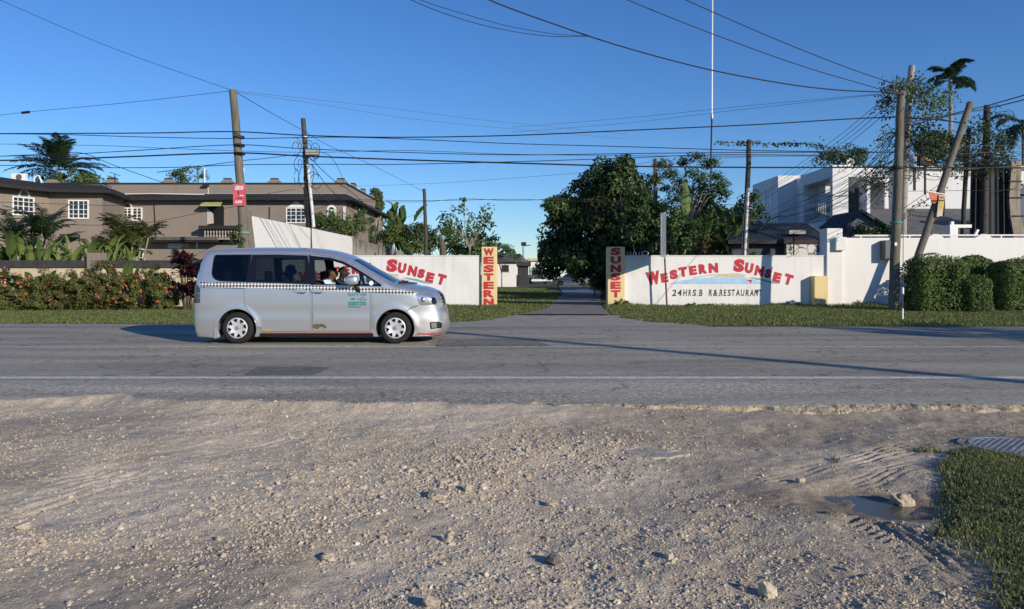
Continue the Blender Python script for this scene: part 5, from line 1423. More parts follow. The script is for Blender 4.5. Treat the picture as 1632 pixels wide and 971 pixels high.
# broad-leaved plants against the wall
heliconia(205, 27.3, ZZ(420, 27.3), 16, "clump of upright dark green broad leaves before the cap of the garden wall", 1, 0.85, 0.28, L_bananadk, 0.45, "broadleaf_plant", elev=(1.15, 1.5), droop=(0.1, 0.6), stalk=0.5)
heliconia(40, 27.4, ZZ(425, 27.4), 16, "broad-leaved green plant hiding the left end of the garden wall", 2, 0.6, 0.30, L_mid, 0.75, "broadleaf_plant", elev=(0.7, 1.4), stalk=0.8)
heliconia(86, 27.3, ZZ(428, 27.3), 9, "low broad-leaved plant in front of the wall cap, left of the taupe pillar", 3, 0.5, 0.28, L_bananadk, 0.4, "broadleaf_plant", elev=(0.7, 1.4), stalk=0.8)
heliconia(240, 27.4, ZZ(445, 27.4), 6, "single small broad-leaved plant between the two right flower bushes", 4, 0.4, 0.2, L_bananadk, 0.15, "broadleaf_plant", elev=(0.7, 1.4), stalk=0.8)
# spiky small plant
lv = LV(); b = np.array([XX(255, 27.6), 27.6, ZZ(452, 27.6)])
for k in range(16): broadleaf(lv, b*np.array([1, 1, 0.6]), r_.uniform(0, 6.28), r_.uniform(1.0, 1.5), 0.75, 0.05, 0.2, r_, 0, 0.2, 0.1)
tag(lv.build("agave", leaf_mat("agave_leaf", (0.10, 0.12, 0.09), (0.2, 0.22, 0.17), 0.5, 0.1)), "spiky grey-green plant against the cream garden wall", "plant")
# row of banana-like leaves behind the wall
hel = [(6, 358, 30.6, 12, 1.5, 0.40, L_banana, "tall pale green banana plant at the left edge behind the garden wall"),
       (34, 392, 31.0, 10, 1.0, 0.32, L_bananadk, "darker broad-leaved plant beside the tall banana at the left edge"),
       (58, 372, 30.8, 14, 1.1, 0.30, L_banana, "yellow-green broad-leaved clump behind the garden wall below the first white window"),
       (96, 384, 31.0, 14, 0.9, 0.26, L_banana, "leafy banana clump midway between the left edge and the taupe pillar"),
       (122, 376, 31.4, 6, 0.9, 0.22, L_bananadk, "slim dark broad-leaved plant left of the taupe pillar"),
       (147, 360, 31.0, 7, 1.2, 0.36, L_banana, "bright banana leaves standing right behind the taupe pillar"),
       (178, 392, 30.8, 7, 0.7, 0.22, L_bananadk, "small broad-leaved plant right of the taupe pillar, behind the wall"),
       (193, 378, 30.5, 8, 1.1, 0.30, L_banana, "banana leaves growing at the foot of the bronze feathery palm")]
for i, (px, py, Y, nl, Ln, W, lm, lb) in enumerate(hel):
    heliconia(px, Y, ZZ(py, Y), nl*2, lb, 20+i, Ln, W*0.72, lm if i % 2 else leaf_mat("banana_mix", (0.05, 0.09, 0.02), (0.30, 0.37, 0.11), 0.45, 0.4), 0.42, stalk=0.5, elev=(0.8, 1.5), droop=(0.2, 1.9), tear=0.25)
# pale and red foliage filling the bed behind the wall
c = at(92, 405, 32); bush((c.x, 32, c.z-0.3), (0.8, 0.5, 0.7), "variegated cream and green shrub behind the garden wall", leaf_mat("variegated", (0.05, 0.09, 0.02), (0.16, 0.16, 0.07), 0.5, 0.2, 0.3, (0.6, 0.55, 0.4)), "shrub", ncl=24, clr=0.2, per=46, lsize=0.12, seed=31, name="shrub")
c = at(160, 388, 31.8); bush((c.x, 31.8, c.z-0.3), (0.35, 0.4, 0.6), "small orange-flowered shrub peeping over the wall beside the taupe pillar", L_mid, "shrub", ncl=14, clr=0.2, per=40, lsize=0.11, flower=L_flower, fn=8, seed=32, name="shrub")
areca(36, 326, 400, 33.0, 11, "feathery dark palm clump in front of the first hotel window", 1, 1.5, 1.9, L_palm)
areca(203, 330, 400, 32.0, 13, "bronze feathery palm clump in front of the arched hotel window", 2, 0.9, 1.25)
# behind the hotel
palm(94, 272, 62, 3, 3.7, 34, "coconut palm rising behind the left part of the hotel roof", L_palm, 3, 1.0, 0.16, 0, 0.9, 0.05, (-0.1, 1.5), 46, hang=0.2)
c = at(128, 284, 60); tree((c.x, 60, 8.6), (2.4, 1.6, 1.0), (c.x, 60, 2), "low dark bushy tree behind the hotel parapet beside the coconut palm", L_mid, 4, 40, 0.5, 60, 0.26)
c = at(294, 272, 64); tree((c.x-0.3, 64, 9.6), (0.95, 0.8, 1.2), (c.x, 64, 2), "small thin tree behind the middle of the hotel parapet", L_mid, 5, 22, 0.38, 46, 0.2, extra=[((c.x+1.3, 64, 9.9), (0.45, 0.4, 0.7), 6)])

# ---- behind the tall boundary walls
def fill(px, py, Y, w, h, lab, lm, seed, lsize=0.16, ncl=40, clr=0.32, **k):
    c = at(px, py, Y); s = Y/FPX; bush((c.x, Y, c.z), (w*s, w*s*0.7, h*s), lab, lm, "shrub", None, ncl, clr, 52, lsize, seed=seed, name="shrub", **k)
fill(520, 352, 44, 22, 16, "dark shrub over the white boundary wall below the hotel's arched window", L_mid, 41)
fill(566, 358, 54, 20, 24, "shrub with large white blooms above the white boundary wall", L_mid, 42, flower=L_whitefl, fn=12)
fill(545, 362, 50, 18, 18, "leafy shrub between the arched window and the white-flowered shrub", L_light, 43)
fill(588, 374, 60, 16, 22, "dark green shrub at the foot of the columnar tree", L_dark, 44)
def columnar():
    Y = 63; c = at(600, 322, Y); s = Y/FPX
    tree((c.x, Y, c.z), (10.5*s, 9*s, 26*s), (c.x-0.1, Y, 0), "narrow columnar green tree right of the hotel, behind the stained wall", leaf_mat("col_leaf", (0.06, 0.085, 0.03), (0.14, 0.18, 0.06), 0.5, 0.25), 6, 90, 0.22, 60, 0.2, trunk=0.22, tt=0.6, bark=M_palebark, aspect=0.35, bottom=-1, shell=0.9)
columnar()
def fan(px, Y, lab, seed, zt, lm, n=16, L=1.6, W=0.5, z0=0.0):
    return heliconia(px, Y, zt, n, lab, seed, L, W, lm, 0.8, "banana_plant", stalk=0.6, elev=(0.7, 1.5), droop=(0.3, 1.5), tear=0.6)
fan(636, 74, "big-leaved banana clump beside the columnar tree, behind the stained wall", 51, ZZ(322, 74), leaf_mat("fan_leaf", (0.05, 0.085, 0.02), (0.15, 0.19, 0.06), 0.5, 0.3), 44, 2.3, 0.75)
fill(622, 376, 70, 26, 30, "yellow-green bush below the big banana leaves", L_light, 45, 0.24, 46, 0.4)
fill(665, 382, 60, 24, 28, "dark bush left of the thin utility pole behind the stained wall", L_dark, 46, 0.22, 46, 0.4)
fill(706, 388, 62, 36, 26, "dark bush around the bare trunk stump, left of the sparse tree", L_mid, 47, 0.22, 60, 0.42)
fill(752, 396, 60, 36, 24, "dark green bush at the foot of the sparse light-leaved tree", L_mid, 48, 0.22, 56, 0.42)
fill(800, 402, 70, 26, 14, "low olive bush above the shed roof, right of the left gate pillar", L_mid, 49, 0.22, 34, 0.4)
fill(660, 397, 47, 14, 11, "rounded light green bush growing over the end of the stained wall", L_light, 50, 0.17, 30, 0.22)
fill(770, 402, 64, 20, 13, "low dark bush just behind the left gate pillar's top", L_dark, 51, 0.2, 26, 0.36)
def sparse_tree():
    Y = 50; r = np.random.default_rng(5); e = empty("tree", (0, 0, 0), label="sparse light-leaved tree with upright branches left of the gate", cat="tree"); lv = LV(); mb = MB()
    b = Vector((XX(748, Y), Y, 0)); mb.tube([b, at(749, 390, Y)], [0.09, 0.07], 8)
    tips = [(736, 318), (748, 346), (722, 338), (706, 340), (764, 340), (776, 334), (784, 352), (760, 362), (730, 362), (715, 356), (744, 372), (770, 372), (790, 382), (702, 352), (778, 346)]
    for px, py in tips:
        t = at(px, py, Y+r.normal()*0.8); s = at(749+r.normal()*4, 392, Y); mb.tube([s, s.lerp(t, 0.5)+Vector((0, 0, 0.2)), t], [0.035, 0.022, 0.01], 6)
        for j in range(3):
            p = np.array(s.lerp(t, 0.72+0.14*j))+r.normal(size=3)*0.10
            for q in range(13):
                d = unit(r.normal(size=3)+np.array([0, 0, 0.3])); V, F = leaf_geo((p+d*r.uniform(0.08, 0.42))[None], unit(d+np.array([0, -.3, .5]))[None], 0.34, 0.42, r=r); lv.add(V, F)
    lv.build("crown", L_light, e); mb.build("trunk", M_palebark, e)
sparse_tree()
mb = MB(); c = at(704, 410, 48); mb.tube([Vector((c.x+0.1, 48, 0)), at(706, 400, 48), at(704, 385, 48), at(701, 373, 48)], [0.30, 0.22, 0.17, 0.06], 10)
tag(mb.build("tree_stump", M_bark, None, True, 60), "bare broken tree trunk standing above the left sign wall", "tree stump")
# hedge along far left side of lane
# ---- right of the gate
def bigtree():
    Y = 44.0; s = Y/FPX; r = np.random.default_rng(8)
    lobes = [(975, 292, 34, 34), (930, 316, 34, 30), (1005, 312, 30, 34), (958, 340, 52, 44), (905, 352, 30, 26), (1012, 350, 32, 44), (890, 396, 26, 26), (925, 402, 40, 34), (985, 395, 52, 46), (876, 424, 14, 16), (1030, 395, 26, 44), (955, 428, 50, 22), (884, 330, 12, 8), (990, 270, 16, 12)]
    ex = []
    for px, py, w, h in lobes:
        ex.append(((XX(px, Y), Y+r.uniform(-1.0, 1.6), ZZ(py, Y)), (w*s, max(0.7, w*s*0.9), h*s), int(5+w*h/42)))
    c = ex[3]
    tree(c[0], c[1], (XX(970, Y), Y+0.6, 0), "big dense dark tree overhanging the drive, right of the gate", L_dark, 8, c[2], 0.55, 110, 0.27, trunk=0.32, tt=0.5, nb=22, bottom=-1, shell=0.8, extra=ex[:3]+ex[4:])
bigtree()
fill(958, 345, 41.0, 30, 34, "lighter olive creeper patch on the front of the big dark tree", leaf_mat("olive_leaf", (0.02, 0.032, 0.008), (0.06, 0.075, 0.018), 0.5, 0.2), 60, 0.22, 60, 0.36, stem=False)
fill(992, 270, 43.0, 14, 15, "light tuft of leaves rising above the right side of the big dark tree", L_mid, 61, 0.24, 14, 0.3)
fill(948, 424, 43, 14, 12, "yellow-leaved bush in the shade beside the drive", L_light, 62, 0.2, 16, 0.25)
def papaya():
    Y = 38.0; r = np.random.default_rng(15); e = empty("papaya_tree", (0, 0, 0), label="open-crowned light green tree behind the sign wall, right of the big dark tree", cat="tree"); lv = LV(); mb = MB()
    b = Vector((XX(1100, Y), Y, 0)); k0 = at(1100, 335, Y); mb.tube([b, k0], [0.11, 0.07], 9)
    tips = [(1055, 262), (1072, 280), (1090, 258), (1112, 250), (1128, 262), (1140, 282), (1150, 292), (1062, 300), (1085, 290), (1105, 275), (1122, 298), (1100, 305), (1048, 285), (1136, 258), (1075, 318), (1128, 318), (1152, 308), (1118, 285), (1095, 320), (1060, 330), (1112, 330), (1085, 305), (1065, 275), (1145, 300)]
    for px, py in tips:
        t = at(px, py, Y+r.normal()*0.9); mb.tube([k0+Vector((r.normal()*.08, 0, r.uniform(-1.2, 0.2))), k0.lerp(t, 0.55)+Vector((0, 0, 0.15)), t], [0.03, 0.02, 0.008], 6)
        for q in range(150):
            d = unit(r.normal(size=3)); p = np.array(t)+d*np.array([0.6, 0.5, 0.34])*r.uniform(0.2, 1)
            V, F = leaf_geo(p[None], unit(d*0.4+np.array([0, -.2, .9]))[None], 0.24*r.uniform(0.7, 1.2), 0.42, r=r); lv.add(V, F)
    lv.build("crown", L_mid, e); mb.build("trunk", M_palebark, e)
papaya()
def right_banana():
    # upright pale leaf and drooping banana leaves
    r = np.random.default_rng(18); Y = 35.0
    lv = LV(); b = np.array([XX(1090, Y), Y, 0.0])
    broadleaf(lv, [b[0]+0.1, Y, ZZ(347, Y)], -1.9, 1.5, 1.6, 0.38, 0.12, r, 0, 0.05, 0.05, 0.3)
    mbs = np.array([[b[0]-0.1, Y, 0], [b[0]+0.1, Y, 0], [b[0]+0.12, Y, ZZ(345, Y)], [b[0]+0.05, Y, ZZ(345, Y)]]); lv.add(mbs, np.array([[0, 1, 2], [0, 2, 3]]))
    tag(lv.build("banana_plant", leaf_mat("pale_banana", (0.30, 0.40, 0.12), (0.34, 0.44, 0.14), 0.5, 0.3)), "single upright pale banana leaf above the sign wall's left half", "plant")
    fan(1140, 34.5, "drooping dark banana clump above the middle of the sign wall", 71, ZZ(318, 34.5), leaf_mat("dim_banana", (0.03, 0.06, 0.018), (0.12, 0.17, 0.05), 0.5, 0.25), 46, 1.7, 0.26)
    fill(1112, 352, 39.5, 50, 44, "dark leafy mass behind the drooping banana clump", L_dark, 69, 0.2, 80, 0.4)
    fill(1075, 395, 37, 46, 42, "dark bushes filling the gap behind the sign board", L_dark, 63, 0.2, 80, 0.4)
    fill(1125, 390, 38, 42, 44, "dark shrub under the drooping banana leaves", L_dark, 64, 0.2, 70, 0.4)
    fill(1168, 372, 40, 26, 40, "dark shrub just left of the pale conduit pole", L_mid, 65, 0.2, 50, 0.4)
    fill(1192, 345, 42, 22, 38, "dark bush at the corner of the modern building behind the conduit pole", L_dark, 66, 0.2, 44, 0.4)
    fill(1024, 362, 33.2, 40, 52, "dark bush rising behind the wall next to the gate pillar with six letters", L_dark, 72, 0.17, 110, 0.32)
    fill(1072, 372, 33.0, 34, 42, "dark bush behind the edge-on sign board", L_mid, 73, 0.17, 80, 0.3)
    fill(1128, 402, 34, 18, 20, "dry brownish shrub above the centre of the sign wall", L_dry, 67, 0.14, 26, 0.25)
right_banana()
palm(1515, 128, 52, 6, 2.0, 17, "tall thin palm at the upper right, left of the leaning pole's top", L_palm, 31, 1.6, 0.13, 0, 0.7, 0.06, (-0.1, 1.5), 34)
palm(1632, 202, 48, 4, 2.7, 16, "palm crown cut by the right edge above the tarpaulin", L_palm, 32, 1.9, 0.15, 0, 0.7, 0.06, (-0.5, 1.2), 34)
c = at(1344, 246, 54); tree((c.x, 54, c.z-0.4), (1.7, 1.2, 0.9), (c.x, 54, 4), "dark tree showing above the modern building's roof next to the dish", L_dark, 33, 34, 0.45, 60, 0.22)
c = at(1505, 236, 45); tree((c.x, 45, c.z), (1.6, 1.2, 0.9), (c.x, 45, 2), "dark tree behind the leaning pole and wires", L_dark, 34, 60, 0.5, 80, 0.2, nb=0, trunk=0.08, tt=0.9)
c = at(1628, 320, 41); tree((c.x+0.3, 41, c.z), (0.8, 0.8, 1.4), (c.x+0.5, 41, 0), "light green tree at the right edge beside the masonry column", L_light, 35, 26, 0.35, 50, 0.2)
fill(1390, 372, 36, 26, 14, "dark shrub in front of the small gable house", L_dark, 68, 0.16, 34, 0.28)
# clipped hedges
def clipped(px0, px1, py0, py1, Y, depth, label, seed, lsize=0.085, dens=900, lm=None):
    r = np.random.default_rng(seed+3000); x0, x1 = XX(px0, Y), XX(px1, Y); zt = ZZ(py0, Y); w, h = x1-x0, zt
    e = empty("clipped_hedge", (0, 0, 0), label=label, cat="hedge", group="clipped hedges by the plain wall"); lv = LV()
    rad = min(0.42, w*0.3)
    # points on a rounded box, pushed in and out by noise
    A = 2*(w*h+depth*h)+w*depth; n = int(A*dens); P = []
    u = r.random((n, 3))*2-1; face = r.choice(5, n, p=np.array([w*h, w*h, depth*h, depth*h, w*depth])/A)
    u[face == 0, 1] = -1; u[face == 1, 1] = 1; u[face == 2, 0] = -1; u[face == 3, 0] = 1; u[face == 4, 2] = 1
    half = np.array([w/2, depth/2, h/2]); p = u*half
    inner = half-rad; q = np.clip(p, -inner, inner); q[:, 2] = np.clip(p[:, 2], -half[2], inner[2]); d = p-q; dn = unit(d); p = q+dn*rad
    fr = fbm(p[:, 0]*1+p[:, 1], p[:, 2]+p[:, 1]*0.7, 1.3, 4, 400+seed)*0.30
    lay = r.random(n)**2*0.20
    p = p+dn*(fr-lay)[:, None]
    p = p+np.array([(x0+x1)/2, Y+depth/2, h/2+0.02])
    V, F = leaf_geo(p, unit(dn+r.normal(size=(n, 3))*0.6+np.array([0, 0, .15])), lsize*r.uniform(0.6, 1.25, n), 0.55, r=r); V[:, 2] = np.maximum(V[:, 2], 0.03)
    lv.add(V, F).build("foliage", lm or L_hedge, e)
    mb = MB()
    for k in range(7): x = x0+w*(0.12+0.76*r.random()); mb.tube([(x, Y+depth*r.uniform(0.3, 0.7), 0), (x+r.normal()*0.15, Y+depth*0.5, h*0.7)], [0.035, 0.015], 6)
    mb.build("stems", M_bark, e)
    # dense woody middle that keeps daylight out
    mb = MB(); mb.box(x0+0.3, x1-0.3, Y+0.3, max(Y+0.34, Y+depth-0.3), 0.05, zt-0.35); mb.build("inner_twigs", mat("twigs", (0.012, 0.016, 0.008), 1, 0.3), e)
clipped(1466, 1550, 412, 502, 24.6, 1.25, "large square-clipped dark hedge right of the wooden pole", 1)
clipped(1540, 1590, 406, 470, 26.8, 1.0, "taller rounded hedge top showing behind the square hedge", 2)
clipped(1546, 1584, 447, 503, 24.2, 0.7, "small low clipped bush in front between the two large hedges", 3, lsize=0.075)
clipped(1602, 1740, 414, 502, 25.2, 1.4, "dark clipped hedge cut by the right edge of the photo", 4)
# weeds along the foot of the walls
r_ = np.random.default_rng(9)
for px, py, w, h, lb in ((990, 478, 14, 12, "leafy weed at the foot of the right gate pillar"), (1262, 484, 14, 7, "low weeds at the foot of the sign wall near the yellow block"), (1370, 486, 34, 8, "dark low weeds along the foot of the shaded plain wall"), (1110, 489, 18, 5, "small weeds under the restaurant lettering")):
    Y = 28.3; c = at(px, py, Y); s = Y/FPX
    bush((c.x, Y, max(0.1, h*s*0.5)), (w*s, 0.25, h*s*0.7), lb, L_mid, "weeds", ncl=18, clr=0.09, per=26, lsize=0.085, seed=int(px), name="weed", stem=False)
# ================================================================ poles, wires and creepers
def wood_mat(name, col):
    return mat(name, col, 0.9, 0.38, 5.0, 0.7, 16, stretch=(5, 5, 0.35), detail=7)
M_pole = wood_mat("weathered_pole", (0.155, 0.14, 0.11)); M_poledk = wood_mat("dark_pole", (0.07, 0.064, 0.056)); M_polepale = wood_mat("pale_pole", (0.33, 0.30, 0.265))
M_wire = mat("black_cable", (0.012, 0.012, 0.013), 0.6, 0)
M_wiregrey = mat("grey_cable", (0.10, 0.10, 0.105), 0.6, 0)
M_conduit = mat("pale_conduit", (0.62, 0.60, 0.57), 0.5, 0.12, 4)
def pole(pts, r0, r1, m, label, bands=(), n=14):
    """pts from foot to top as world points"""
    P = [Vector(p) for p in pts]; e = empty("utility_pole", (0, 0, 0), label=label, cat="utility pole")
    mb = MB(); N = 14; Q = []; 
    for i in range(N+1):
        t = i/N*(len(P)-1); k = min(int(t), len(P)-2); Q.append(P[k].lerp(P[k+1], t-k)+Vector((random.uniform(-.012, .012), random.uniform(-.012, .012), 0)))
    mb.tube(Q, [r0+(r1-r0)*i/N for i in range(N+1)], n)
    o = mb.build("shaft", m, e, True, 50)
    for pt, mm in bands:
        pt = Vector(pt); mb = MB(); mb.lathe([(r0*1.02, -0.04), (r0*1.10, -0.04), (r0*1.10, 0.04), (r0*1.02, 0.04)], pt, n=14); mb.build("band", mm, e)
    return e
Y = 27.0
pL = pole([(XX(392, Y), Y, 0), at(390, 400, Y), at(381, 260, Y), at(371.5, 144, Y)], 0.185, 0.135, M_pole, "tall weathered wooden pole with a red poster, behind the minivan's roof",
     [(at(380.5, 219, Y), M_dark), (at(381, 232, Y), M_dark), (at(381.5, 245, Y), M_dark), (at(389, 371, Y), mat("green_strap", (0.15, 0.28, 0.22), 0.7, 0.1))])
# second log strapped against its foot, with creeper
mb = MB(); mb.tube([(XX(400, 27.4), 27.4, 0), at(398, 390, 27.4), at(393, 336, 27.4)], [0.19, 0.18, 0.15], 12); mb.build("stub_log", M_pole, pL, True, 50)
c = at(378, 385, 26.8); bush((c.x, 26.8, c.z), (0.22, 0.2, 0.55), "dark creeper hanging on the left side of the tall wooden pole's foot", L_dark, "creeper", ncl=14, clr=0.14, per=40, lsize=0.11, seed=81, name="creeper", stem=False)
e = empty("poster", (0, 0, 0), label="red poster with white lettering nailed to the tall wooden pole", cat="poster")
c = at(381.5, 310, 26.78); mb = MB(); mb.box(c.x-0.22, c.x+0.22, 26.76, 26.78, ZZ(328, 26.78), ZZ(293, 26.78)); mb.build("sheet", mat("poster_red", (0.62, 0.10, 0.13), 0.7, 0.25, 6), e)
mb = MB(); mb.box(c.x-0.15, c.x+0.15, 26.752, 26.758, ZZ(303, 26.78), ZZ(296.5, 26.78)); mb.box(c.x-0.14, c.x+0.10, 26.752, 26.758, ZZ(324, 26.78), ZZ(320, 26.78)); mb.box(c.x+0.02, c.x+0.16, 26.752, 26.758, ZZ(313, 26.78), ZZ(311, 26.78)); mb.build("white_print", worn_paint("poster_print", (0.75, 0.7, 0.7), 0.45), e)
mb = MB(); mb.box(c.x-0.05, c.x-0.01, 26.751, 26.757, ZZ(310, 26.78), ZZ(304.5, 26.78)); mb.box(c.x-0.06, c.x+0.12, 26.751, 26.757, ZZ(317, 26.78), ZZ(315.5, 26.78)); mb.build("dark_print", worn_paint("poster_dark", (0.05, 0.03, 0.04), 0.42), e)
# second pole with conduit, box and coils
Y = 38.5
p2 = pole([(XX(494, Y), Y, 0), at(492, 360, Y), at(488, 260, Y), at(483, 189, Y)], 0.17, 0.12, M_poledk, "utility pole with cable coils, grey box and pale conduit above the white boundary wall", [(at(486, 218, Y), M_metal), (at(487, 250, Y), M_metal)])
mb = MB(); mb.tube([at(500, 362, Y-0.25), at(497, 330, Y-0.22), at(490, 262, Y-0.2)], 0.085, 10); mb.build("conduit", M_conduit, p2, True, 50)
mb = MB(); c = at(498, 243, Y-0.3); mb.box(c.x-0.34, c.x+0.34, c.y-0.15, c.y+0.15, c.z-0.15, c.z+0.17); bevel(mb.build("terminal_box", mat("term_box", (0.30, 0.32, 0.30), 0.6, 0.2), p2), 0.02)
r_ = np.random.default_rng(61)
mb = MB()
for k in range(16):
    a, b_ = r_.uniform(-16, 18), r_.uniform(226, 300); c = at(486+a, b_, Y-0.3+r_.uniform(-.1, .1)); q0 = r_.uniform(0, 6.28); rx, rz = r_.uniform(0.1, 0.35), r_.uniform(0.2, 0.55)
    mb.tube([c+Vector((rx*math.cos(q), 0.03*math.sin(3*q), rz*math.sin(q))) for q in np.linspace(q0, q0+r_.uniform(3, 6), 12)], 0.016, 5)
for k in range(12): mb.tube([at(485+r_.uniform(-2, 3), 300, Y-0.2), at(488+r_.uniform(-3, 3), 340, Y-0.22), at(491+r_.uniform(-2, 2), 365, Y-0.2)], 0.02, 5)
mb.build("cable_coil", M_wire, p2)
mb = MB(); c = at(476, 229, Y-0.3); mb.bar(c+Vector((-0.15, 0, 0.1)), c+Vector((0.3, 0, -0.12)), 0.12, 0.1); mb.build("bracket", M_metal, p2)
pole([(XX(679, 56), 56, 0), at(679, 380, 56), at(676, 301, 56)], 0.16, 0.12, M_poledk, "thin distant utility pole between the banana clump and the sparse tree")
mb = MB(); Yq = 100; mb.tube([(XX(835, Yq), Yq, 0), at(834, 392, Yq)], 0.12, 8); e = empty("street_lamp", (0, 0, 0), label="distant lamp post with a dark head at the end of the lane", cat="street lamp"); mb.build("post", M_metal, e)
mb = MB(); c = at(834, 392, Yq); mb.box(c.x-0.3, c.x+0.4, Yq-0.2, Yq+0.2, c.z, c.z+0.5); mb.tube([c, c+Vector((1.0, 0, 0.1))], 0.06, 6); mb.build("lamp_head", M_dark, e)
pole([(XX(1044, 40), 40, 0), at(1044, 330, 40), at(1045, 253, 40)], 0.14, 0.11, M_pole, "wooden pole standing among leaves right of the big dark tree")
p = pole([(XX(1186, 32), 32, 0), at(1188, 400, 32), at(1191, 310, 32), at(1194, 223, 32)], 0.13, 0.10, M_poledk, "dark pole with a pale conduit and a creeper along its wire, behind the sign wall")
mb = MB(); mb.tube([at(1186.5, 412, 31.85), at(1190, 345, 31.85), at(1192.5, 300, 31.85)], 0.065, 8); mb.build("conduit", M_conduit, p, True, 50)
mb = MB(); mb.tube([at(1181, 414, 31.8), at(1185, 350, 31.8), at(1188, 318, 31.8), at(1190, 300, 31.8), at(1194, 296, 31.8)], 0.02, 6); mb.build("cable", M_wiregrey, p)
# antenna mast
e = empty("antenna_mast", (0, 0, 0), label="very tall thin radio mast with a white upper part behind the open-crowned tree", cat="antenna"); Y = 42
mb = MB(); mb.tube([(XX(1133, Y), Y, 0), at(1133, 250, Y), at(1134.5, 188, Y)], 0.045, 6); mb.build("lower_mast", M_dark, e)
mb = MB(); mb.tube([at(1134.5, 188, Y), at(1135.5, 0, Y), at(1135.5, -60, Y)], [0.05, 0.035, 0.03], 6); mb.build("whip", M_winwhite, e)
mb = MB(); c = at(1134.5, 186, Y); mb.lathe([(0.02, -0.15), (0.08, -0.12), (0.08, 0.12), (0.02, 0.15)], c, n=8); mb.build("joint", M_metal, e)
# right hand poles
Y = 25.6
pR = pole([(XX(1424, Y), Y, 0), at(1427, 400, Y), at(1432, 260, Y), at(1436, 146, Y)], 0.175, 0.125, M_pole, "thick weathered wooden pole planted in the verge left of the square hedge",
     [(at(1428, 355, Y), mat("teal_strap", (0.06, 0.22, 0.20), 0.7, 0.1)), (at(1431, 268, Y), M_dark)])
mb = MB(); c = at(1427.5, 389, Y-0.22); mb.box(c.x-0.04, c.x+0.04, c.y-0.02, c.y+0.02, c.z-0.06, c.z+0.05); mb.build("plate", M_winwhite, pR)
pole([(XX(1436, 30.6), 30.6, 0), at(1439, 330, 30.6), at(1446, 200, 30.6), at(1453, 105, 30.6)], 0.17, 0.125, M_polepale, "taller paler wooden pole right behind the thick one, wrapped in creepers")
mb = MB(); 
pl_ = pole([(XX(1440, 27.9), 27.9, 0), at(1462, 412, 28.1), at(1505, 285, 28.3), at(1547, 164, 28.5)], 0.145, 0.12, M_pole, "steeply leaning wooden pole with an orange flag sign in front of the plain wall")
pole([(XX(1566, 33), 33, 0), at(1568, 370, 33), at(1573, 168, 33)], 0.17, 0.14, M_poledk, "dark upright pole carrying cables left of the masonry column")
pole([(XX(1533, 33.2), 33.2, 0), at(1535, 355, 33.2), at(1544, 205, 33.2)], 0.11, 0.09, M_poledk, "thin dark pole between the leaning pole and the dark upright pole")
# cross arm on the twin poles
e = empty("cross_arm", (0, 0, 0), label="short dark timber arm with clamps at the top of the thick wooden pole", cat="cross arm")
mb = MB(); mb.bar(at(1411, 146, Y-0.25), at(1440, 150, Y-0.25), 0.08, 0.08); mb.bar(at(1420, 137, Y), at(1452, 160, 30.4), 0.09); mb.build("timber", M_dark, e)
# guy wire with anchor
e = empty("guy_wire", (0, 0, 0), label="taut guy wire with a white sleeve running down to the grass before the square hedge", cat="guy wire")
a = gnd(1438.5, 512, 0.03); b = at(1441, 165, 25.6)
mb = MB(); mb.tube([a, b], 0.010, 6); mb.build("cable", M_wiregrey, e)
mb = MB(); d = (b-a); mb.tube([a, a+d*0.045], 0.022, 8); mb.tube([a+d*0.10, a+d*0.125], 0.03, 8); mb.build("sleeve", M_winwhite, e)
# signs on the leaning pole
e = empty("flag_sign", (0, 0, 0), label="torn orange flag-shaped sign on the left of the leaning pole", cat="sign")
Y2 = 28.1
mb = MB(); mb.prism([(XX(1479, Y2), ZZ(306, Y2)), (XX(1497, Y2), ZZ(309, Y2)), (XX(1495, Y2), ZZ(318, Y2)), (XX(1489, Y2), ZZ(325, Y2)), (XX(1484, Y2), ZZ(323, Y2))], Y2-0.05, Y2-0.02); mb.build("sheet", mat("flag_orange", (0.55, 0.17, 0.09), 0.7, 0.35, 5), e)
mb = MB(); mb.bar(at(1478, 305, Y2-0.035), at(1507, 310, Y2-0.035), 0.03); mb.build("rod", M_metal, e)
e = empty("pole_notice", (0, 0, 0), label="narrow pale notice with yellow and orange marks on the right of the leaning pole", cat="notice")
mb = MB(); q = [at(1497, 311, Y2-0.1), at(1506, 311, Y2-0.1), at(1502, 344, Y2-0.1), at(1493, 346, Y2-0.1)]
mb.add(q+[p+Vector((0, 0.03, 0)) for p in q], [(3, 2, 1, 0), (4, 5, 6, 7), (0, 1, 5, 4), (1, 2, 6, 5), (2, 3, 7, 6), (3, 0, 4, 7)]); mb.build("sheet", mat("notice", (0.62, 0.50, 0.36), 0.7, 0.2, 6), e)
mb = MB(); mb.add([at(1498, 319, Y2-0.106), at(1504, 319, Y2-0.106), at(1501.5, 333, Y2-0.106), at(1496, 332, Y2-0.106)], [(3, 2, 1, 0)]); mb.build("yellow_mark", worn_paint("yel", (0.6, 0.5, 0.08), 0.42), e)
mb = MB(); mb.add([at(1498, 313, Y2-0.106), at(1505, 313, Y2-0.106), at(1504.5, 317, Y2-0.106), at(1497.5, 317, Y2-0.106)], [(3, 2, 1, 0)]); mb.build("red_mark", worn_paint("redm", (0.5, 0.12, 0.08), 0.42), e)

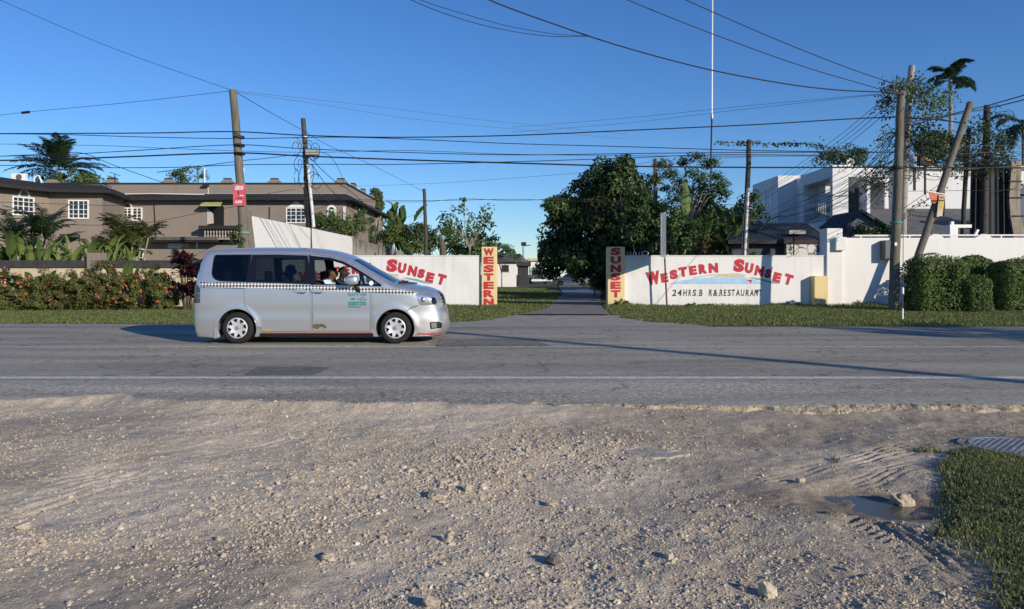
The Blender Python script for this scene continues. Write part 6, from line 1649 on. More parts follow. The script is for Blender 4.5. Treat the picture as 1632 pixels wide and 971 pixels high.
# ---------------------------------------------------------------- wires
def spline(P, n=10):
    P = [Vector(p) for p in P]
    if len(P) == 2: return [P[0].lerp(P[1], i/n) for i in range(n+1)]
    out = []
    for i in range(len(P)-1):
        p0 = P[max(i-1, 0)]; p1 = P[i]; p2 = P[i+1]; p3 = P[min(i+2, len(P)-1)]
        # non-uniform spacing
        for k in range(n):
            t = k/n; d1 = (p1-p0).length or 1; d2 = (p2-p1).length or 1; d3 = (p3-p2).length or 1
            m1 = (p2-p0)/(d1+d2)*d2 if i > 0 else (p2-p1); m2 = (p3-p1)/(d2+d3)*d2 if i < len(P)-2 else (p2-p1)
            out.append(p1*(2*t**3-3*t*t+1)+m1*(t**3-2*t*t+t)+p2*(-2*t**3+3*t*t)+m2*(t**3-t*t))
    out.append(P[-1]); return out
GW = "overhead cables"
def wire(label, r, pts, m=None, name="cable"):
    mb = MB(); P = spline([at(*p) if len(p) == 3 else p for p in pts]); mb.tube(P, r, 6)
    return tag(mb.build(name, m or M_wire, None, True), label, "cable", GW)
A, B = 27.0, 25.6      # depth of the left and right poles
def run(l, r, pts, y0=27.0, y1=26.0, m=None):
    """a cable along the road, depth easing from the left pole line to the right one"""
    wire(l, r, [(px, py, y0+(y1-y0)*px/1632) for px, py in pts], m)
wire("thin wire dropping from the top left corner to the top of the tall wooden pole", 0.008, [(-120, -55, 22), (18, 8, 24), (180, 77, 26), (366, 143, A)])
wire("thin wire with a small splice, from the left edge to the tall wooden pole's top", 0.008, [(-80, 193, 30), (42, 179, 29), (210, 163, 28), (368, 145, A)])
tag(MB().tube([at(35, 180, 28.9), at(47, 178.5, 28.9)], [0.05, 0.05], 8).build("splice", M_wire, None, True, 50), "small black splice on the thin wire near the left edge", "splice")
wire("upper of two thin wires leaving the tall wooden pole's top to the right", 0.007, [(376, 145, A), (600, 170, 31), (766, 191, 34), (1000, 214, 40)], M_wiregrey)
wire("lower of two thin wires leaving the tall wooden pole's top to the right", 0.007, [(376, 147, A), (500, 165, 30), (660, 190, 34), (830, 207, 38), (1000, 222, 42)], M_wiregrey)
wire("drop wire from the tall wooden pole past the coil pole to the distant pole", 0.011, [(376, 147, A), (432, 180, 30), (479, 206, 34), (520, 230, 40), (600, 267, 47), (676, 306, 56)])
run("thick cable highest on the pole clamps, sagging then rising to the right", 0.020, [(-420, 214), (60, 213), (250, 212), (372, 210), (487, 216), (620, 219), (816, 216), (1000, 208), (1200, 199), (1433, 187), (1540, 196)])
run("second cable from the top among those crossing both left poles", 0.014, [(-420, 212), (60, 214), (250, 219), (378, 221), (560, 219), (816, 229), (1000, 234), (1200, 240), (1433, 243)], 28)
run("thin faint cable from the left edge sagging to the coil pole's brackets", 0.009, [(-420, 225), (150, 232), (300, 238), (487, 243), (640, 240), (816, 246), (1100, 249), (1300, 249)], 30, 28)
run("cable rising from the left edge to the tall pole then falling rightwards again", 0.014, [(-420, 254), (60, 248), (200, 241), (379, 231), (480, 237), (640, 243), (816, 247), (1000, 245), (1200, 243), (1430, 243)])
run("thickest black cable running the whole width below the pole clamps", 0.026, [(-420, 259), (60, 255), (200, 250), (380, 244), (487, 249), (650, 255), (816, 260), (1000, 265), (1200, 267), (1431, 267), (1700, 268)])
run("lower cable sagging across the hotel roof line at the left", 0.014, [(-420, 262), (30, 264), (130, 267), (270, 267), (380, 263), (487, 262), (640, 262), (816, 258), (1000, 252), (1130, 247), (1330, 248)], 28, 27)
run("cable dipping behind the coconut palm to the hotel parapet", 0.013, [(-60, 252), (90, 245), (130, 244), (180, 263), (262, 292)], 30, 28)
wire("twisted cable from below the pole clamps up to the coil pole", 0.013, [(250, 275, A), (372, 258, 27.3), (420, 253, 31), (475, 246, 38)])
wire("thin cable low across the hotel windows, nearly level", 0.009, [(-60, 321, 29), (60, 324, 29), (200, 328, 29), (330, 322, 28.5), (470, 302, 38)])
wire("thin cable lowest across the hotel front, rising to the tall pole", 0.009, [(-60, 352, 29), (80, 357, 29), (160, 359, 29), (235, 355, 29), (330, 337, 29), (400, 325, 32), (478, 309, 38)])
wire("level cable at half height running right from the coil pole over the gate", 0.011, [(300, 318, 31), (490, 317, 37), (600, 319, 36), (670, 320, 36), (816, 318, 35), (900, 320, 35), (1035, 324, 36), (1190, 327, 32)])
wire("second level cable twisted with the one over the gate", 0.009, [(490, 319, 37.2), (670, 322, 36.2), (740, 317, 36), (816, 320, 35.4), (900, 317, 35.4), (1000, 321, 36)])
wire("faint thin wire rising right from above the columnar tree", 0.007, [(540, 298, 45), (700, 292, 42), (816, 284, 38), (960, 272, 34), (1040, 258, 32), (1200, 250, 30)], M_wiregrey)
wire("cable drooping from the coil pole's box towards the hotel corner", 0.013, [(505, 241, 38), (525, 248, 40), (540, 270, 43), (548, 292, 50)])
wire("upper of two black cables slanting down from the coil pole to the hotel's right eaves", 0.017, [(492, 250, 38), (530, 286, 41), (560, 306, 44), (590, 334, 50)])
wire("lower of two black cables slanting down from the coil pole to the hotel wall", 0.017, [(497, 262, 38), (520, 295, 41), (545, 320, 44), (575, 352, 50)])
wire("thin wire slanting down over the white boundary wall from the coil pole", 0.009, [(490, 290, 38), (520, 318, 40), (548, 340, 43), (580, 372, 48)], M_wiregrey)
wire("short wire from the thin distant pole down to the left", 0.010, [(676, 338, 56), (650, 346, 57), (625, 358, 60)])
wire("second short wire from the thin distant pole down to the left", 0.010, [(676, 339, 56), (660, 353, 57), (640, 366, 60)])
wire("left of two close wires leaving the top of the photo above the lane", 0.010, [(610, -28, 20), (655, 0, 21), (740, 32, 22.5), (816, 50, 24), (880, 58, 24.5), (940, 58, 25)])
wire("right of two close wires leaving the top of the photo above the lane", 0.009, [(620, -25, 20.2), (670, 0, 21.2), (745, 24, 22.7), (816, 43, 24), (890, 55, 24.6), (940, 57, 25)])
wire("thick cable sagging from the top of the photo to the twin poles' arm", 0.020, [(690, -45, 22), (775, -2, 22.5), (870, 34, 23), (990, 74, 23.6), (1130, 111, 24.3), (1260, 135, 24.9), (1340, 144, 25.2), (1415, 147, 25.4)])
wire("middle of three cables from the top right sky to the twin poles' arm", 0.013, [(920, -35, 21), (1000, 0, 22), (1130, 52, 23), (1280, 106, 24.4), (1412, 145, 25.4)])
wire("upper of three cables from the top right sky to the twin poles' arm", 0.013, [(1020, -35, 21), (1093, 0, 22), (1230, 60, 23.3), (1340, 104, 24.6), (1425, 134, 25.6)])
wire("faint pale wire rising right to the twin poles' arm", 0.007, [(816, 203, 40), (1000, 188, 36), (1200, 168, 31), (1412, 149, 25.4)], M_wiregrey)
wire("second faint pale wire below the other, rising right past the mast", 0.007, [(816, 211, 42), (1000, 196, 38), (1180, 175, 33), (1410, 150, 25.5)], M_wiregrey)
# fan of service drops from the twin poles towards the modern building and beyond
fan_pts = [((1417, 151), (1330, 222), (1230, 292), "first"), ((1420, 154), (1338, 224), (1195, 322), "second"), ((1424, 160), (1345, 226), (1215, 312), "third"), ((1427, 168), (1340, 238), (1205, 326), "fourth")]
for i, (a, b, c, w) in enumerate(fan_pts):
    wire(f"{w} from the top of the fan of service drops left of the twin poles", 0.010, [(a[0], a[1], B), (b[0], b[1], 32), (c[0], c[1], 48)])
low = [((1427, 210), (1350, 262), (1212, 346), "topmost slack drop wire crossing the modern building"), ((1428, 222), (1360, 275), (1218, 352), "slack drop wire across the modern building's balcony, second from above"), ((1429, 236), (1340, 300), (1208, 350), "slack drop wire ending low left of the balcony, third from above"),
       ((1429, 250), (1350, 310), (1265, 352), "slack drop wire across the pale front pier, fourth from above"), ((1429, 262), (1370, 306), (1272, 358), "thick slack drop wire below the balcony railing"), ((1430, 278), (1372, 318), (1340, 330), "lowest slack drop wire ending at the grey shutters")]
for i, (a, b, c, w) in enumerate(low):
    wire(w, 0.011 if i != 4 else 0.016, [(a[0], a[1], B), (b[0], b[1]+6, 34), (c[0], c[1], 44)])
wire("upper thick cable from the twin poles over the leaning pole to the right edge", 0.022, [(1430, 190, B), (1490, 187, 27), (1545, 175, 28.6), (1575, 168, 32), (1632, 152, 31), (1700, 132, 30)])
wire("lower thick cable from the twin poles over the leaning pole to the right edge", 0.022, [(1432, 205, B), (1490, 190, 27), (1540, 179, 28.6), (1575, 173, 32), (1640, 157, 31), (1700, 140, 30)])
for i, (pts, lb) in enumerate([([(1432, 240), (1500, 236), (1580, 232), (1700, 238)], "grey level cable behind the leaning pole, highest of the right-hand rows"), ([(1432, 246), (1520, 246), (1600, 242), (1700, 244)], "grey level cable behind the leaning pole, second of the right-hand rows"), ([(1432, 258), (1530, 258), (1632, 256), (1700, 256)], "black level cable behind the leaning pole above the white facade"),
        ([(1432, 269), (1530, 270), (1632, 264), (1700, 262)], "pale level cable along the top of the white facade"), ([(1432, 305), (1530, 304), (1632, 303), (1700, 304)], "thin level cable across the white facade at the orange flag's height"), ([(1450, 195), (1500, 190), (1570, 212), (1632, 226)], "thin wire dropping right from the twin poles behind the leaning pole")]):
    wire(lb, 0.010 if i != 3 else 0.016, [(a, b, 31) for a, b in pts], M_wiregrey if i in (0, 1, 3) else M_wire)
wire("branching black drop cable from the twin poles to the right-hand tangle", 0.018, [(1440, 200, 27), (1470, 225, 29), (1500, 252, 32), (1520, 270, 34)])
wire("second black drop cable from the twin poles to the right-hand tangle", 0.014, [(1440, 203, 27), (1485, 228, 29), (1515, 246, 32), (1560, 250, 33)])
wire("wire slanting up from the thick pole's middle to the leaning pole across the white facade", 0.010, [(1436, 335, 26), (1470, 312, 28), (1500, 292, 30), (1525, 270, 32)])
wire("second wire slanting up across the white facade to the leaning pole", 0.010, [(1436, 345, 26), (1466, 326, 28), (1490, 310, 29)])
wire("slack wire loop between the dark upright pole and the masonry column", 0.011, [(1568, 316, 33), (1585, 306, 33), (1598, 304, 33.5), (1640, 296, 34)])
# tangle of small cables on the right poles
r_ = np.random.default_rng(93); mb = MB()
for k in range(46):
    px, py = r_.uniform(1515, 1612), r_.normal(256, 12); c = at(px, py, 32.3+r_.uniform(-.3, .3)); q0 = r_.uniform(0, 6.28); rx, rz = r_.uniform(0.1, 0.6), r_.uniform(0.08, 0.4)
    mb.tube([c+Vector((rx*math.cos(q), 0.05*math.sin(2*q), rz*math.sin(q))) for q in np.linspace(q0, q0+r_.uniform(2.5, 5.5), 9)], 0.013, 5)
tag(mb.build("cable_tangle", M_wire), "messy black tangle of looped cables between the right-hand poles", "cable tangle")
mb = MB()
for k in range(12):
    px, py = r_.uniform(1580, 1608), r_.uniform(172, 200); c = at(px, py, 32.5); q0 = r_.uniform(0, 6.28); rx, rz = r_.uniform(0.1, 0.5), r_.uniform(0.08, 0.3)
    mb.tube([c+Vector((rx*math.cos(q), 0.05*math.sin(2*q), rz*math.sin(q))) for q in np.linspace(q0, q0+4, 9)], 0.013, 5)
tag(mb.build("cable_tangle", M_wire), "small tangle of looped cables right of the dark upright pole's top", "cable tangle")
# ---------------------------------------------------------------- creepers
def creeper(label, pts, lm, per=34, spread=0.22, lsize=0.16, seed=0, hang=0.5):
    """leafy vine following points, some strands hanging"""
    r = np.random.default_rng(seed+4000); P = spline([at(*p) for p in pts], 8); e = empty("creeper", (0, 0, 0), label=label, cat="creeper"); lv = LV(); mb = MB()
    mb.tube(P, 0.014, 5)
    for p in P:
        n = r.poisson(per/8*1.0); 
        if n == 0: continue
        q = np.array(p)+r.normal(size=(n, 3))*spread*np.array([1, 0.6, 0.7]); q[:, 2] -= r.random(n)**2*hang
        V, F = leaf_geo(q, unit(r.normal(size=(n, 3))+np.array([0, -0.4, 0.4])), lsize*r.uniform(0.6, 1.2, n), 0.6, r=r); lv.add(V, F)
        if r.random() < 0.3:
            k = np.array(p)+r.normal(size=3)*spread; mb.tube([p, Vector(k)-Vector((0, 0, hang*r.random()))], 0.008, 4)
    lv.build("leaves", lm, e); mb.build("vine", M_bark, e)
creeper("sparse leaf garland along the wire left and right of the pale conduit pole", [(1142, 226, 32), (1180, 228, 32), (1194, 226, 32), (1230, 230, 31.6), (1255, 228, 31.2), (1290, 230, 30.6), (1312, 234, 30)], L_mid, 48, 0.07, 0.14, 1, 0.12)
creeper("leafy clump hanging on the wires left of the twin poles, above the modern building", [(1308, 236, 30), (1330, 246, 29.5), (1350, 250, 29.5), (1372, 244, 29)], L_dark, 115, 0.28, 0.116, 2, 0.35)
creeper("thick creeper wrapped around the tops of the twin wooden poles", [(1412, 172, 26), (1416, 150, 26), (1428, 132, 27), (1446, 136, 29), (1462, 140, 30)], L_dark, 193, 0.24, 0.129, 3, 0.5)
creeper("bright-leaved creeper spilling right of the twin poles' tops", [(1462, 128, 30), (1470, 150, 30), (1482, 168, 30), (1500, 158, 30.5), (1508, 140, 31)], L_mid, 214, 0.32, 0.136, 4, 0.6)
creeper("creeper mass on the cables between the twin poles and the leaning pole", [(1446, 190, 29), (1465, 200, 29), (1480, 205, 29.5), (1470, 225, 30), (1490, 240, 30.5), (1520, 250, 31)], L_dark, 251, 0.36, 0.129, 5, 0.8)
creeper("creeper tuft on the left of the thick wooden pole at cable height", [(1400, 222, 25.8), (1412, 214, 25.8), (1424, 208, 25.6)], L_mid, 61, 0.16, 0.116, 6, 0.4)
creeper("creeper climbing the middle of the thick wooden pole", [(1412, 300, 26), (1395, 285, 27), (1380, 288, 28), (1400, 268, 26.5), (1424, 255, 25.7)], L_dark, 115, 0.26, 0.109, 7, 0.4)
creeper("creeper mass around the dark upright pole among the right-hand cables", [(1552, 215, 33), (1566, 195, 32.8), (1582, 215, 32.8), (1592, 235, 32.8), (1560, 240, 32.8), (1540, 250, 32.8)], L_dark, 271, 0.36, 0.129, 8, 0.7)
creeper("creeper draped along the cable row above the dark tarpaulin", [(1530, 262, 32.5), (1560, 258, 32.5), (1585, 255, 32.5), (1606, 252, 32.8)], L_dark, 193, 0.30, 0.116, 9, 0.5)
creeper("thin leafy vine hanging beside the orange flag sign", [(1440, 345, 26.3), (1455, 330, 27), (1470, 322, 27.6), (1480, 318, 28)], L_dark, 16, 0.10, 0.1, 10, 0.2)

mb = MB(); r_ = np.random.default_rng(97)
for k in range(22):
    a = at(1427+r_.normal()*2, r_.uniform(205, 300), 25.9); b = at(r_.uniform(1205, 1345), r_.uniform(296, 362), r_.uniform(40, 47)); m = a.lerp(b, r_.uniform(0.3, 0.5))-Vector((0, 0, r_.uniform(0.1, 0.9)))
    mb.tube(spline([a, m, b], 8), r_.uniform(0.007, 0.013), 5)
tag(mb.build("cable_tangle", M_wire), "bundle of slack drop cables fanning left from the middle of the twin poles", "cable tangle")
mb = MB()
for k in range(14):
    a = at(1436+r_.normal()*3, r_.uniform(190, 275), 29); b = at(r_.uniform(1490, 1600), r_.uniform(225, 285), 32.5); m = a.lerp(b, r_.uniform(0.3, 0.7))-Vector((0, 0, r_.uniform(0.1, 0.7)))
    mb.tube(spline([a, m, b], 8), r_.uniform(0.008, 0.018), 5)
tag(mb.build("cable_tangle", M_wire), "bundle of slack black cables between the twin poles and the dark upright pole", "cable tangle")
# ---------------------------------------------------------------- unseen pole and tree added on the near side to shade the road
pole([(21.8, -6.9, 0), (21.8, -6.9, 5.5), (21.7, -6.9, 11.5)], 0.20, 0.15, M_pole, "unseen wooden pole added on the near roadside, right of and behind the viewer, to shade the road")
tree((21.8, 5.6, 4.4), (2.7, 2.2, 1.7), (22.2, 5.6, 0), "unseen leafy tree added on the near side beyond the right edge, to shade the far lane", L_mid, 91, 60, 0.6, 70, 0.24, trunk=0.2)
# ================================================================ silver minivan
def cm(u, v):
    """pixel of the van's enlarged side view -> van coordinates (x forward, z up)"""
    return (u/301.2-0.271, 2.101-v/301.2)
def smooth_poly(pts, n=5, closed=True):
    out = []; N = len(pts)
    for i in range(N if closed else N-1):
        p0 = pts[(i-1) % N]; p1 = pts[i]; p2 = pts[(i+1) % N]; p3 = pts[(i+2) % N]
        if not closed and i == 0: p0 = p1
        if not closed and i == N-2: p3 = p2
        for k in range(n):
            t = k/n
            out.append(tuple(0.5*(2*p1[j]+(p2[j]-p0[j])*t+(2*p0[j]-5*p1[j]+4*p2[j]-p3[j])*t*t+(3*p1[j]-p0[j]-3*p2[j]+p3[j])*t**3) for j in (0, 1)))
    if not closed: out.append(tuple(pts[-1]))
    return out
def rounded(pts, r=0.04, n=4):
    out = []; N = len(pts)
    for i in range(N):
        p0 = Vector(pts[i-1]); p1 = Vector(pts[i]); p2 = Vector(pts[(i+1) % N])
        a = (p0-p1); b = (p2-p1); d = min(r, a.length*0.45, b.length*0.45); A_ = p1+a.normalized()*d; B_ = p1+b.normalized()*d
        for k in range(n+1):
            t = k/n; out.append(tuple((A_*(1-t)**2+p1*2*t*(1-t)+B_*t*t)[:2]))
    return out
TOPUV = [(112,596),(98,570),(88,520),(86,450),(88,380),(92,310),(101,250),(113,190),(130,132),(152,106),(190,98),(300,94),(420,92),(620,93),(740,98),(850,112),(930,134),(1000,168),(1070,209),(1150,254),(1222,290),(1300,306),(1380,325),(1435,343),(1468,364),(1480,400),(1486,430),(1498,465),(1506,515),(1502,558),(1478,583),(1440,592)]
PROF = smooth_poly([cm(*p) for p in TOPUV], 4, False)
RW = (cm(345, 548)[0], 0.297); FW = (cm(1240, 548)[0], 0.297); RA = 0.36
def arch(c, zb):
    a0 = math.asin((zb-c[1])/RA); return [(c[0]+RA*math.cos(a), c[1]+RA*math.sin(a)) for a in np.linspace(a0, math.pi-a0, 22)]
ZB = cm(0, 592)[1]
OUT = PROF+[(FW[0]+RA+0.12, ZB)]+arch(FW, ZB)+[(RW[0]+RA+0.02, ZB)]+arch(RW, ZB)+[(RW[0]-RA-0.06, ZB-0.02)]
PA = np.array(PROF); SEG0 = PA[:-1]; SEGD = PA[1:]-PA[:-1]; SEGL = (SEGD**2).sum(1)
def dist_prof(x, z):
    p = np.array([x, z]); t = np.clip(((p-SEG0)*SEGD).sum(1)/SEGL, 0, 1); q = SEG0+SEGD*t[:, None]; return math.sqrt(((p-q)**2).sum(1).min())
ZW = [0.0, 0.12, 0.25, 0.45, 0.75, 0.95, 1.08, 1.2, 1.45, 1.65, 1.85]; WW = [0.80, 0.805, 0.825, 0.845, 0.85, 0.848, 0.838, 0.818, 0.765, 0.72, 0.68]
def flare(x, z):
    f = 0
    for c in (RW, FW):
        d = math.hypot(x-c[0], z-c[1]); f += 0.016*math.exp(-((d-RA-0.02)/0.05)**2)
    return f
def halfw(x, z):
    w = float(np.interp(z, ZW, WW))
    if x > 3.75: w -= 0.18*((x-3.75)/0.98)**2.6
    if x < 0.5: w -= 0.05*((0.5-x)/0.5)**2
    if z > 0.3: w += flare(x, z)
    # soft pressed line under the belt and a shallow lower scoop
    w -= 0.006*math.exp(-((z-0.60)/0.10)**2)
    Rr = 0.10 if x < 3.4 else 0.10+0.05*min(1, (x-3.4)/0.8)
    if z < 0.45: Rr *= max(0.25, z/0.45)
    d = dist_prof(x, z)
    if d < Rr: w -= Rr*(1-math.sqrt(max(0, 1-(1-d/Rr)**2)))
    return w
VAN = Vector((-6.04, 13.9+0.85, 0.0))
def cdt(outer, holes=(), grid=0.05):
    loops = [outer]+list(holes); vs = []; es = []
    for L_ in loops:
        b = len(vs); n = len(L_); vs += [Vector(p[:2]) for p in L_]; es += [(b+i, b+(i+1) % n) for i in range(n)]
    xs = [p[0] for p in outer]; zs = [p[1] for p in outer]
    x = min(xs)+grid*0.5
    while x < max(xs):
        z = min(zs)+grid*0.5
        while z < max(zs):
            if in_poly(x, z, outer) and not any(in_poly(x, z, h) for h in holes): vs.append(Vector((x, z)))
            z += grid
        x += grid
    V, E, F, *_ = delaunay_2d_cdt(vs, es, [], 0, 1e-5)
    keep = []
    for f in F:
        cx_ = sum(V[i][0] for i in f)/len(f); cz_ = sum(V[i][1] for i in f)/len(f)
        if in_poly(cx_, cz_, outer) and not any(in_poly(cx_, cz_, h) for h in holes):
            a = sum(V[f[i]][0]*V[f[(i+1) % len(f)]][1]-V[f[(i+1) % len(f)]][0]*V[f[i]][1] for i in range(len(f)))
            keep.append(tuple(f) if a > 0 else tuple(reversed(f)))
    return V, keep
def side(mb, outer, holes=(), off=0.0, sgn=-1, m=0, grid=0.05):
    """a piece of the van's flank; sgn -1 is the flank facing the camera"""
    V, F = cdt(outer, holes, grid)
    vs = [(p[0], sgn*(halfw(p[0], p[1])+off), p[1]) for p in V]
    mb.add(vs, F if sgn < 0 else [tuple(reversed(f)) for f in F], m); return mb
def car_paint(name, col, metal=0.75, rough=0.32):
    m = bpy.data.materials.new(name); m.use_nodes = True; nt = m.node_tree; p = nt.nodes["Principled BSDF"]
    p.inputs["Base Color"].default_value = tuple(col)+(1,); p.inputs["Metallic"].default_value = metal; p.inputs["Roughness"].default_value = rough
    p.inputs["Coat Weight"].default_value = 0.6; p.inputs["Coat Roughness"].default_value = 0.06
    tc = _n(nt, "ShaderNodeTexCoord"); nz = _n(nt, "ShaderNodeTexNoise"); nz.inputs["Scale"].default_value = 2.5; nz.inputs["Detail"].default_value = 6
    sx = _n(nt, "ShaderNodeSeparateXYZ"); nt.links.new(tc.outputs["Object"], sx.inputs[0]); nt.links.new(tc.outputs["Object"], nz.inputs["Vector"])
    # road dust towards the sills
    dz = _n(nt, "ShaderNodeMapRange"); dz.inputs[1].default_value = 0.75; dz.inputs[2].default_value = 0.15; dz.inputs[4].default_value = 0.55; nt.links.new(sx.outputs[2], dz.inputs[0])
    mu = _n(nt, "ShaderNodeMath"); mu.operation = 'MULTIPLY'; nt.links.new(dz.outputs[0], mu.inputs[0]); nt.links.new(nz.outputs[0], mu.inputs[1])
    mx = _n(nt, "ShaderNodeMix"); mx.data_type = 'RGBA'; mx.inputs[6].default_value = tuple(col)+(1,); mx.inputs[7].default_value = (0.36, 0.33, 0.29, 1); nt.links.new(mu.outputs[0], mx.inputs[0]); nt.links.new(mx.outputs[2], p.inputs["Base Color"])
    r = _n(nt, "ShaderNodeMapRange"); r.inputs[3].default_value = rough; r.inputs[4].default_value = 0.75; nt.links.new(mu.outputs[0], r.inputs[0]); nt.links.new(r.outputs[0], p.inputs["Roughness"])
    return m
M_silver = car_paint("silver_paint", (0.72, 0.72, 0.71), 0.8, 0.36)
M_tire = mat("tyre_rubber", (0.018, 0.018, 0.018), 0.85, 0.2, 8)
M_blk = mat("black_plastic", (0.014, 0.014, 0.015), 0.45, 0.1)
M_blackgloss = mat("black_gloss", (0.008, 0.008, 0.010), 0.15, 0, spec=0.5)
M_hub = mat("hubcap_silver", (0.66, 0.66, 0.66), 0.4, 0.12, 6, metal=0.35)
M_int = mat("interior_dark", (0.015, 0.015, 0.017), 0.9, 0.2)
M_seat = mat("seat_fabric", (0.035, 0.035, 0.04), 0.95, 0.25, 20)
M_seatgrey = mat("seat_grey", (0.20, 0.20, 0.21), 0.95, 0.2, 20)
M_glass = glass_mat("clear_glass", (0.80, 0.84, 0.84))
M_tint = glass_mat("tinted_glass", (0.22, 0.245, 0.24))
M_privacy = glass_mat("privacy_glass", (0.10, 0.11, 0.115))
M_wind = glass_mat("windscreen_glass", (0.62, 0.72, 0.74))
M_redline = mat("red_line", (0.45, 0.02, 0.03), 0.5, 0.1)
M_chrome = mat("chrome", (0.75, 0.75, 0.76), 0.15, 0, metal=1.0)
M_lamp = mat("lamp_reflector", (0.62, 0.64, 0.66), 0.12, 0.1, metal=0.8)
M_taillens = mat("tail_lens", (0.05, 0.07, 0.09), 0.1, 0.2, spec=0.6)
M_tealink = worn_paint("teal_ink", (0.015, 0.21, 0.19), 0.38)

def checker_mat():
    m = bpy.data.materials.new("checker_belt"); m.use_nodes = True; nt = m.node_tree; p = nt.nodes["Principled BSDF"]; p.inputs["Roughness"].default_value = 0.4
    tc = _n(nt, "ShaderNodeTexCoord"); mp = _n(nt, "ShaderNodeMapping"); mp.inputs["Rotation"].default_value = (0, R(45), 0); mp.inputs["Scale"].default_value = (1, 0.0, 1)
    ck = _n(nt, "ShaderNodeTexChecker"); ck.inputs["Scale"].default_value = 1/0.044; ck.inputs[1].default_value = (0.66, 0.64, 0.60, 1); ck.inputs[2].default_value = (0.055, 0.055, 0.058, 1)
    ad = _n(nt, "ShaderNodeVectorMath"); ad.operation = 'ADD'; ad.inputs[1].default_value = (0, 0.003, 0)
    nt.links.new(tc.outputs["Object"], mp.inputs[0]); nt.links.new(mp.outputs[0], ad.inputs[0]); nt.links.new(ad.outputs[0], ck.inputs[0]); nt.links.new(ck.outputs[0], p.inputs["Base Color"]); return m

def wheel(parent, x, z, y, r, sgn):
    w = empty("wheel", (x, y, z)); w.parent = parent
    mb = MB(); T = 0.195
    mb.lathe([(r*0.64, 0.0), (r*0.70, -0.012), (r*0.86, -0.018), (r*0.95, -0.004), (r, 0.028), (r, T-0.028), (r*0.95, T+0.0), (r*0.66, T)], axis='y', n=40) if sgn < 0 else mb.lathe([(r*0.64, 0.0), (r*0.70, 0.012), (r*0.86, 0.018), (r*0.95, 0.004), (r, -0.028), (r, -T+0.028), (r*0.95, -T), (r*0.66, -T)], axis='y', n=40)
    mb.build("tyre", M_tire, w, True, 40)
    R0 = r*0.68
    outer = [(R0*math.cos(a), R0*math.sin(a)) for a in np.linspace(0, 2*math.pi, 48, endpoint=False)]
    holes = []
    for k in range(8):
        a = 2*math.pi*k/8+0.2; h = []
        for rr, da in ((0.55, -0.08), (0.55, 0.08), (0.74, 0.22), (0.88, 0.25), (0.88, -0.25), (0.74, -0.22)):
            h.append((R0*rr*math.cos(a+da), R0*rr*math.sin(a+da)))
        holes.append(rounded(h, 0.008, 2))
    V, F = cdt(outer, holes, 0.02)
    def dish(p): q = math.hypot(p[0], p[1])/R0; return 0.010-0.022*math.exp(-((q-0.78)/0.25)**2)+0.010*math.exp(-(q/0.25)**2)
    mb = MB(); vs = [(p[0], sgn*(-dish(p))*-1 if False else (dish(p) if sgn < 0 else -dish(p)), p[1]) for p in V]
    mb.add(vs, F if sgn < 0 else [tuple(reversed(f)) for f in F])
    rim = mb.build("rim", M_hub, w, True, 35)
    mb = MB(); mb.lathe([(0.0, 0.035), (R0, 0.035), (R0, 0.012)] if sgn < 0 else [(0.0, -0.03), (R0, -0.03), (R0, -0.002)], axis='y', n=32); mb.build("brake_disc", M_int, w)
    mb = MB(); s = -1 if sgn < 0 else 1; mb.lathe([(0.0, s*0.012), (0.034, s*0.010), (0.040, 0.0)], axis='y', n=20); mb.build("hub_badge", M_metal, w, True, 40)
    return w

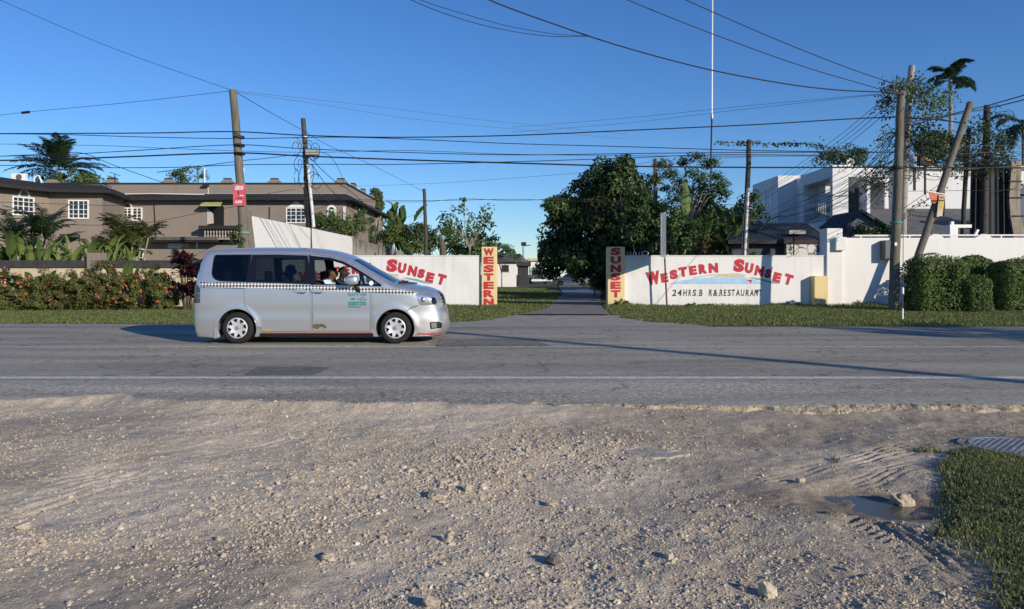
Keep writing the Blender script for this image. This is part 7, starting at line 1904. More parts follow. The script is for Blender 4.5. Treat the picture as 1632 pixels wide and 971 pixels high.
def minivan():
    e = empty("minivan", VAN, label="silver minivan taxi with a chequered belt stripe passing on the far lane", cat="van")
    QW = rounded([cm(*p) for p in ((202, 127), (408, 125), (404, 285), (240, 279), (208, 265), (193, 236), (197, 160))], 0.05)
    SD = rounded([cm(*p) for p in ((412, 122), (560, 121), (738, 126), (750, 200), (764, 300), (764, 562), (486, 566), (470, 540), (440, 490), (398, 430), (386, 400), (382, 330), (404, 300), (408, 200))], 0.02)
    FD = rounded([cm(*p) for p in ((745, 126), (800, 128), (868, 138), (940, 157), (1006, 190), (1090, 241), (1172, 294), (1172, 314), (1100, 330), (1098, 562), (770, 562), (770, 300), (757, 200))], 0.012)
    g = 0.006
    def shrink(P, d=g):
        c = Vector((sum(p[0] for p in P)/len(P), sum(p[1] for p in P)/len(P))); out = []
        n = len(P); A2 = sum(P[i][0]*P[(i+1) % n][1]-P[(i+1) % n][0]*P[i][1] for i in range(n))
        for i in range(n):
            a = Vector(P[i-1]); b = Vector(P[(i+1) % n]); t = (b-a).normalized(); nn = Vector((-t.y, t.x)) if A2 > 0 else Vector((t.y, -t.x)); q = Vector(P[i])+nn*d; out.append((q.x, q.y))
        return out
    SW = rounded([cm(*p) for p in ((416, 127), (560, 126), (735, 131), (749, 200), (762, 296), (409, 285), (413, 200))], 0.01)
    SG = rounded([cm(*p) for p in ((450, 147), (560, 146), (718, 150), (724, 200), (728, 282), (452, 277))], 0.035)
    FWN = rounded([cm(*p) for p in ((749, 132), (866, 144), (938, 164), (1002, 196), (1086, 247), (1163, 298), (1160, 309), (1050, 306), (772, 298), (760, 200))], 0.01)
    FG = rounded([cm(*p) for p in ((776, 152), (862, 158), (930, 178), (990, 206), (1030, 228), (1042, 298), (900, 296), (790, 290), (783, 240))], 0.02)
    TG = rounded([cm(*p) for p in ((1058, 246), (1085, 259), (1146, 298), (1140, 303), (1072, 301))], 0.012)
    QG = shrink(QW, 0.022)
    body = MB()
    for s in (-1, 1): side(body, OUT, [QW, SD, FD], 0, s, grid=0.045)
    # top strip: rear, roof, bonnet, nose
    NP = len(PROF); J = 14
    wedge = [halfw(*p) for p in PROF]; tang = []
    for i in range(NP):
        a = Vector(PROF[max(i-1, 0)]); b = Vector(PROF[min(i+1, NP-1)]); t = (b-a).normalized(); tang.append(Vector((-t.y, t.x)))
    sarc = np.concatenate([[0], np.cumsum(np.sqrt(((PA[1:]-PA[:-1])**2).sum(1)))])
    def crown(i):
        x = PROF[i][0]; z = PROF[i][1]
        if x > 4.3: return 0.06
        if x < 0.45 and z < 1.7: return 0.03
        return 0.045
    def stripv(i, j):
        t = -1+2*j/J; w = wedge[i]; nn = tang[i]; c = crown(i)*(1-t*t)
        return (PROF[i][0]+nn.x*c, w*t, PROF[i][1]+nn.y*c)
    ws0 = min(range(NP), key=lambda i: (PROF[i][0]-cm(990, 0)[0])**2 + (0 if PROF[i][1] > 1 else 9)); ws1 = min(range(NP), key=lambda i: (PROF[i][0]-cm(1222, 0)[0])**2 + (0 if PROF[i][1] > 0.9 else 9))
    rw0 = min(range(NP), key=lambda i: (PROF[i][1]-cm(0, 300)[1])**2 + (0 if PROF[i][0] < 0.5 else 9)); rw1 = min(range(NP), key=lambda i: (PROF[i][1]-cm(0, 150)[1])**2 + (0 if PROF[i][0] < 0.5 else 9))
    gr = [i for i in range(NP) if PROF[i][0] > 4.3 and cm(0, 425)[1] < PROF[i][1] < cm(0, 352)[1]]
    g0, g1 = gr[0], gr[-1]
    parts = {"body": body, "windscreen": MB(), "rear_window": MB(), "grille": MB()}
    for i in range(NP-1):
        for j in range(J):
            key = "body"; inner = 1 <= j < J-1
            if ws0 <= i < ws1 and 0 < j < J-1: key = "windscreen"
            if rw0 <= i < rw1 and inner: key = "rear_window"
            if g0 <= i < g1 and 3 <= j < J-3: key = "grille"
            parts[key].add([stripv(i, j), stripv(i, j+1), stripv(i+1, j+1), stripv(i+1, j)], [(0, 1, 2, 3)])
    def weld(o, d=0.0008):
        bm = bmesh.new(); bm.from_mesh(o.data); bmesh.ops.remove_doubles(bm, verts=bm.verts, dist=d); bm.to_mesh(o.data); bm.free(); o.data.update()
        o.data.polygons.foreach_set("use_smooth", np.ones(len(o.data.polygons), bool)); o.data.set_sharp_from_angle(angle=R(40)); return o
    weld(parts["body"].build("body", M_silver, e))
    def fair(o):
        """exact surface directions of the flank, so that thin triangles do not show"""
        me = o.data; nn = []
        for v in me.vertices:
            x, y, z = v.co; d = 0.004
            if dist_prof(x, z) < 0.015: nn.append((0, 0, 0)); continue
            s = 1 if y > 0 else -1; wx_ = (halfw(x+d, z)-halfw(x-d, z))/(2*d); wz_ = (halfw(x, z+d)-halfw(x, z-d))/(2*d)
            nn.append(tuple(Vector((-wx_, s, -wz_)).normalized()))
        me.normals_split_custom_set_from_vertices(nn); return o
    weld(parts["windscreen"].build("windscreen", M_wind, e)); weld(parts["rear_window"].build("rear_window", M_privacy, e)); weld(parts["grille"].build("grille", M_blackgloss, e))
    # doors
    for s in (-1, 1):
        for nm, P, W, gls in (("sliding_door", SD, SW, [(SG, M_tint)]), ("front_door", FD, FWN, [(FG, M_glass), (TG, M_glass)])):
            d = fair(side(MB(), shrink(P), [W], 0.0, s, grid=0.045).build(nm, M_silver, e, True))
            fr = side(MB(), W, [q for q, _ in gls], -0.003, s, grid=0.06).build("window_frame", M_blackgloss, d, True)
            if s < 0 and nm == "front_door": gls = gls[1:]      # the driver's window is wound down
            for q, mm in gls: side(MB(), q, (), -0.008, s, grid=0.08).build("window", mm, d, True)
        side(MB(), [cm(*p) for p in ((400, 125), (415, 124), (411, 286), (398, 286))], (), 0.002, s, grid=0.05).build("pillar_trim", M_blackgloss, e, True)
        side(MB(), [cm(*p) for p in ((741, 128), (752, 130), (764, 200), (775, 299), (760, 299), (750, 200))], (), 0.0022, s, grid=0.05).build("pillar_trim", M_blackgloss, e, True)
        # rear quarter glass
        side(MB(), QW, [QG], -0.003, s, grid=0.06).build("quarter_frame", M_blackgloss, e, True)
        side(MB(), QG, (), -0.006, s, grid=0.08).build("quarter_window", M_privacy, e, True)
        # dark lining behind the seams
        mb = MB(); inner = [p for p in OUT]
        side(mb, OUT, [shrink(SG, -0.012), shrink(QG, -0.012), shrink(FG, -0.012), shrink(TG, -0.008)], -0.03, s, grid=0.09)
        mb.build("lining", M_int, e, True)
        # belt of checks
        belt_t = [(118, 279), (240, 283), (404, 287), (560, 291), (760, 301), (1000, 310), (1165, 318), (1260, 325), (1345, 337)]; belt_b = [(1362, 358), (1260, 352), (1100, 343), (1000, 339), (760, 331), (560, 321), (404, 316), (240, 312), (142, 311)]
        side(MB(), [cm(*p) for p in belt_t+belt_b], (), 0.0025, s, grid=0.04).build("check_stripe", M_check, e, True)
        # sill: black skirt with a red line
        sk = [cm(*p) for p in ((474, 572), (1112, 572), (1116, 597), (466, 594))]
        side(MB(), sk, (), 0.004, s, grid=0.05).build("side_skirt", M_blk, e, True)
        side(MB(), [cm(*p) for p in ((478, 570), (1108, 569), (1108, 573.5), (478, 574.5))], (), 0.006, s, grid=0.05).build("red_trim", M_redline, e, True)
        side(MB(), [cm(*p) for p in ((1362, 571), (1430, 577), (1500, 563), (1500, 571), (1430, 585), (1362, 580))], (), 0.006, s, grid=0.03).build("red_trim", M_redline, e, True)
        # lamps
        side(MB(), rounded([cm(*p) for p in ((93, 302), (108, 296), (135, 318), (134, 402), (92, 404))], 0.02), (), 0.005, s, grid=0.03).build("tail_light", M_taillens, e, True)
        tl = MB()
        for v in (345, 372): side(tl, [cm(*p) for p in ((96, v), (132, v), (132, v+5), (96, v+5))], (), 0.009, s, grid=0.03)
        tl.build("lamp_bar", M_metal, e)
        hl = side(MB(), rounded([cm(*p) for p in ((1358, 350), (1372, 342), (1440, 352), (1470, 372), (1478, 415), (1390, 417), (1372, 408), (1364, 380))], 0.02), (), 0.004, s, grid=0.03).build("headlight", M_lamp, e, True)
        side(MB(), rounded([cm(*p) for p in ((1446, 368), (1464, 374), (1472, 406), (1450, 410), (1440, 390))], 0.02), (), 0.008, s, grid=0.03).build("lamp_inset", M_blackgloss, hl, True)
        mb = MB(); a, b = cm(1392, 385); y = s*(halfw(a, b)+0.006); mb.lathe([(0.0, -0.012*1), (0.035, -0.006), (0.05, 0.004)], (a, y, b), 'y', 20); mb.build("lamp_bulb", M_chrome, hl, True)
        fg = side(MB(), rounded([cm(*p) for p in ((1432, 512), (1480, 508), (1500, 520), (1498, 548), (1436, 552))], 0.02), (), 0.004, s, grid=0.03).build("fog_light", M_blk, e, True)
        side(MB(), rounded([cm(*p) for p in ((1440, 518), (1470, 516), (1472, 543), (1444, 546))], 0.01), (), 0.008, s, grid=0.03).build("fog_lens", M_lamp, fg, True)
        # bumper seam lines
        sl = MB(); side(sl, [cm(*p) for p in ((1300, 447), (1335, 424), (1372, 414), (1372, 417), (1336, 428), (1302, 450))], (), 0.002, s, grid=0.03)
        side(sl, [cm(*p) for p in ((136, 313), (386, 318), (386, 321), (136, 316))], (), 0.003, s, grid=0.03)
        sl.build("panel_seam", M_blk, e)
        # handles
        for u0, u1, par in ((668, 748, None), (762, 842, None)):
            P = [cm(*p) for p in ((u0, 330), (u0+18, 322), (u1-20, 323), (u1, 331), (u1-18, 342), (u0+16, 341))]
            hmb = MB(); V, F = cdt(rounded(P, 0.02), (), 0.02); n = len(V)
            vs = [(p[0], s*(halfw(p[0], p[1])+0.030), p[1]) for p in V]; hmb.add(vs, F if s < 0 else [tuple(reversed(f)) for f in F])
            rim_ = rounded(P, 0.02); k = len(rim_); vs = [(p[0], s*(halfw(p[0], p[1])+0.030), p[1]) for p in rim_]+[(p[0], s*(halfw(p[0], p[1])-0.01), p[1]) for p in rim_]
            hmb.add(vs, [(i, (i+1) % k, k+(i+1) % k, k+i) for i in range(k)]); hmb.build("door_handle", M_silver, e, True, 40)
            cup = rounded([cm(*p) for p in ((u0+8, 334), (u0+20, 327), (u1-18, 328), (u1-10, 336), (u1-22, 349), (u0+20, 348))], 0.02); side(MB(), cup, (), 0.0035, s, grid=0.03).build("handle_cup", M_blk, e, True)
        # wheel arch liners
        for c in (RW, FW):
            mb = MB(); A_ = np.linspace(-0.4, math.pi+0.4, 20); vs = []
            for a in A_:
                for yy in (s*0.80, s*0.5): vs.append((c[0]+RA*0.995*math.cos(a), yy, c[1]+RA*0.995*math.sin(a)))
            mb.add(vs, [(2*i, 2*i+1, 2*i+3, 2*i+2) for i in range(19)]); vs = [(c[0], s*0.5, c[1])]+[(c[0]+RA*math.cos(a), s*0.5, c[1]+RA*math.sin(a)) for a in A_]
            mb.add(vs, [(0, i+1, i+2) for i in range(19)]); mb.build("wheel_arch", M_int, e)
        for c in (RW, FW): wheel(e, c[0], c[1], s*0.83, 0.297, s)
        # mirror
        mb = MB(); a, b = cm(1006, 272); w = halfw(a, b)
        V0 = [];
        bmx = bmesh.new(); bmesh.ops.create_uvsphere(bmx, u_segments=20, v_segments=12, radius=1.0)
        for v_ in bmx.verts:
            q = v_.co; pw = lambda t: math.copysign(abs(t)**0.6, t)
            v_.co = Vector((a+0.115*pw(q.x), s*(w+0.17+0.10*pw(q.y)), b+0.085*pw(q.z)))
        bmx.verts.index_update(); mb.add([v_.co for v_ in bmx.verts], [tuple(x.index for x in f.verts) for f in bmx.faces]); bmx.free()
        mi = mb.build("side_mirror", M_silver, e, True)
        mb = MB(); mb.tube([(cm(1035, 0)[0], s*(w-0.01), cm(0, 335)[1]), (cm(1020, 0)[0], s*(w+0.08), cm(0, 305)[1])], [0.05, 0.035], 10); mb.build("mirror_stem", M_blk, mi, True)
        mb = MB(); mb.obox((a-0.112, s*(w+0.17), b), (0.006, 0.075, 0.06), Matrix.Identity(3)); mb.build("mirror_glass", M_chrome, mi)
    # round inspection sticker, door print, small stickers (camera side)
    mb = MB(); side(mb, [(cm(1104, 0)[0]+0.042*math.cos(a), cm(0, 289)[1]+0.045*math.sin(a)) for a in np.linspace(0, 6.28, 20, endpoint=False)], (), 0.004, -1, grid=0.05); mb.build("window_sticker", M_winwhite, e)
    mb = MB(); side(mb, [cm(*p) for p in ((484, 553), (500, 550), (532, 552), (530, 559), (498, 559))], (), 0.003, -1, grid=0.05); mb.build("sill_sticker", mat("lime", (0.35, 0.42, 0.06), 0.5, 0.3, 30), e)
    mb = MB(); side(mb, [cm(*p) for p in ((768, 530), (782, 520), (806, 522), (824, 518), (846, 528), (852, 544), (838, 546), (828, 536), (812, 540), (800, 550), (782, 545))], (), 0.003, -1, grid=0.03); mb.build("door_scrape", mat("scrape", (0.12, 0.10, 0.05), 0.6, 0.6, 30), e)
    ink = MB()
    def print_line(s, u0, u1, v0, v1):
        v, f = text_geo(s, 0.03); lo, hi = v.min(0), v.max(0); vs = []
        for a, b in v:
            x, z = cm(u0+(u1-u0)*(a-lo[0])/(hi[0]-lo[0]), v1+(v0-v1)*(b-lo[1])/(hi[1]-lo[1])); vs.append((x, -(halfw(x, z)+0.004), z))
        ink.add(vs, f)
    print_line("ROUTE TAXI", 975, 1076, 343, 363); print_line("7513", 1028, 1076, 375, 391)
    rr = np.random.default_rng(4)
    def smudge(u0, u1, v0, v1):
        # too small and blurred to read in the photograph: short uneven strokes
        u = u0
        while u < u1-3:
            w_ = rr.uniform(2.5, 6); q = [cm(*p) for p in ((u, v1-rr.uniform(0, 2)), (u+w_, v1), (u+w_, v0+rr.uniform(0, 3)), (u, v0))]
            ink.add([(x, -(halfw(x, z)+0.004), z) for x, z in q], [(0, 1, 2, 3)]); u += w_+rr.uniform(1.2, 2.6)
    smudge(990, 1018, 372, 385); smudge(1050, 1066, 366, 373); smudge(973, 1076, 395, 404); smudge(978, 1076, 406, 414); smudge(975, 1046, 419, 428)
    ink.build("door_lettering", M_tealink, e)
    mb = MB(); side(mb, [cm(*p) for p in ((970, 394), (1078, 394), (1078, 416), (970, 416))], (), 0.0022, -1, grid=0.04); mb.build("door_decal", worn_paint("teal_band", (0.12, 0.30, 0.28), 0.55), e)
    # underbody, interior, seats
    mb = MB(); mb.box(0.25, 4.35, -0.70, 0.70, 0.20, 0.34); mb.box(0.1, 0.3, -0.6, 0.6, 0.25, 0.5); mb.build("underbody", M_int, e)
    mb = MB(); mb.box(0.3, 3.6, -0.74, 0.74, 0.345, 0.40); mb.build("cabin_floor", M_int, e)
    def seat(x, y, w, m, zb=0.27):
        mb = MB(); mb.box(x-0.22, x+0.28, y-w/2, y+w/2, zb, zb+0.30)
        mb.prism([(x-0.24, zb+0.28), (x-0.10, zb+0.28), (x-0.24, zb+0.88), (x-0.36, zb+0.88)], y-w/2, y+w/2)
        st = bevel(mb.build("seat", m, e), 0.04)
        k = max(1, int(round(w/0.5)))
        for i in range(k):
            yy = y-w/2+w*(i+0.5)/k; mb = MB(); mb.prism([(x-0.37, zb+0.91), (x-0.27, zb+0.91), (x-0.29, zb+1.10), (x-0.38, zb+1.10)], yy-0.13, yy+0.13); bevel(mb.build("headrest", m, st), 0.03)
    for y in (-0.38, 0.38): seat(2.52, y, 0.5, M_seat)
    seat(1.62, 0.0, 1.25, M_seat); seat(0.82, 0.0, 1.2, M_seatgrey)
    mb = MB(); mb.prism([(3.05, 0.55), (3.72, 0.55), (3.72, 1.02), (3.4, 1.06), (3.12, 0.98)], -0.70, 0.70); bevel(mb.build("dashboard", M_int, e), 0.03)
    mb = MB(); c = Vector((2.98, -0.38, 1.02)); ax = Vector((0.85, 0, -0.5)).normalized(); u_ = Vector((0, 1, 0)); w_ = ax.cross(u_)
    pts = [c+0.18*(math.cos(a)*u_+math.sin(a)*w_) for a in np.linspace(0, 6.2832, 25)]; mb.tube(pts, 0.016, 8, cap=False); mb.bar(c-u_*0.17, c+u_*0.17, 0.03); mb.bar(c, c+ax*0.25, 0.04); mb.build("steering_wheel", M_blk, e)
    # wiper, plates, front intake, rear handle
    mb = MB(); mb.tube([(cm(1240, 0)[0]+0.02, -0.55, cm(0, 284)[1]), (cm(1300, 0)[0]-0.05, -0.2, cm(0, 286)[1]+0.02)], 0.014, 6); mb.tube([(cm(1250, 0)[0], -0.60, cm(0, 280)[1]-0.02), (cm(1330, 0)[0], -0.05, cm(0, 300)[1]+0.03)], 0.016, 6); mb.build("wiper", M_blk, e)
    def front_x(z, t=0.0):
        i = min((i for i in range(NP) if PROF[i][0] > 4.0), key=lambda i: abs(PROF[i][1]-z)); return PROF[i][0]+tang[i].x*crown(i)*(1-t*t), wedge[i]
    mb = MB(); mb.box(-0.03, -0.02, -0.17, 0.17, 0.72, 0.83); mb.build("number_plate", mat("plate_red_rear", (0.5, 0.06, 0.06), 0.5, 0.1), e)
    mb = MB()
    for z in (0.86, 0.80, 0.74): mb.tube([(front_x(z, t)[0]+0.004, t*front_x(z, t)[1], z) for t in np.linspace(-0.55, 0.55, 9)], 0.012, 6)
    mb.build("grille_bar", M_chrome, e)
    # mud flaps
    for s in (-1, 1):
        mb = MB(); mb.prism([cm(*p) for p in ((217, 480), (242, 470), (236, 600), (214, 602))], s*0.84, s*0.62); mb.build("mud_flap", M_silver, e)
    return e
M_check = checker_mat()
minivan()

# ================================================================ vehicles down the lane and behind the garden wall
def simple_car(name, loc, rz, label, paint, L_=4.2, W_=1.7, H_=1.45, van=False):
    e = empty(name, loc, rz, label, "bus" if name == "bus" else "car")
    if van: prof = [(0, 0.35), (0.02, 1.2), (0.1, H_-0.1), (0.3, H_), (L_-0.9, H_), (L_-0.35, H_*0.62), (L_-0.02, H_*0.5), (L_, 0.35)]
    else: prof = [(0, 0.3), (0.0, 0.75), (0.15, 0.92), (0.75, 0.98), (1.25, H_-0.04), (1.6, H_), (2.5, H_-0.02), (3.15, 0.98), (L_-0.1, 0.80), (L_, 0.6), (L_, 0.3)]
    P = smooth_poly(prof, 4, False); mb = MB(); n = len(P); rows = []
    for y, k in ((-1, 0.0), (-0.97, 0.5), (-0.85, 0.9), (0, 1), (0.85, 0.9), (0.97, 0.5), (1, 0.0)):
        rows.append([(L_/2+(p[0]-L_/2)*(0.97+0.03*k), y*W_/2*(1-0.16*max(0, (p[1]-0.9)/(H_-0.9))), 0.3+(p[1]-0.3)*(0.95+0.05*k)) for p in P])
    vs = sum(rows, []); fs = [(r*n+i, r*n+i+1, (r+1)*n+i+1, (r+1)*n+i) for r in range(6) for i in range(n-1)]+[tuple(range(n)), tuple(range(7*n-1, 6*n-1, -1))]
    mb.add(vs, fs); mb.build("body", paint, e, True, 40)
    for s in (-1, 1):
        yb = s*(W_/2*0.985); yt = s*(W_/2*0.87)
        mb = MB()
        if van: q = [(0.3, 1.0), (L_-0.75, 1.0), (L_-1.05, H_-0.15), (0.35, H_-0.15)]
        else: q = [(1.0, 1.0), (3.0, 1.0), (2.45, H_-0.09), (1.4, H_-0.09)]
        k_ = lambda z: s*(W_/2*(1-0.16*max(0, (z-0.9)/(H_-0.9)))+0.006)
        mb.add([(a, k_(z), z) for a, z in q], [(0, 1, 2, 3), (3, 2, 1, 0)]); mb.build("window", M_pane, e)
        for x in (0.8, L_-0.85):
            mb = MB(); mb.lathe([(0.0, s*0.02), (0.17, s*0.02), (0.19, 0.0), (0.31, 0.0), (0.31, -s*0.2), (0.0, -s*0.2)], (x, s*W_/2, 0.31), 'y', 20); mb.build("wheel", M_tire, e)
        mb = MB(); mb.box(L_-0.03, L_+0.012, s*W_*0.38-0.16, s*W_*0.38+0.16, 0.62, 0.76); mb.build("headlight", M_lamp, e)
    mb = MB(); y = W_*0.40
    if van: mb.add([(L_-0.28, -y, H_*0.60), (L_-0.28, y, H_*0.60), (L_-0.80, y*0.9, H_*0.96), (L_-0.80, -y*0.9, H_*0.96)], [(0, 1, 2, 3), (3, 2, 1, 0)])
    else: mb.add([(3.12, -y, 1.04), (3.12, y, 1.04), (2.58, y*0.88, H_-0.03), (2.58, -y*0.88, H_-0.03)], [(0, 1, 2, 3), (3, 2, 1, 0)])
    mb.build("windscreen", M_pane, e)
    return e
simple_car("parked_car", (XX(913, 84)+1.9, 84, 0.02), math.pi, "dark blue-grey car parked in the shade of the lane under the big tree", car_paint("blue_car", (0.03, 0.042, 0.065), 0.3, 0.4))  # paint set darker to carry the lane's shade in its colour
simple_car("parked_car", (XX(322, 40), 40, 0.3), math.pi, "dark car whose roof shows over the garden wall behind the minivan's tail", car_paint("navy_car", (0.02, 0.03, 0.06), 0.4, 0.25), H_=1.62)
def bus():
    Y = 104.0; e = empty("bus", (XX(858.5, Y), Y, 0.02), 0, "dark-fronted bus facing the camera at the end of the lane", "bus")
    w, h, l = 1.02, 2.35, 7.0
    mb = MB(); mb.prism([(-w, 0.35), (w, 0.35), (w, h-0.25), (w-0.12, h), (-w+0.12, h), (-w, h-0.25)], 0, l); bevel(mb.build("body", car_paint("bus_paint", (0.30, 0.32, 0.34), 0.2, 0.4), e), 0.04)
    mb = MB(); mb.box(-w+0.1, w-0.1, -0.02, 0.02, 1.15, h-0.4); mb.build("windscreen", M_pane, e)
    mb = MB(); mb.box(-w+0.2, w-0.2, -0.03, 0.02, h-0.34, h-0.14); mb.build("destination_board", M_dark, e)
    mb = MB(); mb.box(-w+0.05, w-0.05, -0.05, 0.02, 0.72, 1.1); mb.build("grille", M_dark, e)
    mb = MB(); mb.box(-w-0.02, w+0.02, -0.15, 0.1, 0.35, 0.62); bevel(mb.build("bumper", M_winwhite, e), 0.03)
    for s in (-1, 1):
        mb = MB(); mb.lathe([(0.0, -0.03), (0.12, -0.02), (0.12, 0.03)], (s*0.72, -0.04, 0.88), 'y', 16); mb.build("headlight", M_lamp, e)
        mb = MB(); mb.bar((s*w, 0.0, 1.8), (s*(w+0.2), -0.2, 1.75), 0.03); mb.box(s*(w+0.2)-0.08, s*(w+0.2)+0.08, -0.24, -0.18, 1.5, 1.85); mb.build("side_mirror", M_dark, e)
        for y in (1.0, l-1.4):
            mb = MB(); mb.lathe([(0.0, 0.0), (0.4, 0.0), (0.4, 0.25), (0.0, 0.25)], (s*w-0.13, y, 0.4), 'x', 18); mb.build("wheel", M_tire, e)
bus()
# ================================================================ people in the minivan
def figure(name, base, scale, joints, skin, shirt_m, trouser_m, hair_m, label, turn=0.0, shirt_seg=()):
    """one continuous skinned body from joints {key: (pos, radius, parent)}; +x is forward"""
    keys = list(joints); idx = {k: i for i, k in enumerate(keys)}
    me = bpy.data.meshes.new(name); vs = [Vector(joints[k][0])*scale for k in keys]; es = [(idx[joints[k][2]], idx[k]) for k in keys if joints[k][2]]
    me.from_pydata(vs, es, []); ob = bpy.data.objects.new(name+"_src", me); COL.objects.link(ob)
    ob.modifiers.new("skin", 'SKIN'); sv = me.skin_vertices[0].data
    for k in keys:
        r = joints[k][1]; r = r if hasattr(r, '__len__') else (r, r); sv[idx[k]].radius = (r[0]*scale, r[1]*scale); sv[idx[k]].use_root = (k == keys[0])
    sb = ob.modifiers.new("sub", 'SUBSURF'); sb.levels = 2; sb.render_levels = 2
    dg = bpy.context.evaluated_depsgraph_get(); ev = ob.evaluated_get(dg); m2 = bpy.data.meshes.new_from_object(ev)
    bpy.data.objects.remove(ob); bpy.data.meshes.remove(me)
    m2.materials.clear(); o = link_mesh(name, m2, [skin], None, True)
    o.location = base; o.rotation_euler = (0, 0, turn); tag(o, label, "person")
    co = np.array([v.co[:] for v in m2.vertices])/scale; nor = np.array([v.normal[:] for v in m2.vertices])
    def segdist(p, a, b):
        a = np.array(a); b = np.array(b); d = b-a; t = np.clip(((p-a)@d)/(d@d), 0, 1); return np.linalg.norm(p-(a+t[:, None]*d), axis=1)
    owner = np.full(len(co), -1); best = np.full(len(co), 1e9); bones = [(joints[k][2], k) for k in keys if joints[k][2]]
    for bi, (a, b) in enumerate(bones):
        d = segdist(co, joints[a][0], joints[b][0]); k = d < best; best[k] = d[k]; owner[k] = bi
    def cloth(nm, ends, m, off):
        ids = {bi for bi, (a, b) in enumerate(bones) if b in ends}; sel = np.isin(owner, list(ids)); fs = [tuple(p.vertices) for p in m2.polygons if all(sel[i] for i in p.vertices)]
        used = sorted({i for f in fs for i in f}); mp = {i: j for j, i in enumerate(used)}
        if not used: return
        mb = MB(); mb.add([tuple((co[i]+nor[i]*off)*scale) for i in used], [tuple(mp[i] for i in f) for f in fs]); mb.build(nm, m, o, True)
    cloth("shirt", {"spine", "chest", "neck0", "shL", "shR", "elL", "elR", "wrL", "wrR"} if not shirt_seg else shirt_seg, shirt_m, 0.012)
    cloth("trousers", {"hipL", "hipR", "knL", "knR", "anL", "anR"}, trouser_m, 0.012)
    hc = Vector(joints["head"][0])
    r = np.random.default_rng(len(label)); v, f = ico(3); v = v[:]; k = (v[:, 2] > -0.15+0.55*np.clip(v[:, 0], -0.2, 1)) ; keepf = [tuple(q) for q in f if all(k[i] for i in q)]
    used = sorted({i for q in keepf for i in q}); mp = {i: j for j, i in enumerate(used)}
    mb = MB(); mb.add([tuple((Vector((v[i][0]*0.112-0.010, v[i][1]*0.098, v[i][2]*0.112+0.026))*(1+0.02*r.normal())+hc)*scale) for i in used], [tuple(mp[i] for i in q) for q in keepf]); mb.build("hair", hair_m, o, True)
    for s in (-1, 1):
        mb = MB(); mb.lathe([(0.0, 0.010), (0.008, 0.007), (0.011, 0.0), (0.008, -0.007), (0.0, -0.01)], (hc+Vector((0.085, s*0.032, 0.0)))*scale, 'x', 10); mb.build("eye", M_eye, o, True)
    mb = MB(); c = (hc+Vector((0.088, 0, -0.066)))*scale; mb.tube([c+Vector((-0.01, -0.026, 0)), c+Vector((0.004, 0, 0)), c+Vector((-0.01, 0.026, 0))], 0.006, 6); mb.build("mouth", mat("lips", (0.10, 0.035, 0.03), 0.6, 0.1), o, True)
    return o
M_eye = mat("eye", (0.25, 0.22, 0.2), 0.3, 0)
def seated(lean=0.0, armf=0.42, armz=0.22, head_fwd=0.04, look=0.0):
    L = lean
    J = {"pelvis": ((0, 0, 0), (0.13, 0.105), None), "spine": ((0.01*L, 0, 0.18), (0.16, 0.12), "pelvis"), "chest": ((0.10*L, 0, 0.42), (0.19, 0.13), "spine"), "neck0": ((0.16*L, 0, 0.56), 0.075, "chest"),
         "neck": ((0.18*L+0.02, 0, 0.61), 0.062, "neck0"), "head": ((0.20*L+head_fwd, 0, 0.70), (0.100, 0.112), "neck"), "crown": ((0.20*L+head_fwd, 0, 0.775), (0.080, 0.092), "head"),
         "jaw": ((0.20*L+head_fwd+0.05, 0, 0.635), (0.046, 0.046), "head"), "nose": ((0.20*L+head_fwd+0.118, look, 0.685), 0.016, "head")}
    for s, n in ((1, "L"), (-1, "R")):
        J["ear"+n] = ((0.20*L+head_fwd-0.01, s*0.092, 0.69), (0.010, 0.022), "head")
        J["sh"+n] = ((0.12*L, s*0.20, 0.50), 0.078, "chest"); J["el"+n] = ((0.12*L+armf*0.35, s*0.26, 0.22), 0.055, "sh"+n); J["wr"+n] = ((armf, s*0.15, armz), 0.03, "el"+n)
        J["palm"+n] = ((armf+0.07, s*0.145, armz+0.03), (0.034, 0.016), "wr"+n)
        for k, (dy, ln) in enumerate(((-0.027, 0.075), (-0.009, 0.088), (0.010, 0.082), (0.028, 0.062))):
            b = J["palm"+n][0]; J[f"f{k}{n}"] = ((b[0]+0.02+ln*0.5, b[1]+dy, b[2]+0.012), 0.009, "palm"+n); J[f"g{k}{n}"] = ((b[0]+0.02+ln*0.75, b[1]+dy, b[2]-ln*0.35), 0.0075, f"f{k}{n}")
        b = J["wr"+n][0]; J["th"+n] = ((b[0]+0.055, b[1]-s*0.045, b[2]+0.035), 0.010, "palm"+n)
        J["hip"+n] = ((0.06, s*0.09, -0.02), 0.085, "pelvis"); J["kn"+n] = ((0.44, s*0.13, 0.05), 0.058, "hip"+n); J["an"+n] = ((0.52, s*0.13, -0.33), 0.038, "kn"+n); J["toe"+n] = ((0.68, s*0.14, -0.36), 0.032, "an"+n)
    return J
M_skin1 = mat("skin_brown", (0.16, 0.072, 0.042), 0.5, 0.12, 12); M_skin2 = mat("skin_dark", (0.07, 0.038, 0.026), 0.5, 0.12, 12)
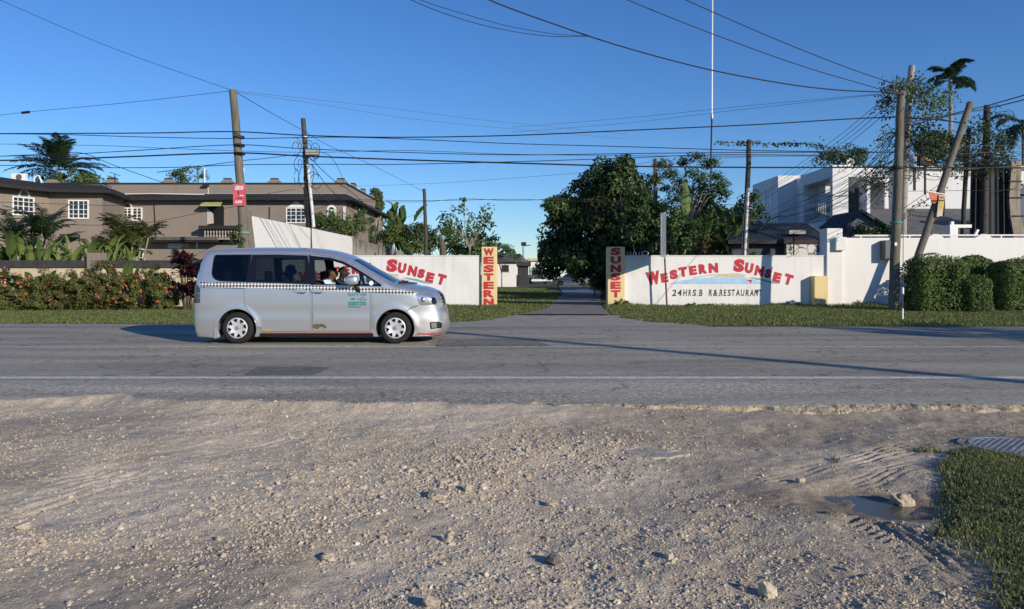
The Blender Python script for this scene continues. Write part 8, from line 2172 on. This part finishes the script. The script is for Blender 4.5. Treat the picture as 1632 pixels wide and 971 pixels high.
M_shirtblue = mat("light_blue_shirt", (0.50, 0.66, 0.82), 0.85, 0.08, 14); M_shirtdk = mat("dark_shirt", (0.035, 0.035, 0.042), 0.9, 0.15, 14); M_shirtgr = mat("grey_shirt", (0.07, 0.072, 0.08), 0.9, 0.15, 14)
M_trouser = mat("dark_trousers", (0.02, 0.022, 0.03), 0.9, 0.15, 14); M_hair = mat("black_hair", (0.012, 0.010, 0.010), 0.9, 0.3, 60)
M_cap = mat("olive_cap", (0.04, 0.04, 0.03), 0.9, 0.2, 30)
def sit(x, y, z, **k): return VAN+Vector((x, y, z))
figure("person", sit(2.45, -0.40, 0.645), 0.97, seated(0.4, 0.44, 0.30), M_skin1, M_shirtblue, M_trouser, M_hair, "driver in a light blue shirt at the wheel of the minivan", 0.0)
figure("person", sit(2.50, 0.36, 0.65), 0.96, seated(0.3, 0.34, 0.12), M_skin2, M_shirtdk, M_trouser, M_cap, "dark-clothed front passenger sitting beyond the driver in the minivan", 0.1)
figure("person", sit(1.62, -0.12, 0.69), 0.97, seated(0.1, 0.34, 0.10), M_skin2, M_shirtgr, M_trouser, M_hair, "larger silhouetted passenger on the minivan's middle seat", 0.0)
figure("person", sit(1.42, 0.38, 0.62), 0.92, seated(0.0, 0.32, 0.10), M_skin2, M_shirtdk, M_trouser, M_hair, "lower silhouetted passenger leaning back on the far side of the minivan's middle seat", 0.2)
# ================================================================ put each Empty at the base of its thing
def finish():
    dg = bpy.context.evaluated_depsgraph_get()
    for e in [o for o in bpy.data.objects if o.type == 'EMPTY' and o.parent is None and o.location.length < 1e-6]:
        lo = np.full(3, 1e9); hi = -lo
        for c in e.children:
            if c.type == 'MESH' and len(c.data.vertices):
                b = np.array([v[:] for v in c.bound_box])+np.array(c.location); lo = np.minimum(lo, b.min(0)); hi = np.maximum(hi, b.max(0))
        if lo[0] > 1e8: continue
        base = Vector(((lo[0]+hi[0])/2, (lo[1]+hi[1])/2, lo[2]))
        e.location = base
        for c in e.children: c.location = c.location - base
bpy.context.view_layer.update()
finish()
